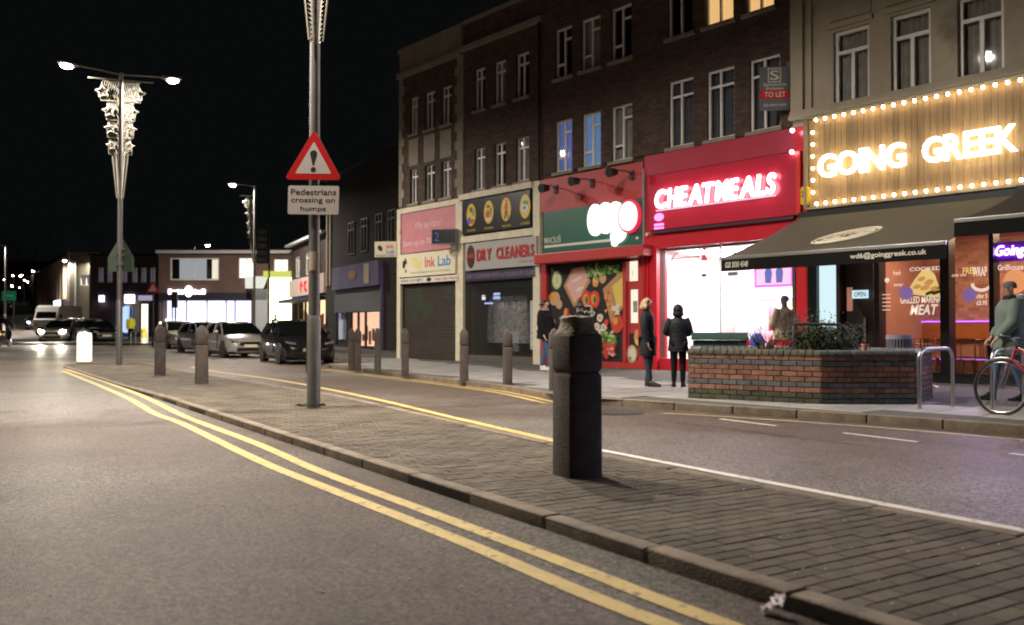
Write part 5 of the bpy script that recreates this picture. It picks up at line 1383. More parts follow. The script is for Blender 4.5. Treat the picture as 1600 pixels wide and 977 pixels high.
# green cabinet
cb = empty('utility_cabinet', place(*at_(1124, 16.1), .11, radians(-8)), 'dark green roadside cabinet with sloped lid behind the planter', 'cabinet')
gcab = mat('cabinet_green', (.03, .075, .06), .45, var=.15, vs=4)
MB().box(-.46, .46, -.17, .17, .0, .86).build('body', gcab, cb, bevel=.01)
MB().loft([[(sx*.49, -.2, .87), (sx*.49, .2, .87), (sx*.49, .2, .89), (sx*.49, .0, 1.0), (sx*.49, -.2, .89)] for sx in (-1, 1)]).build('lid', gcab, cb)
MB().box(-.40, -.36, -.185, -.172, .62, .68).build('lock', mat('lock_white', (.6, .6, .5), .4), cb)
MB().box(-.003, .003, -.174, -.17, .03, .84).build('door_seam', sign_bk, cb)

# ---------------------------------------------------------------- hoops and litter
hoop_m = mat('brushed_steel', (.55, .53, .50), .28, 1.0)
def hoop(p0, p1, H, label):
    r = empty('bicycle_hoop', place(p0.x, p0.y, .11, math.atan2(p1.y-p0.y, p1.x-p0.x)), label, 'bicycle stand', 'steel bicycle hoops on the pavement')
    L = (p1-p0).length; R = .14; pts = [(0, 0, 0), (0, 0, H-R)] + [(R-R*cos(t), 0, H-R+R*sin(t)) for t in [pi/2*i/6 for i in range(1, 7)]] + [(L-R+R*sin(t), 0, H-R+R*cos(t)) for t in [pi/2*i/6 for i in range(0, 7)]] + [(L, 0, 0)]
    MB().tube(pts, .025, 12).build('tube', hoop_m, r, smooth=True)
    b = MB(); b.cyl((0,0,.0), (0,0,.006), .05, n=14); b.cyl((L,0,.0), (L,0,.006), .05, n=14); b.build('flange', hoop_m, r); return r
h0 = G(1437, 639, .11); h1 = G(1486, 638, .11)
hoop(h0, Vector((h0.x+.62, h0.y+.36, .11)), .80, 'steel bicycle hoop beside the brick planter')
h2 = G(1551, 641, .11); hoop(h2, Vector((h2.x+.62, h2.y+.36, .11)), .80, 'steel bicycle hoop the red bicycle leans on')
def paper(M, s, label, m):
    b = MB(); n = 9; g = [[Vector(((i/(n-1)-.5)*s*1.4, (j/(n-1)-.5)*s, random.uniform(0, .32)*s + .25*s*abs(sin(i*1.3+j)))) for j in range(n)] for i in range(n)]
    for i in range(n-1):
        for j in range(n-1): b.quad(g[i][j], g[i+1][j], g[i+1][j+1], g[i][j+1])
    o = b.build('crumpled_paper', m, M=M); sett(o, label, 'litter'); return o
p = G(1215, 962, 0.0); b = MB()
pap = mat('tissue', (.85, .8, .82), .8)
o = paper(Matrix.Translation((p.x, p.y, .03)) @ Matrix.Rotation(-.5, 4, 'Z') @ Matrix.Rotation(radians(18), 4, 'X') @ Matrix.Rotation(radians(-38), 4, 'Y'), .085, 'crumpled white tissue in the gutter against the near kerb', pap)
p = G(1453, 609, .11); paper(place(p.x, p.y, .115, .4), .17, 'crumpled white paper on the pavement behind the bicycle hoop', mat('paper_white', (.75, .74, .72), .8))
b = MB()
for i in range(420):
    x = random.uniform(-2.2, 6.5); y = random.uniform(3.2, 11)
    on = x_near(y)+.2 < x < x_far(y)-.15
    s = random.uniform(.002, .007); z = (zmed(y)+.004) if on else (.003 if x < x_near(y)-.02 else None)
    if z is None: continue
    b.box(x-s, x+s, y-s*.7, y+s*.7, z, z+s*.7)
b.build('grit', mat('grit', (.5, .47, .42), .8), kind='stuff', label='small pale bits of grit and gum scattered on the island and road')
b = MB()
for i in range(260):
    a = random.uniform(0, 2*pi); q = random.uniform(.09, .17); x = pc.x + q*cos(a)*1.25 - .05; y = pc.y + q*sin(a); h = random.uniform(.015, .05)
    b.quad((x, y, .108), (x+.008, y, .108), (x+.006+random.uniform(-.01, .01), y, .108+h))
b.build('grass', mat('weed_green', (.09, .17, .03), .7), kind='stuff', label='tuft of grass round the foot of the lamp post')
# manhole
p = G(965, 645, 0); mh = empty('manhole_cover', place(p.x, p.y, .001, .3), 'round dark manhole cover in the far carriageway', 'manhole cover')
MB().cyl((0,0,0), (0,0,.005), .38, n=28).build('frame_ring', mat('iron', (.05, .05, .05), .45, .6), mh); MB().cyl((0,0,.0), (0,0,.009), .31, n=28).build('lid', MATS['iron'], mh)
# ---------------------------------------------------------------- people
def skin_mesh(name, verts, edges, sub=2):
    """verts: list of (x,y,z,rx,ry); returns a smooth mesh grown by the Skin modifier"""
    me = bpy.data.meshes.new(name); me.from_pydata([v[:3] for v in verts], edges, [])
    o = bpy.data.objects.new(name, me); col.objects.link(o)
    md = o.modifiers.new('s', 'SKIN'); md.use_smooth_shade = True; md.branch_smoothing = .3
    if not me.skin_vertices: raise RuntimeError('no skin layer')
    for i, v in enumerate(verts):
        sv = me.skin_vertices[0].data[i]; sv.radius = (v[3], v[4] if len(v) > 4 else v[3]); sv.use_root = (i == 0)
    if sub: m2 = o.modifiers.new('u', 'SUBSURF'); m2.levels = sub; m2.render_levels = sub
    dg = bpy.context.evaluated_depsgraph_get(); dg.update()
    out = bpy.data.meshes.new_from_object(o.evaluated_get(dg)); out.name = name
    bpy.data.objects.remove(o); bpy.data.meshes.remove(me)
    out.polygons.foreach_set('use_smooth', [True]*len(out.polygons)); out.update(); return out
skin_c = mat('skin', (.42, .24, .17), .55, spec=.4)
def person(x, y, z0, rz, H, label, P=None, hair=None, hairm=None, coat=None, hem=.40, trousers=None, shoes=None, hood=False, hat=None, scarf=None, puffy=0, shoe_len=.09, group=None):
    """facing local -Y. P overrides joints (fractions of H)"""
    J = dict(pelvis=(0, 0, .53), waist=(0, 0, .60), chest=(0, .005, .73), nb=(0, .008, .815), neck=(0, .004, .86), hl=(0, -.008, .893), hm=(0, -.002, .935), ht=(0, .004, .968), nose=(0, -.062, .918),
             sl=(.098, .008, .80), el=(.125, .015, .645), wl=(.125, -.04, .505), sr=(-.098, .008, .80), er=(-.125, .015, .645), wr=(-.125, -.04, .505),
             hipl=(.048, 0, .505), kl=(.052, -.008, .28), al=(.052, .012, .045), tl=(.060, -.085, .018), hipr=(-.048, 0, .505), kr=(-.052, -.008, .28), ar=(-.052, .012, .045), tr=(-.060, -.085, .018))
    if P: J.update(P)
    R = dict(pelvis=(.080, .058), waist=(.072, .052), chest=(.085, .060), nb=(.040, .036), neck=(.030, .030), hl=(.037, .042), hm=(.044, .054), ht=(.032, .040), nose=(.010, .010),
             sl=(.034, .034), el=(.025, .025), wl=(.016, .014), hipl=(.054, .054), kl=(.035, .035), al=(.022, .024), tl=(.022, .014))
    for k in ('s', 'e', 'w', 'hip', 'k', 'a', 't'): R[k+'r'] = R[k+'l']
    E = [('pelvis','waist'),('waist','chest'),('chest','nb'),('nb','neck'),('neck','hl'),('hl','hm'),('hm','ht'),('hm','nose'),('chest','sl'),('sl','el'),('el','wl'),('chest','sr'),('sr','er'),('er','wr'),
         ('pelvis','hipl'),('hipl','kl'),('kl','al'),('al','tl'),('pelvis','hipr'),('hipr','kr'),('kr','ar'),('ar','tr')]
    names = list(J); V = [(*[c*H for c in J[n]], *[q*H for q in R[n]]) for n in names]; idx = {n: i for i, n in enumerate(names)}
    ed = [(idx[a], idx[b]) for a, b in E]
    # hands: palm then five fingers
    for s, sg in (('l', 1), ('r', -1)):
        e, w = Vector(J['e'+s])*H, Vector(J['w'+s])*H; d = (w-e).normalized()
        side = d.cross(Vector((0, 0, 1)) if abs(d.z) < .9 else Vector((0, 1, 0))).normalized(); nrm = d.cross(side)
        pm = w + d*.055*H/1.0*.9; i0 = len(V); V.append((*pm, .021*H, .012*H)); ed.append((idx['w'+s], i0))
        for k in range(4):
            L = (.038, .044, .041, .032)[k]*H; a = pm + d*.014*H + side*(k-1.5)*.0105*H; m_ = a + d*L*.55 + nrm*L*.15; t_ = m_ + d*L*.35 + nrm*L*.4
            i1 = len(V); V += [(*a, .0052*H), (*m_, .0048*H), (*t_, .0040*H)]; ed += [(i0, i1), (i1, i1+1), (i1+1, i1+2)]
        a = w + d*.025*H + side*-.022*H; t_ = a + d*.03*H - side*.010*H + nrm*.008*H; i1 = len(V); V += [(*a, .006*H), (*t_, .005*H)]; ed += [(idx['w'+s], i1), (i1, i1+1)]
    r = empty('person', place(x, y, z0, rz), label, 'person', group)
    body = link('body', skin_mesh('body', V, ed, 1), skin_c, r)
    hm = Vector(J['hm'])*H
    # face details
    b = MB()
    for sx in (-1, 1): b.ball((hm.x+sx*.019*H, hm.y-.047*H, hm.z-.004*H), .0055*H, 8, 6)
    b.build('eyes', sign_bk, r); b = MB(); b.ball((hm.x, hm.y-.048*H, hm.z-.036*H), .010*H, 8, 5, (1.2, .5, .35)); b.build('mouth', mat('lips', (.35, .12, .1), .5), r)
    b = MB()
    for sx in (-1, 1): b.ball((hm.x+sx*.045*H, hm.y+.002*H, hm.z-.010*H), .012*H, 8, 6, (.4, .8, 1.3))
    b.build('ears', skin_c, r, smooth=True)
    def grown(nm, keys, rad, m, extra=(), smooth=1):
        ks = list(keys); Vv = []; ii = {}
        for n_ in ks:
            q = J[n_]; rr = rad[n_] if isinstance(rad, dict) and n_ in rad else tuple(c+.009 for c in R[n_])
            ii[n_] = len(Vv); Vv.append((*[c*H for c in q], rr[0]*H, rr[-1]*H))
        ee = [(ii[a], ii[b]) for a, b in E if a in ii and b in ii]
        for par, pt, rr in extra: Vv.append((*[c*H for c in pt], rr[0]*H, rr[1]*H)); ee.append((ii[par] if par in ii else len(Vv)-2, len(Vv)-1))
        return link(nm, skin_mesh(nm, Vv, ee, smooth), m, r)
    grown('trousers', ('pelvis', 'hipl', 'kl', 'al', 'hipr', 'kr', 'ar'), {'al': (.030, .031), 'ar': (.030, .031), 'kl': (.042, .042), 'kr': (.042, .042)}, trousers)
    for s in 'lr':
        a, t = Vector(J['a'+s])*H, Vector(J['t'+s])*H; dd = (t-a); dd.z = 0; dd.normalize(); sd = Vector((-dd.y, dd.x, 0)); up = Vector((0, 0, 1)); heel = a - dd*.022*H; zb = min(a.z-.043*H, t.z-.018*H)
        rings = []
        for q, w, h in ((0, .020, .075), (.035, .026, .085), (.085, .030, .050), (.125, .031, .036), (.155, .022, .026)):
            c = heel + dd*q*H*.95; c.z = zb + .002
            rings.append([c - sd*w*H, c - sd*w*H*.9 + up*h*H*.6, c - sd*w*H*.4 + up*h*H, c + sd*w*H*.4 + up*h*H, c + sd*w*H*.9 + up*h*H*.6, c + sd*w*H])
        MB().loft(rings).build('shoe', shoes, r, smooth=True, angle=60)
    p_ = J['pelvis']; hz = hem
    rc_ = {'chest': (.103+puffy, .082+puffy), 'waist': (.092+puffy, .074+puffy), 'pelvis': (.098+puffy, .078+puffy), 'sl': (.045+puffy*.6,)*2, 'sr': (.045+puffy*.6,)*2, 'el': (.038+puffy*.6,)*2, 'er': (.038+puffy*.6,)*2, 'wl': (.029,)*2, 'wr': (.029,)*2, 'nb': (.050, .046)}
    c0 = Vector(J['chest'])*H; pz = Vector(p_)*H
    prof = [(.852, .036, .036), (.835, .046, .044), (.818, .070, .052), (.803, .094, .060), (.785, .108, .066), (.75, .112, .074), (.70, .108, .076), (.64, .100, .072), (.595, .098, .072), (.55, .104, .078), (.50, .108, .083)]
    if hz < .49: prof += [(hz + (.50-hz)*.6, .112, .087), (hz + .02, .114, .089), (hz, .110, .086)]
    else: prof = [q for q in prof if q[0] > hz+.02] + [(hz, .100, .078)]
    rings = []
    for i, (q, w, d_) in enumerate(prof):
        k_ = min(1, max(0, (q-.53)/.27)); cx = pz.x + (c0.x-pz.x)*k_; cy = pz.y + (c0.y-pz.y)*k_
        pf = puffy*min(1, (.86-q)/.08); wr = (.012 if puffy else .006)*(1 if i % 2 else -.4)
        rings.append([(cx + (w+pf)*H*(1+wr+random.uniform(-.012, .012))*cos(t), cy + (d_+pf)*H*(1+wr+.02*sin(2*t+q*30))*sin(t), q*H) for t in [2*pi*i_/24 for i_ in range(24)]])
    MB().loft(rings).build('coat', coat, r, smooth=True, angle=70)
    for s in 'lr':
        S_, E_, W_ = [Vector(J[k+s])*H for k in 'sew']
        pts = [S_ + Vector((0, 0, .004*H)) + (c0-S_)*.25, S_, S_+(E_-S_)*.3, S_+(E_-S_)*.65, E_, E_+(W_-E_)*.35, E_+(W_-E_)*.7, W_+(W_-E_)*.02]
        rr_ = [q*H for q in (.036, .043+puffy*.5, .042+puffy*.55, .038+puffy*.5, .036+puffy*.5, .034+puffy*.45, .031+puffy*.35, .026)]
        MB().tube(pts, rr_, 14).build('sleeve', coat, r, smooth=True, angle=70)
    if scarf: b = MB(); nb = Vector(J['neck'])*H; b.lathe([(.050*H, -.035*H), (.060*H, -.02*H), (.054*H, .0), (.042*H, .012*H)], c=tuple(nb), n=14); b.build('scarf', scarf, r, smooth=True)
    if hood:
        b = MB(); b.ball((hm.x, hm.y+.012*H, hm.z-.006*H), .064*H, 16, 12, (1.0, 1.05, 1.12)); b.ball((hm.x, hm.y+.02*H, hm.z-.055*H), .062*H, 14, 9, (1.1, 1, .8)); b.build('hood', coat, r, smooth=True)
    elif hat:
        b = MB(); rings = []
        for k, (q, w) in enumerate(((-.006, .0475), (.010, .049), (.030, .045), (.048, .030), (.054, .006))): rings.append([(hm.x+w*H*.95*cos(t), hm.y+.004*H+w*H*1.1*sin(t), hm.z+q*H) for t in [2*pi*i/14 for i in range(14)]])
        b.loft(rings); b.build('hat', hat, r, smooth=True)
    if hairm and not hood:
        rings = []; n = 18; Lh = hair
        for k in range(9):
            t = k/8; z = hm.z + .052*H - t*(.052*H+Lh*H); w = (.012, .036, .047, .051, .054, .059, .064, .062, .046)[k]*H
            ring = []
            for i in range(n):
                a = 2*pi*i/n; yy = sin(a); front = yy < -.35 and k > 2
                k2 = .80 if front else 1.0
                ring.append((hm.x + w*cos(a)*(1+.10*random.uniform(-1, 1)), hm.y + (.010+.016*t)*H + (w*1.12*yy*(.35 if front else 1)) , z + random.uniform(-.004, .004)*H))
            rings.append(ring)
        MB().loft(rings).build('hair', hairm, r, smooth=True, angle=70)
    return r
navy = mat('navy_padded_cloth', (.010, .011, .016), .6, bump=1.6, bs=9, stretch=(.3, .3, 3), spec=.3); black_cl = mat('black_cloth', (.006, .006, .008), .8, spec=.2, bump=.4, bs=60)
denim = mat('blue_denim', (.05, .09, .17), .85, var=.2, vs=20); ddenim = mat('dark_denim', (.015, .025, .045), .85)
blond = mat('blonde_hair', (.36, .25, .135), .5, var=.35, vs=40, stretch=(1, 1, .1)); darkh = mat('dark_hair', (.02, .014, .01), .5)
shoe_b = mat('black_shoe', (.012, .012, .012), .35); shoe_w = mat('white_trainer', (.6, .58, .55), .6)
w1 = G(1012, 604, .11); person(w1.x, w1.y, .112, radians(72), 1.66, 'woman with shoulder length blonde hair in long black padded coat facing right', hair=.085, hairm=blond, coat=navy, hem=.34, trousers=ddenim, shoes=shoe_b, puffy=.004,
       P=dict(wl=(.118, -.05, .50), wr=(-.115, -.02, .50), kl=(.045, -.02, .28), al=(.045, .015, .045), tl=(.05, -.085, .018), ar=(-.05, -.035, .045), tr=(-.055, -.13, .018)))
w2 = G(1060, 605, .11); person(w2.x, w2.y, .112, radians(168), 1.52, 'person in black hooded padded jacket seen from behind at the bright window', hood=True, coat=navy, hem=.43, trousers=black_cl, shoes=shoe_b, puffy=.010,
       P=dict(el=(.145, .0, .655), wl=(.09, -.11, .63), er=(-.145, .0, .655), wr=(-.09, -.11, .63)))
m1 = G(857, 579, .11); person(m1.x-.08, m1.y, .112, radians(60), 1.82, 'man in dark jacket, blue jeans and white trainers left of the broken bollard', hair=.03, hairm=darkh, coat=black_cl, hem=.44, trousers=denim, shoes=shoe_w, scarf=mat('grey_collar', (.2, .2, .2), .8), puffy=.028,
       P=dict(al=(.05, .08, .05), tl=(.055, -.0, .018), kl=(.05, .03, .28), ar=(-.05, -.10, .045), tr=(-.055, -.20, .018), kr=(-.05, -.07, .28), wl=(.12, -.14, .56), el=(.135, -.03, .64)))
p_ = AT(907, 512, 20.6); person(p_.x, p_.y, .112, radians(175), 1.72, 'dark haired person in black coat mostly hidden behind the broken bollard', hair=.035, hairm=darkh, coat=black_cl, hem=.42, trousers=black_cl, shoes=shoe_b)
p_ = AT(1226, 512, 18.7); camo = mat('camouflage_cloth', (.62, .58, .44), .85, var=.7, vs=6); lil = mat('lilac_hat', (.25, .25, .62), .8)
person(p_.x, p_.y, .112, radians(200), 1.78, 'person in pale camouflage coat and lilac hat behind the planter', hat=lil, coat=camo, hem=.40, trousers=ddenim, shoes=shoe_b, puffy=.02, P=dict(el=(.145, -.02, .66), wl=(.08, -.1, .62)))
sage = mat('sage_green_coat', (.13, .175, .145), .75, bump=.6, bs=12, var=.1, vs=5)
m2 = G(1574, 627, .11); m2r = person(m2.x+.05, m2.y, .112, radians(-100), 1.80, 'man in sage green coat and grey beanie walking left behind the bicycle', hat=mat('grey_beanie', (.12, .11, .12), .9), coat=sage, hem=.38, trousers=denim, shoes=shoe_b, scarf=mat('black_scarf', (.012, .012, .015), .9), puffy=.036,
       P=dict(al=(.05, .09, .06), tl=(.055, .02, .018), kl=(.05, .02, .28), ar=(-.05, -.12, .045), tr=(-.055, -.21, .018), kr=(-.05, -.09, .28), wl=(.12, -.13, .53), el=(.13, -.02, .65), wr=(-.12, -.10, .53)))
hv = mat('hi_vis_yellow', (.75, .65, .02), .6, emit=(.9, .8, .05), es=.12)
p_ = AT(204, 512, 58); person(p_.x, p_.y, zg(58)+.1, radians(10), 1.7, 'distant person in a yellow high visibility jacket by the far shops', coat=hv, hem=.46, trousers=black_cl, shoes=shoe_b, hair=.03, hairm=darkh, puffy=.02)
p_ = AT(430, 512, 52); person(p_.x, p_.y, zg(52)+.1, radians(150), 1.72, 'dark figure in hat standing before the brilliantly lit yellow shop', coat=black_cl, hem=.4, trousers=black_cl, shoes=shoe_b, hat=black_cl, puffy=.015)

rr2 = bpy.data.objects[m2r.name]; b = MB(); b.ball((0, .075*1.8, .835*1.8), .075*1.8, 16, 10, (1.15, .8, .62)); b.build('lowered_hood', sage, m2r, smooth=True)
# small tables and red stools outside the takeaway
for px, Y, l, mt in ((1192, 17.4, 'small white topped pavement table at the left behind the planter', white_w), (1232, 17.0, 'small white topped pavement table at the right behind the planter', white_w)):
    x, y = at_(px, Y); t = empty('pavement_table', place(x, y, .11, .3), l, 'table'); MB().box(-.26, .26, -.26, .26, .70, .73).build('tabletop', mt, t, bevel=.006); MB().cyl((0,0,.02), (0,0,.7), .025).build('pedestal', lead, t); MB().cyl((0,0,0), (0,0,.02), .2, n=16).build('foot_plate', lead, t)
for px, Y, l in ((1172, 17.6, 'red chair furthest left behind the planter shrub'), (1214, 17.9, 'red chair between the two small pavement tables'), (1240, 17.7, 'red chair right of the small pavement tables')):
    x, y = at_(px, Y); t = empty('red_chair', place(x, y, .11, random.uniform(-.5, .5)), l, 'chair', 'red chairs outside the takeaway')
    MB().box(-.2, .2, -.2, .2, .42, .46).build('seat', red3, t, bevel=.01); MB().box(-.2, .2, .18, .22, .47, .85).build('backrest', red3, t, bevel=.01)
    for sx in (-1, 1):
        for sy in (-1, 1): MB().cyl((sx*.17, sy*.17, .42), (sx*.19, sy*.19, 0), .015, n=6).build('leg', lead, t)
x, y = at_(1183, 17.1); bgx = empty('shopping_bag', place(x, y, .84), 'blue carrier bag on the left pavement table', 'bag')
MB().loft([[(w*cos(t)*random.uniform(.85, 1.1), w*.6*sin(t), z) for t in [2*pi*i/10 for i in range(10)]] for w, z in ((.12, 0), (.16, .08), (.13, .18), (.06, .25))]).build('bag_body', mat('bag_blue', (.06, .12, .55), .4), bgx, smooth=True)
MB().tube([(-.05, 0, .24), (-.04, 0, .33), (.04, 0, .33), (.05, 0, .24)], .006, 5).build('handle', MATS['bag_blue'], bgx)

# ---------------------------------------------------------------- bicycle
bw = G(1563, 648, .11)
bk_ = empty('bicycle', place(bw.x, bw.y, .11, radians(-57)) @ Matrix.Rotation(radians(-5), 4, 'X'), 'red road bicycle with curved handlebars leaning on the steel hoop', 'bicycle')
tyre = mat('tyre_rubber', (.015, .015, .015), .8); chrome = mat('chrome', (.35, .35, .36), .3, 1.0); frame_r = mat('bike_red', (.42, .02, .06), .3, coat=.5)
def wheel_(cx, nm):
    R_ = .34; w = MB().tube([(cx + R_*cos(t), 0, R_+.0 + R_*sin(t)) for t in [2*pi*i/48 for i in range(48)]], .017, 8, closed=True).build('wheel', tyre, bk_, smooth=True)
    MB().tube([(cx + (R_-.024)*cos(t), 0, R_ + (R_-.024)*sin(t)) for t in [2*pi*i/48 for i in range(48)]], .010, 6, closed=True).build('rim', chrome, w, smooth=True)
    b = MB()
    for i in range(28):
        t = 2*pi*i/28; b.tube([(cx+.02*cos(t+1.2), .02*(-1)**i, R_+.02*sin(t+1.2)), (cx+(R_-.03)*cos(t), 0, R_+(R_-.03)*sin(t))], .0014, 3)
    b.build('spokes', chrome, w); MB().cyl((cx, -.04, R_), (cx, .04, R_), .018, n=10).build('hub', chrome, w)
wheel_(0, 0); wheel_(1.0, 1)
HT, HB, BB, STp, R_A = Vector((.17, 0, .86)), Vector((.12, 0, .70)), Vector((.58, 0, .28)), Vector((.72, 0, .80)), Vector((1.0, 0, .34))
b = MB(); b.tube([HT, HB], .02); b.tube([HT+Vector((0,0,-.04)), STp+Vector((-.02,0,-.02))], .016); b.tube([HB, BB], .018); b.tube([BB, STp], .016)
for s in (-1, 1): b.tube([BB, R_A+Vector((0, s*.05, 0))], .010, 6); b.tube([STp+Vector((0,0,-.04)), R_A+Vector((0, s*.05, 0))], .009, 6)
b.build('frame', frame_r, bk_, smooth=True)
b = MB()
for s in (-1, 1): b.tube([HB, HB+Vector((-.03, s*.045, -.06)), Vector((0.0, s*.05, .34))], .011, 6)
b.build('fork', chrome, bk_, smooth=True)
MB().tube([HT, HT+Vector((-.02, 0, .08)), HT+Vector((-.09, 0, .10))], .014, 8).build('stem', chrome, bk_, smooth=True)
hb = HT+Vector((-.09, 0, .10)); b = MB(); b.tube([hb+Vector((.10, -.30, .0)), hb+Vector((0, -.22, .02)), hb, hb+Vector((0, .22, .02)), hb+Vector((.10, .30, .0))], .012, 8); b.build('handlebar', chrome, bk_, smooth=True)
for s in (-1, 1): MB().tube([hb+Vector((.06, s*.27, .01)), hb+Vector((.19, s*.31, -.015))], .017, 8).build('grip', tyre, bk_, smooth=True)
for s in (-1, 1): MB().tube([hb+Vector((-.01, s*.17, .01)), hb+Vector((-.07, s*.2, -.05))], .007, 5).build('brake_lever', chrome, bk_)
MB().tube([hb, hb+Vector((-.1, .02, -.08)), HB+Vector((-.06, 0, .06))], .004, 4).build('brake_cable', sign_bk, bk_)
b = MB(); b.tube([STp, STp+Vector((.03, 0, .12))], .013); b.build('seat_post', chrome, bk_)
MB().loft([[(x, w*cos(t), .93+h*sin(t)) for t in [2*pi*i/10 for i in range(10)]] for x, w, h in ((.60, .02, .015), (.68, .03, .02), (.80, .07, .03), (.86, .075, .03), (.88, .03, .015))]).build('saddle', mat('saddle_tan', (.30, .09, .03), .45), bk_, smooth=True)
MB().loft([[(x, w*cos(t), .79+h*sin(t)) for t in [2*pi*i/8 for i in range(8)]] for x, w, h in ((.26, .03, .03), (.34, .045, .05), (.44, .03, .03))]).build('frame_bag', mat('bag_orange', (.5, .12, .04), .6), bk_, smooth=True)
MB().cyl((.58, -.03, .28), (.58, -.045, .28), .09, n=20).build('chain_ring', chrome, bk_)
for s in (-1, 1): MB().tube([(.58, s*.05, .28), (.58+s*.12, s*.07, .28-s*.10)], .009, 5).build('crank', chrome, bk_); MB().box(.58+s*.12-.04, .58+s*.12+.04, s*.08-.03 if s < 0 else .05, s*.08+.0 if s < 0 else .12, .28-s*.10-.01, .28-s*.10+.01).build('pedal', sign_bk, bk_)
b = MB(); b.tube([(.0+.375*cos(t), 0, .34+.375*sin(t)) for t in [pi*.15+pi*.55*i/12 for i in range(13)]], .012, 6); b.build('mudguard', chrome, bk_, smooth=True)
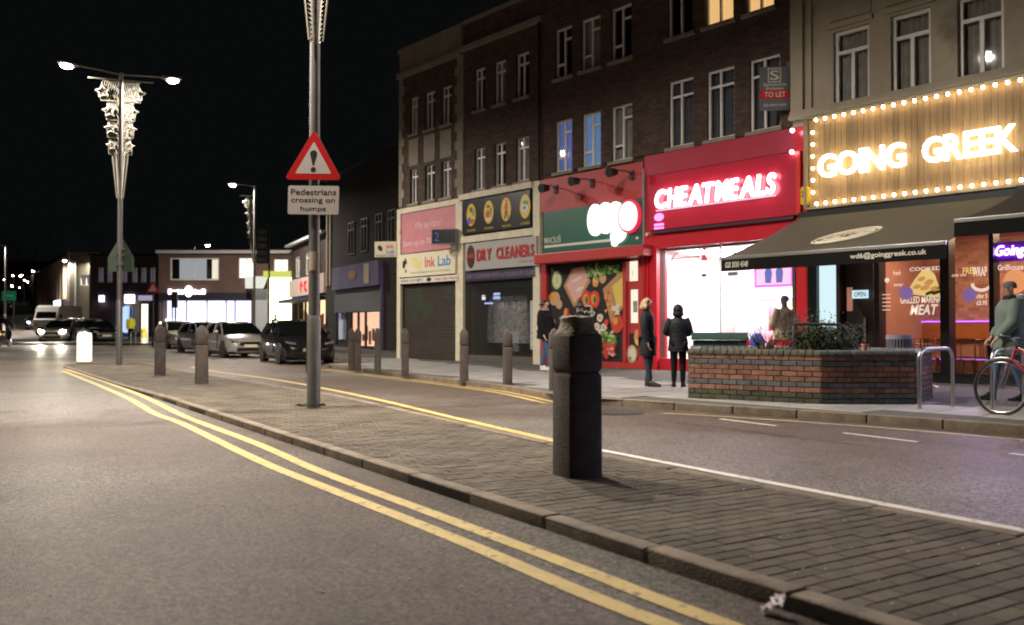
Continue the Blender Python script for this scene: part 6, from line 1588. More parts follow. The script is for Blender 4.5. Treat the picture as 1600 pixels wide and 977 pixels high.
# ---------------------------------------------------------------- vehicles
tail_red = emis('tail_red', (1, .03, .01), 4); headl = emis('headlight_on', (1, .93, .78), 130)
carglass = mat('car_glass', (.003, .004, .004), .04, spec=.8, coat=.3)
def paint(n, c, mtl=.5): return mat(n, c, .28, mtl, coat=1.0)
def car(M, label, pm, L=4.25, W=1.78, H=1.45, hatch=True, lights=None, plate='white', group='cars by the far shops', cat='car', suv=0., blink=None):
    """front faces local -Y"""
    r = empty('parked_car' if not lights else 'car', M, label, cat, group)
    hw = W/2; k = H/1.45
    # stations along the car: y, z sill, z belt, half width, crown
    S = [(-L/2, .30, .52, .60), (-L/2+.06, .22, .66, .78), (-L/2+.25, .20, .76, .92), (-L/2+.6, .22, .84, .98), (-L/2+1.05, .22, .93, 1.0), (-L/2+1.35, .22, .97, 1.0), (0, .22, .98, 1.0), (L/2-1.0, .22, 1.0, 1.0), (L/2-.45, .24, .99, .98), (L/2-.12, .26, .92, .92), (L/2-.02, .30, .80, .84), (L/2, .36, .6, .7)]
    rings = []
    for y, zs, zb, wf in S:
        w = hw*wf; zb *= k; zs = zs + suv
        m_ = zs + (zb-zs)*.55
        rings.append([(-w*.80, y, zs-.02), (-w*.95, y, zs+.04), (-w, y, m_-.08), (-w*.985, y, m_+.06), (-w*.93, y, zb-.03), (-w*.80, y, zb), (0, y, zb+.035), (w*.80, y, zb), (w*.93, y, zb-.03), (w*.985, y, m_+.06), (w, y, m_-.08), (w*.95, y, zs+.04), (w*.80, y, zs-.02)])
    MB().loft(rings).build('body', pm, r, smooth=True, angle=40)
    # glasshouse
    zb = .96*k; zr = H-.03; rings = []
    G_ = [(-L/2+1.0, .86, 0), (-L/2+1.35, .85, .45), (-L/2+1.75, .80, .93), (-L/2+2.2, .76, 1.0), (L/2-1.4, .76, 1.0), (L/2-.75, .78, .9) , (L/2-.35 if hatch else L/2-.6, .82, .35), (L/2-.18 if hatch else L/2-.45, .84, 0)]
    for y, wf, t in G_:
        z1 = zb + (zr-zb)*t + .005; wl = hw*.90; wt = hw*(.90-.20*t)
        rings.append([(-wl, y, zb-.05), (-wl, y, zb), (-wt, y, z1-.03*t), (-wt*.85, y, z1), (wt*.85, y, z1), (wt, y, z1-.03*t), (wl, y, zb), (wl, y, zb-.05)])
    MB().loft(rings).build('windows', carglass, r, smooth=True, angle=30)
    wt = hw*.70; rr = []
    for y, z in ((-L/2+1.72, zr-.055), (-L/2+2.2, zr+.008), (0.2, zr+.03), (L/2-1.4, zr+.012), (L/2-.78, zr-.07)):
        rr.append([(-wt-.04, y, z-.045), (-wt*.8, y, z+.004), (0, y, z+.018), (wt*.8, y, z+.004), (wt+.04, y, z-.045), (0, y, z-.03)])
    MB().loft(rr).build('roof', pm, r, smooth=True, angle=60)
    for s in (-1, 1):
        b = MB(); wl = hw*.905; wtp = hw*.715
        b.tube([(s*wl, -L/2+1.05, zb-.02), (s*(wtp+.03), -L/2+1.8, zr-.06)], .035, 6); b.tube([(s*(wl+.005), .25, zb-.02), (s*(wtp+.035), .22, zr-.03)], .035, 6); b.tube([(s*wl, L/2-.32, zb-.02), (s*(wtp+.03), L/2-.85, zr-.08)], .06, 6)
        b.build('pillar', pm, r, smooth=True)
        b = MB(); b.ball((s*(hw+.04), -L/2+1.45, zb+.07), .10, 10, 7, (.9, .6, .75)); b.build('mirror', pm, r, smooth=True)
        b = MB(); b.prism([(.0, 0), (.30, .04), (.36, .15), (.1, .12)], 0, .06)
        hl = MB().loft([[(s*hw*a, y, z*k) for (a, z) in ((.52, .64), (.84, .68), (.88, .76), (.56, .71))] for y in (-L/2+.01 if s else 0, -L/2+.25)])
        if lights: MB().ball((s*hw*.72, -L/2-.02, .70*k), .11, 10, 7, (1, .4, 1)).build('lamp_lens', lights, r, smooth=True)
        ho = hl.build('headlight', lights if lights else mat('headlight_glass', (.35, .35, .36), .12, .3, coat=1), r)
        MB().box(s*hw*.55, s*hw*.86, L/2-.10, L/2+.005, .72*k, .86*k).build('tail_light', mat('tail_off', (.3, .01, .01), .2), r)
        b = MB(); b.box(s*(hw*.985), s*(hw+.012), -L/2+1.5, -L/2+1.56, .35, .9*k); b.build('door_seam', sign_bk, r)
        b = MB(); b.box(s*(hw*.97), s*(hw+.025), .12, .3, .80*k, .83*k); b.build('door_handle', pm, r)
        for yy in (-L/2+.82, L/2-.80):
            R_ = .325
            MB().cyl((s*(hw-.20), yy, R_), (s*(hw+.006), yy, R_), R_+.055, n=24).build('wheel_arch', sign_bk, r)
            w = MB().lathe([(R_*.7, -.1), (R_, -.08), (R_, .08), (R_*.7, .1)], n=24).build('wheel', tyre, r, M=Matrix.Translation((s*(hw-.075), yy, R_)) @ Matrix.Rotation(pi/2, 4, 'Y'), smooth=True)
            b = MB(); b.lathe([(R_*.68, -.09), (R_*.70, .095), (R_*.62, .098), (R_*.60, .06)], n=20)
            for q in range(5):
                t = 2*pi*q/5; d = Vector((cos(t), sin(t), 0)); n_ = Vector((-sin(t), cos(t), 0))
                for zz in ((.1,) if s > 0 else (-.1,)): b.quad(d*.03+n_*.04+Vector((0,0,zz)), d*.03-n_*.04+Vector((0,0,zz)), d*R_*.66-n_*.03+Vector((0,0,zz)), d*R_*.66+n_*.03+Vector((0,0,zz)))
            b.build('rim', mat('alloy', (.4, .4, .4), .3, .9), w)
    b = MB(); b.box(-hw*.48, hw*.48, -L/2-.012, -L/2+.1, .50*k+suv*.4, .64*k+suv*.4); b.build('grille', mat('grille_black', (.012, .012, .012), .3), r, bevel=.01)
    b = MB(); b.box(-hw*.6, hw*.6, -L/2-.008, -L/2+.12, .28+suv, .40+suv); b.build('lower_grille', MATS['grille_black'], r, bevel=.01)
    b = MB(); b.box(-.26, .26, -L/2-.022, -L/2-.013, .42, .53); b.build('number_plate', mat('plate_'+plate, (.6, .55, .4), .4), r)
    b = MB(); b.box(-hw*.93, hw*.93, -L/2+.3, L/2-.3, .14, .24); b.build('underside', sign_bk, r)
    return r
hd = math.atan2(-.89, .45) + pi/2     # local -Y points along (.45,-.89)
def carM(px, Y, ang, L=4.25, dz=0):
    """front centre of the car sits at photo column px, distance Y"""
    f = AT(px, 512, Y); h = Vector((sin(ang), -cos(ang), 0)); c = Vector((f.x, f.y, 0)) - h*L/2
    return place(c.x, c.y, zg(c.y)+dz, ang)
aa = math.atan2(.45, .89)
gp = 'cars parked in the bay before the lit shops'
car(carM(486, 29.0, aa), 'black hatchback parked nearest, half behind the central lamp post', paint('paint_black', (.004, .004, .005), .1), group=gp)
car(carM(392, 35.4, aa+.12), 'silver grey hatchback parked behind the black one', paint('paint_silver', (.36, .335, .31), .5), group=gp)
car(carM(345, 41.0, aa+.15), 'dark estate car parked behind the silver grey one', paint('paint_dark', (.10, .10, .11), .5), L=4.5, group=gp)
car(carM(293, 47.0, aa+.1), 'pale beige car at the far end of the parked row, left of the concrete bollard', paint('paint_pale', (.42, .37, .32), .4), group=gp)
a2 = math.atan2(.33, .94)
gm = 'traffic queue on the far left road'
car(carM(80, 56, a2*.4), 'oncoming car with dazzling headlights on the far left road', paint('paint_brown', (.3, .27, .25), .5), lights=headl, group=gm)
car(carM(131, 58, .3), 'white estate car beside the oncoming headlights', paint('paint_white', (.75, .73, .70), .0), group=gm, H=1.5)
car(carM(104, 66, .2), 'dark windowed hatchback between the headlight car and the white estate', paint('paint_beige', (.25, .23, .21), .3), group=gm, H=1.5)
car(carM(166, 55, .75), 'black saloon turning left of the tall left lamp post', paint('paint_black', (.004, .004, .005), .1), group=gm, hatch=False, L=4.5)
# headlight beams of the oncoming car
for s in (-1, 1):
    M = carM(80, 56, a2*.4) @ Matrix.Translation((s*.62, -2.17, .66)) @ Matrix.Rotation(radians(86), 4, 'X')
    sd = bpy.data.lights.new('headlight_beam', 'SPOT'); sd.energy = 1300; sd.color = (1, .9, .72); sd.spot_size = radians(55); sd.spot_blend = .6; sd.shadow_soft_size = .07
    so = bpy.data.objects.new('headlight_beam', sd); col.objects.link(so)
    so.matrix_world = carM(80, 56, a2*.4) @ Matrix.Translation((s*.62, -2.2, .66)) @ Matrix.Rotation(radians(83), 4, 'X') @ Matrix.Rotation(pi, 4, 'Z')
    so.matrix_world = carM(80, 56, a2*.4) @ Matrix.Translation((s*.62, -2.2, .66)) @ Matrix.Rotation(radians(-83), 4, 'X')
# van
vx = AT(72, 512, 74); vn = empty('white_van', place(vx.x, vx.y+2, zg(76), .05), 'white flat fronted van behind the car with headlights', 'van')
MB().loft([[(-.95*w, y, .35), (-.98*w, y, 1.3), (-.92*w, y, zt_), (.92*w, y, zt_), (.98*w, y, 1.3), (.95*w, y, .35)] for y, w, zt_ in ((-2.5, .92, 1.3), (-2.35, .97, 1.45), (-1.9, 1, 2.35), (-1.5, 1, 2.5), (2.4, 1, 2.5), (2.5, .97, 2.4))]).build('body', paint('paint_white', (.75, .73, .70), .0), vn, smooth=True, angle=30)
MB().loft([[(-.8, -2.40+.0, 1.42), (.8, -2.40, 1.42), (.8, -2.36, 1.42), (-.8, -2.36, 1.42)], [(-.78, -1.96, 2.2), (.78, -1.96, 2.2), (.78, -1.92, 2.2), (-.78, -1.92, 2.2)]]).build('windscreen', carglass, vn)
for s in (-1, 1):
    MB().box(s*.55, s*.88, -2.56, -2.4, .75, .95).build('headlight', MATS['headlight_glass'], vn)
    for yy in (-1.6, 1.6): MB().cyl((s*.75, yy, .36), (s*.99, yy, .36), .36, n=20).build('wheel', tyre, vn, smooth=True)
    MB().box(s*1.0, s*1.15, -1.95, -1.88, 1.4, 1.75).build('mirror', sign_bk, vn)
MB().box(-.5, .5, -2.56, -2.5, .5, .7).build('grille', MATS['grille_black'], vn)
# far vehicles up the hill
for i, (px, py, Y, l) in enumerate(((10, 478, 150, 'pale car parked far up the road at the left edge'), (55, 497, 95, 'far dark car with bluish side lights left of the van'))):
    p = AT(px, 512, Y); car(place(p.x, p.y, zg(Y), .5), l, paint('paint_pale', (.42, .37, .32), .4) if i == 0 else paint('paint_dark', (.10, .10, .11), .5), group=gm, lights=None if i == 0 else emis('side_light', (.7, .8, 1), 12))
# scooter and rider
sp = AT(7, 512, 50); sc_ = empty('scooter', place(sp.x, sp.y, zg(50), pi+.15), 'scooter with glowing orange tail light at the left edge', 'scooter')
MB().loft([[(w*cos(t), y, z+h*sin(t)) for t in [2*pi*i/10 for i in range(10)]] for y, w, z, h in ((-.75, .05, .7, .2), (-.55, .16, .65, .3), (-.3, .14, .35, .1), (.1, .16, .4, .16), (.4, .18, .66, .2), (.8, .12, .72, .14))]).build('body', mat('scooter_dark', (.03, .02, .02), .3, coat=1), sc_, smooth=True)
for y in (-.65, .62): MB().lathe([(.16, -.05), (.25, -.04), (.25, .04), (.16, .05)], n=20).build('wheel', tyre, sc_, M=Matrix.Translation((0, y, .25)) @ Matrix.Rotation(pi/2, 4, 'Y'), smooth=True)
MB().tube([(-.32, -.5, 1.05), (0, -.58, 1.0), (.32, -.5, 1.05)], .018).build('handlebar', lead, sc_); MB().box(-.1, .1, .80, .86, .66, .76).build('tail_light', emis('tail_orange', (1, .22, .03), 9), sc_)
MB().box(-.08, .08, .86, .88, .45, .56).build('number_plate', MATS['plate_white'], sc_)
MB().box(-.22, .22, .45, .85, .9, 1.3).build('delivery_box', mat('box_maroon', (.12, .01, .02), .5), sc_, bevel=.02)
rd_ = person(sp.x, sp.y, zg(50)+.12, pi+.15, 1.72, 'rider in dark jacket and white helmet on the scooter', coat=black_cl, hem=.47, trousers=black_cl, shoes=shoe_b, hat=mat('helmet_white', (.8, .8, .8), .2, coat=1), puffy=.02,
   P=dict(kl=(.12, -.22, .40), al=(.10, -.16, .16), tl=(.10, -.26, .13), kr=(-.12, -.22, .40), ar=(-.10, -.16, .16), tr=(-.10, -.26, .13), el=(.16, -.12, .68), wl=(.17, -.27, .58), er=(-.16, -.12, .68), wr=(-.17, -.27, .58)))

# ---------------------------------------------------------------- far buildings
bk1 = mat('far_brown_brick', (.12, .075, .062), .9, var=.2, vs=1.5, bump=.3, bs=20); bk2 = mat('far_dark_brick', (.04, .026, .02), .9, var=.2, vs=1.5)
glow_v = emis('shop_glow_violet', (.62, .64, 1), 2.3); glow_w = emis('shop_glow_white', (.92, .95, 1), 2.6); glow_y = emis('shop_glow_yellow', (1, .96, .62), 4.5); glow_warm = emis('shop_glow_warm', (1, .70, .38), 1.5); glow_peach = emis('shop_glow_peach', (1, .58, .38), 1.3); glow_blue = emis('shop_glow_blue', (.35, .55, 1), 1.3)
def flat_building(Fm, u0, u1, z0, z1, wallm, label, holes=(), depth=8, coping=True, group='far shop buildings'):
    r = empty('shop_building', Fm.M, label, 'building', group)
    holes_wall(u0, u1, z0, z1, list(holes), depth=.2).build('wall', wallm, r)
    b = MB(); b.box(u0, u0+.2, .2, depth, z0, z1); b.box(u1-.2, u1, .2, depth, z0, z1); b.box(u0, u1, depth, depth+.2, z0, z1); b.build('side_wall', wallm, r)
    MB().box(u0-.1, u1+.1, -.15, depth, z1, z1+.15).build('roof', lead, r)
    MB().box(u0+.21, u1-.21, 1.2, 1.25, z0, z1).build('backing', dark, r)
    return r
def rect(Fm, x0, x1, y0, y1): 
    u0, za = Fm.hit(x0, y0); u1, zb = Fm.hit(x1, y1); return (u0, u1, zb, za)
def lit(parent, h, m, y=.35, name='lit_interior'): return MB().box(h[0]-.02, h[1]+.02, y, y+.03, h[2]-.02, h[3]+.02).build(name, m, parent)
# E: long low building with violet shop
FE = Frame((AT(263, 512, 58).x, 58), 0.0)
zE = FE.hit(300, 394)[1]
w1_ = rect(FE, 266, 342, 403, 438); sh = rect(FE, 250, 392, 470, 536); sh = (rect(FE, 249, 250, 0, 1)[0]+.2, sh[1], sh[2], sh[3])
w2_ = rect(FE, 373, 397, 403, 435); w3_ = rect(FE, 428, 450, 405, 428); sh2 = rect(FE, 418, 462, 432, 538)
uE0, uE1 = FE.hit(248, 400)[0], FE.hit(492, 400)[0]
re_ = flat_building(FE, uE0, uE1, .2, zE, bk1, 'low brown brick building with long white window over violet lit shop', [w1_, sh, w2_, w3_, sh2])
for nm, h, st_, cu in (('a', w1_, 'plain', None),):
    o = window(re_, *h, .08, 'plain', sill=False, fw=.08, label='long white framed window with drawn pale blinds')
    MB().box(h[0]+.55, h[1]-.85, .16, .17, h[2]+.05, h[3]-.05).build('blind', emis('blind_grey', (.72, .78, .82), .42), o); MB().box(h[1]-.5, h[1]-.1, .16, .17, h[2]+.1, h[3]-.1).build('blind', emis('blind_warm', (1, .95, .7), .9), o)
for h in (w2_, w3_):
    window(re_, *h, .08, 'plain', sill=False); lit(re_, h, emis('window_white', (1, .97, .85), 1.7), .2, 'lit_blind')
lit(re_, sh, glow_v, 1.0); lit(re_, sh2, glow_y, .6)
b = MB()
for px in (268, 290, 322, 352, 366): q = rect(FE, px, px+1.5, 470, 536); b.box(q[0], q[1], .02, .12, sh[2], sh[3])
b.build('shop_mullion', mat('pale_frame', (.45, .45, .5), .4), re_)
MB().box(sh[0], sh[1], .06, .065, sh[2], sh[3]).build('shop_glass', glass, re_)
b = MB()
for (x0, x1, y0, y1) in ((292, 320, 474, 512), (326, 350, 476, 505), (254, 288, 498, 534)):
    q = rect(FE, x0, x1, y0, y1); b.box(q[0], q[1], .5, .52, q[2], q[3])
b.build('display_panel', glow_w, re_)
q = rect(FE, 249, 392, 460, 470); MB().box(q[0], q[1], -.12, -.003, q[2]+.02, q[3]+.1).build('shop_fascia', mat('fascia_dark', (.02, .018, .03), .5), re_)
fsE = empty('shop_sign', FE.M, 'glowing white lettering on the brown brick above the violet lit shop', 'sign')
qa = rect(FE, 264, 322, 452, 460); 
for k, (a_, c_, h_) in enumerate(((0, .10, 1), (.13, .20, .8), (.22, .31, .9), (.33, .42, .8), (.58, .66, .8), (.68, .77, .9), (.79, .88, .75), (.90, 1, 1))):
    w_ = qa[1]-qa[0]; hh_ = qa[3]-qa[2]; MB().box(qa[0]+a_*w_, qa[0]+c_*w_, -.17, -.12, qa[2], qa[2]+hh_*h_).build('letter_block', emis('sign_glow', (.95, .95, 1), 4), fsE, bevel=.03)
b = MB(); b.prism(ell((rect(FE, 290, 302, 446, 465)[0]+rect(FE, 290, 302, 446, 465)[1])/2, (rect(FE, 290, 302, 446, 465)[2]+rect(FE, 290, 302, 446, 465)[3])/2, .26, .36, 16), -.17, -.13); b.build('logo_disc', emis('sign_glow_warm', (1, .96, .8), 4), fsE)
MB().box(uE0-.12, uE1+.1, -.22, -.15, zE-.1, zE+.1).build('roof_edge', mat('edge_white', (.5, .5, .48), .6), re_)
# pale canopy beside
q = rect(FE, 383, 418, 432, 452); cn = empty('shop_canopy', FE.M, 'pale blind fitted over the corner shop door left of the yellow shop', 'canopy')
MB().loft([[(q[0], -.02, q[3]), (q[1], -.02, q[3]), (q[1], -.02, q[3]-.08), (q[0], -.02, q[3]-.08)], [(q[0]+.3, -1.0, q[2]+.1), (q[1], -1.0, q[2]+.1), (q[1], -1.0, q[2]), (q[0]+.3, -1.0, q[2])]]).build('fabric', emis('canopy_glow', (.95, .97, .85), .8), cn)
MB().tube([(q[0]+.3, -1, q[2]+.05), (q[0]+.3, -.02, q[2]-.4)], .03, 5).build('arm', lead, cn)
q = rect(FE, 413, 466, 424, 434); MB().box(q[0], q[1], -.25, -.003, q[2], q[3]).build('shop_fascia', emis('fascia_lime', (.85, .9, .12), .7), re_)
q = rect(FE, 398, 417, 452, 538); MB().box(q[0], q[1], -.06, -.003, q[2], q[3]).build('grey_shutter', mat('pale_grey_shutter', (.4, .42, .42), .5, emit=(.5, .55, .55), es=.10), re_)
# grey lettering sign board hanging high (dark vertical banner)
pb_ = AT(411, 512, 46); bn_ = empty('street_banner', place(pb_.x, pb_.y, 0), 'tall dark banner with faint grey lettering hung beside the star lamp', 'banner')
zt_, zb_ = AT(411, 355, 46).z, AT(411, 412, 46).z; MB().box(-.35, .28, -.02, .02, zb_, zt_).build('cloth', mat('banner_black', (.012, .013, .014), .8), bn_)
for i in range(5):
    b = MB()
    for k in range(4): b.box(-.28+k*.12, -.19+k*.12-random.uniform(0, .03), -.024, -.0201, zt_-.36*(i+1), zt_-.36*(i+1)+.22)
    b.build('faint_lettering', mat('banner_grey', (.09, .09, .09), .7), bn_)
MB().cyl((.3, 0, zg(46)), (.3, 0, zt_+.1), .04, n=10).build('pole', lead, bn_)
# H: two storey row with gabled verge, pink sign
hA_ = AT(455, 512, 57); hB_ = AT(512, 512, 48); FH = Frame((hA_.x, hA_.y), math.atan2(hB_.y-hA_.y, hB_.x-hA_.x)); LH = (hB_-hA_).length
rh = flat_building(FH, 0, LH, .2, 6.3, bk2, 'two storey brick shop with pale roof edge and pink sign behind the central lamp post', [(1.2, 2.6, 4.3, 5.6), (4.2, 5.6, 4.3, 5.6), (.4, LH-.5, .3, 3.0)])
window(rh, 1.2, 2.6, 4.3, 5.6, .08, 'cross', sill=False); window(rh, 4.2, 5.6, 4.3, 5.6, .08, 'cross', sill=False)
lit(rh, (.4, LH-.5, .3, 3.0), glow_warm, .7)
b = MB()
for i in range(6): b.box(.4+i*(LH-.9)/5-.06, .4+i*(LH-.9)/5+.06, 0, .12, .3, 3.0)
b.box(.4, LH-.5, -.9, -.003, 2.7, 2.9); b.build('shop_frame', lead, rh)
b = MB()
for i in range(16): u = .8+i*(LH-1.6)/15; b.box(u-.2, u+.15, .55, .6, random.uniform(.3, 1.2), random.uniform(1.3, 2.5))
b.build('display_goods', [mat('goods', (.3, .12, .05), .8, var=.5, vs=3)], rh)
MB().box(-.15, LH+.1, -.4, -.15, 6.28, 6.42).build('gutter', mat('gutter_white', (.5, .52, .55), .5), rh)
sgH = empty('shop_sign', FH.M, 'pale pink shop sign with red lettering crossed by the central lamp post', 'sign')
MB().box(.2, LH-.1, -.2, -.003, 3.1, 4.15).build('board', mat('pale_pink_sign', (.42, .32, .29), .5, emit=(1, .7, .6), es=.12), sgH)

for k in range(4):
    u = LH*(.42+.12*k); MB().tube([(u+.25*cos(t)*(1 if k % 2 else .8), -.23, 3.62+.28*sin(t)) for t in [k+pi*1.5*i/10 for i in range(11)]], .06, 6).build('script_letter', mat('sign_letter_red', (.5, .03, .04), .5, emit=(1, .05, .05), es=.5), sgH)
# I: dark building with purple fascia
iA = AT(521, 512, 46.8); iB = AT(600, 512, 40.3); FI = Frame((iA.x, iA.y), math.atan2(iB.y-iA.y, iB.x-iA.x)); LI = (iB-iA).length
ri = flat_building(FI, -1.3, LI+4.5, .11, 9.0, mat('near_black_brick', (.016, .012, .010), .95, var=.2, vs=1.5), 'tall unlit dark brick building above the purple fascia shop', [(.5, LI-.3, .3, 1.95)], depth=9)  # brick colour darkened to near black to keep the wall looking unlit
FIu = lambda px: FI.uu(px)
b = MB()
for u in (-1.1, -.55): b.box(u, u+.22, -.08, -.003, 3.4, 7.2)
b.build('cream_column', mat('column_cream', (.30, .25, .17), .8), ri)
for u in (2.5, 4.4, 6.4, 8.0, 9.4): window(ri, u, u+.9, 4.8, 6.4, -.03, 'cross', sill=False, pane=True, fm=mat('grey_frame', (.06, .055, .05), .6))
lit(ri, (.5, LI-.3, .3, 1.95), glow_peach, .9)
b = MB()
for t in (0, .31, .5, .66, .97): u = .5 + (LI-.9)*t; b.box(u-.05, u+.05, .02, .12, .3, 1.95)
b.build('shop_frame', lead, ri); MB().box(.5, LI-.3, .06, .065, .3, 1.95).build('shop_glass', glass, ri)
b = MB()
for i in range(14): u = .7+i*(LI-1.2)/13; b.box(u-.12, u+.12, .7, .75, random.uniform(.3, .7), random.uniform(.8, 1.4))
b.build('display_goods', [MATS['goods']], ri)
shutter(ri, .4, LI-.2, 1.95, 3.1, -.08, mat('dark_shutter', (.04, .04, .042), .5, .3))
MB().box(LI-.2, LI-.1, -.12, -.003, .2, 3.1).build('shop_post', mat('post_lilac', (.12, .11, .2), .4), ri)
sgI = empty('shop_sign', FI.M, 'dim purple shop fascia with small orange motif', 'sign')
MB().box(.5, LI-.1, -.25, -.003, 3.12, 4.25).build('board', mat('dim_purple', (.12, .10, .20), .4, var=.3, vs=2), sgI)
MB().prism(ell(LI*.5, 3.75, .6, .22, 14), -.27, -.25).build('motif', mat('motif_orange', (.32, .17, .06), .5), sgI)
pj = empty('projecting_sign', FI.M @ Matrix.Translation((LI-1.55, -.3, 0)) @ Matrix.Rotation(radians(30), 4, 'Z'), 'cream projecting sign with a black figure over the purple fascia', 'sign')
MB().box(-.1, 1.05, -.06, .06, 3.25, 4.15).build('board', mat('cream_board', (.5, .45, .32), .5), pj); text('2', 'lettering', sign_bk, pj, .35, .6, 3.65, 4.0, -.065, .003, .04)
# F: row of dark shops
bk3 = mat('mauve_brick', (.22, .17, .17), .9, var=.2, vs=1.5); netb = mat('glowing_net', (.35, .33, .38), .9, emit=(.6, .55, .7), es=.12)  # faint glow put into the net curtains so the windows show brighter
FF = Frame((AT(163, 512, 72).x, 72), 0.0)
uF0, uF1 = FF.hit(140, 400)[0], FF.hit(246, 400)[0]; zF = FF.hit(200, 400)[1]
wf = [rect(FF, x, x+9, 418, 442) for x in (153, 167, 190, 206, 220, 234)]
sf = [rect(FF, 190, 202, 478, 520), rect(FF, 205, 218, 475, 520)]
rf_ = flat_building(FF, uF0, uF1, .4, zF, bk3, 'row of dim brick shops with tall windows left of the violet lit shop', wf+sf)
for h in wf: window(rf_, *h, .08, 'cross', sill=False, curtain=netb)
lit(rf_, sf[0], glow_blue, .5); lit(rf_, sf[1], mat('dim_shop', (.1, .1, .1), .8, emit=(.6, .5, .5), es=.12), .5)
q = rect(FF, 150, 245, 452, 470); MB().box(q[0], q[1], -.2, -.003, q[2], q[3]).build('shop_fascia', mat('dim_mauve', (.10, .08, .12), .5), rf_)
def small_sign(Fm, x0, x1, y0, y1, m, label, s=None, out=.3, nm='lit_sign'):
    q = rect(Fm, x0, x1, y0, y1); r = empty(nm, Fm.M, label, 'sign'); MB().box(q[0], q[1], -out, -out+.12, q[2], q[3]).build('panel', m, r, bevel=.02)
    return r
small_sign(FF, 197, 212, 461, 474, emis('sg1', (1, .97, .9), 4.5), 'small glowing white shop sign left of the bus stop sign')
small_sign(FF, 157, 165, 462, 472, emis('sg2', (.95, .9, 1), 2.5), 'faint round lit sign at the left end of the dim shops')
small_sign(FF, 190, 200, 480, 519, emis('sg3', (.45, .6, 1), 1.3), 'tall glowing blue panel beside the left twin arm lamp')
# narrow lit poster column
small_sign(FF, 218, 240, 462, 470, emis('sg4', (.7, .65, .9), .5), 'dim mauve shop fascia right of the small glowing white sign')
pp = AT(226, 512, 53); ad = empty('poster_column', place(pp.x, pp.y, zg(53)+.1), 'narrow glowing yellow and white poster column before the dim shops', 'advertising column')
MB().box(-.16, .16, -.08, .08, 0, AT(226, 478, 53).z-zg(53)).build('lit_panel', emis('column_glow', (1, .9, .62), 1.8), ad); MB().box(-.165, .165, -.085, -.081, .3, .9).build('yellow_panel', emis('column_yel', (1, .75, .1), 1.2), ad)
# small road signs and signals
def roadpost(px, Y, pyt, label, kind):
    p = AT(px, 512, Y); zt_ = AT(px, pyt, Y).z; z0 = zg(Y)
    r = empty('road_sign' if kind != 'signal' else 'traffic_signal', place(p.x, p.y, z0), label, 'traffic sign' if kind != 'signal' else 'traffic light')
    MB().cyl((0,0,0), (0,0,zt_-z0), .045, n=10).build('pole', lead, r)
    zz = zt_-z0
    if kind == 'tri':
        MB().prism(tri(.40, zz-.35, .04), -.07, -.06).build('panel', sign_red, r); MB().prism(tri(.26, zz-.35, .01), -.075, -.071).build('face', sign_wh, r)
    else:
        MB().box(-.16, .16, -.2, -.05, zz-.9, zz).build('signal_box', sign_bk, r, bevel=.02)
        for k in range(3): MB().cyl((0, -.21, zz-.15-.29*k), (0, -.2, zz-.15-.29*k), .09, n=12).build('lens', mat('lens_dark', (.05, .02, .02), .3), r)
    return r
roadpost(239, 50, 442, 'red triangle road sign left of the violet lit shop', 'tri')
roadpost(274, 50, 456, 'dark traffic signal in front of the violet lit shop window', 'signal')
for px, hl_ in ((205, 'left'), (212, 'right')):
    a_ = AT(px, 512, 52); hoop(Vector((a_.x, a_.y, 0)), Vector((a_.x+.6, a_.y+.1, 0)), .9, 'distant bicycle hoop by the yellow jacketed person, the %s one of two' % hl_)
# G: flats
g0 = AT(108, 512, 92); FG1 = Frame((g0.x, 92), 0.0); uG1 = FG1.hit(147, 400)[0]; zG = FG1.hit(125, 394)[1]
wg = rect(FG1, 126, 143, 430, 446)
rg = flat_building(FG1, 0, uG1, .5, zG, mat('olive_render', (.10, .095, .07), .9), 'dark corner block of flats with one pale window', [wg], depth=10, group='far buildings')
window(rg, *wg, .08, 'plain', sill=False); lit(rg, wg, mat('pale_blind', (.4, .4, .36), .8, emit=(.8, .8, .7), es=.16), .2, 'lit_blind')
g1 = AT(50, 512, 128); dgv = Vector((g0.x-g1.x, g0.y-g1.y, 0)); FG2 = Frame((g1.x, g1.y), math.atan2(dgv.y, dgv.x)); LG = dgv.length
fbr = mat('flats_brick', (.085, .065, .05), .9)
rg2 = flat_building(FG2, 0, LG-.2, .5, zG-.0, fbr, 'long wing of flats with many vertical brick piers above lit shops', [], depth=9, group='far buildings')
for i in range(15): MB().box(LG*i/15, LG*i/15+.5, -.35, -.003, 4.2, zG-.4).build('pier', mat('pier_brick', (.26, .2, .15), .9), rg2)
b = MB()
for i in range(14):
    for z in (5.0, 7.4): b.box(LG*i/15+.8, LG*i/15+2.0, -.04, -.003, z, z+1.3)
b.build('window', mat('far_window', (.02, .02, .022), .2), rg2)
q = (LG*.55, LG-.4); MB().box(q[0], q[1], -.5, -.003, 3.2, 3.9).build('shop_fascia', mat('dim_mauve', (.10, .08, .12), .5), rg2)
for i, (t0, t1, c, s, l) in enumerate(((.80, .93, (1, 1, 1), 4.5, 'brightest white sign'), (.66, .74, (1, .9, .75), 2.5, 'small warm sign'), (.5, .6, (1, .5, .7), 1.2, 'small pink sign'), (.30, .42, (1, .8, .4), 1.6, 'small amber sign'))):
    r = empty('lit_sign', FG2.M, l + ' glowing on the far shops under the flats', 'sign', 'far lit shop signs under the flats'); MB().box(LG*t0, LG*t1, -.6, -.51, 3.0, 4.1 if i == 0 else 3.6).build('panel', emis('fs%d' % i, c, s), r)
b = MB(); b.box(LG*.87, LG*.93, -.05, -.01, .8, 3.0); b.build('lit_shop_window', glow_blue, rg2)
b = MB(); b.box(LG*.45, LG*.6, -.05, -.01, 1.2, 3.0); b.box(LG*.72, LG*.8, -.05, -.01, 1.2, 3.0); b.build('lit_shop_window', glow_warm, rg2)
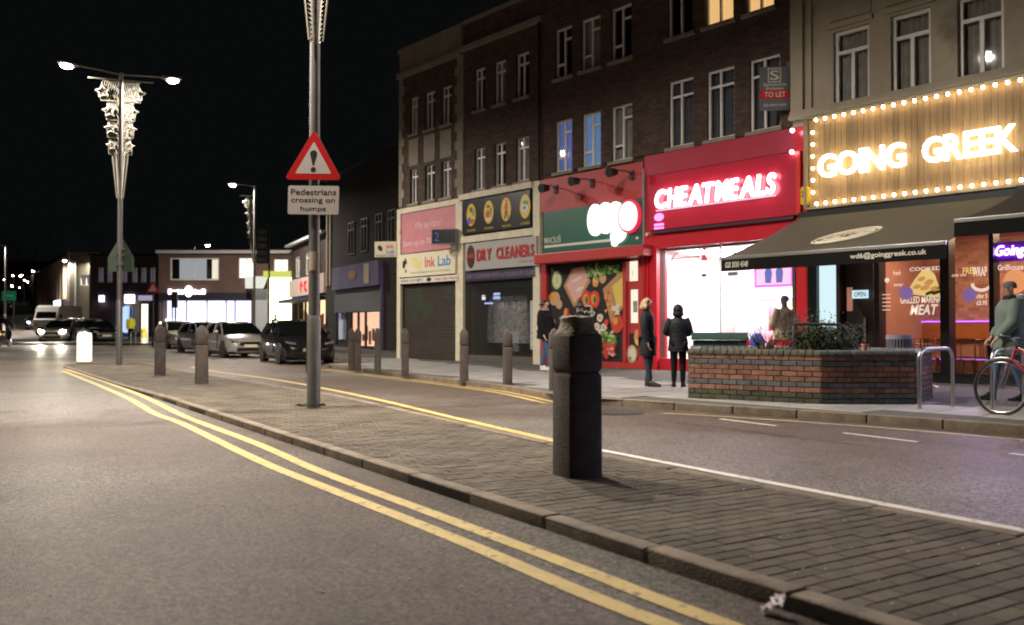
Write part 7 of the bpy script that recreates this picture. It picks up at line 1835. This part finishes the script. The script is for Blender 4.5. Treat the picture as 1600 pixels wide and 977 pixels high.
b = MB(); b.box(LG*.955, LG-.25, -.05, -.01, .8, 3.6); b.build('ochre_panel', mat('ochre', (.3, .22, .10), .8, emit=(1, .75, .4), es=.05), rg2)
# dim buildings up the hill and trees
for i, (px, Y, w, h, l) in enumerate(((34, 330, 30, 16, 'dim terraced house far up the hill, right of the lamp cluster'), (6, 345, 30, 15, 'dim terraced house far up the hill at the left edge'), (-170, 120, 20, 9, 'dark building beyond the left edge of the road'))):
    p = AT(px, 512, Y); Fh = Frame((p.x-w/2, Y), 0); r = empty('far_house', Fh.M, l, 'building', 'far buildings')
    z0 = zg(Y)-.5; MB().box(0, w, 0, 8, z0, z0+h*.6).build('wall', bk2, r); MB().loft([[(0, -.4, z0+h*.6), (0, 8.4, z0+h*.6), (0, 4, z0+h*.85)], [(w, -.4, z0+h*.6), (w, 8.4, z0+h*.6), (w, 4, z0+h*.85)]]).build('roof', lead, r)
    b = MB()
    for k in range(int(w/3)): b.box(k*3+1, k*3+2, -.03, -.002, z0+3.3, z0+4.5)
    b.build('window', MATS['far_window'], r)
gs_ = AT(13, 512, 95); r = empty('direction_sign', place(gs_.x, gs_.y, zg(95)), 'green road direction sign at the far left', 'traffic sign')
za_, zb_ = AT(13, 455, 95).z-zg(95), AT(13, 470, 95).z-zg(95)
MB().box(-.75, .75, -.03, .0, zb_, za_).build('panel', mat('sign_green', (.01, .16, .07), .4, emit=(0, .5, .25), es=.03), r)
for s in (-1, 1): MB().cyl((s*.5, .05, 0), (s*.5, .05, za_), .05, n=8).build('post', lead, r)
MB().box(-.5, .5, -.034, -.031, (za_+zb_)/2-.05, (za_+zb_)/2+.1).build('legend_bar', mat('legend_dim', (.2, .35, .25), .5), r)
def tree(px, Y, h, label):
    p = AT(px, 512, Y); r = empty('tree', place(p.x, p.y, zg(Y)), label, 'tree', 'dark trees along the far road')
    b = MB(); b.tube([(0,0,0), (.1,.05,h*.3), (0,.1,h*.55)], [.28, .2, .1], 8)
    for k in range(7):
        a = random.uniform(0, 6.3); b.tube([(.05, .05, h*(.25+.04*k)), (cos(a)*h*.14, sin(a)*h*.14, h*.5), (cos(a)*h*.25, sin(a)*h*.25, h*.72)], [.12, .07, .02], 5)
    b.build('trunk', twig, r)
    L = MB()
    cl = [(random.gauss(0, h*.14), random.gauss(0, h*.14), h*random.uniform(.42, .92), h*random.uniform(.06, .12)) for _ in range(22)]
    for i in range(2600):
        c = random.choice(cl); x, y, z = [c[j]+random.gauss(0, c[3]*.6) for j in range(3)]
        a, t = random.uniform(0, 6.3), random.uniform(-1, 1); s = random.uniform(.15, .35); d = Vector((cos(a)*cos(t), sin(a)*cos(t), sin(t))); e = Vector((-sin(a), cos(a), .3))
        q = Vector((x, y, z)); L.quad(q, q+d*s*.5+e*s*.3, q+d*s, q+d*s*.5-e*s*.3)
    L.build('crown', leaf, r); return r
tree(50, 300, 26, 'dark tree between the hill lamps and the flats'); tree(27, 310, 20, 'small dark tree behind the green direction sign'); tree(-12, 240, 20, 'dark tree just beyond the left edge')
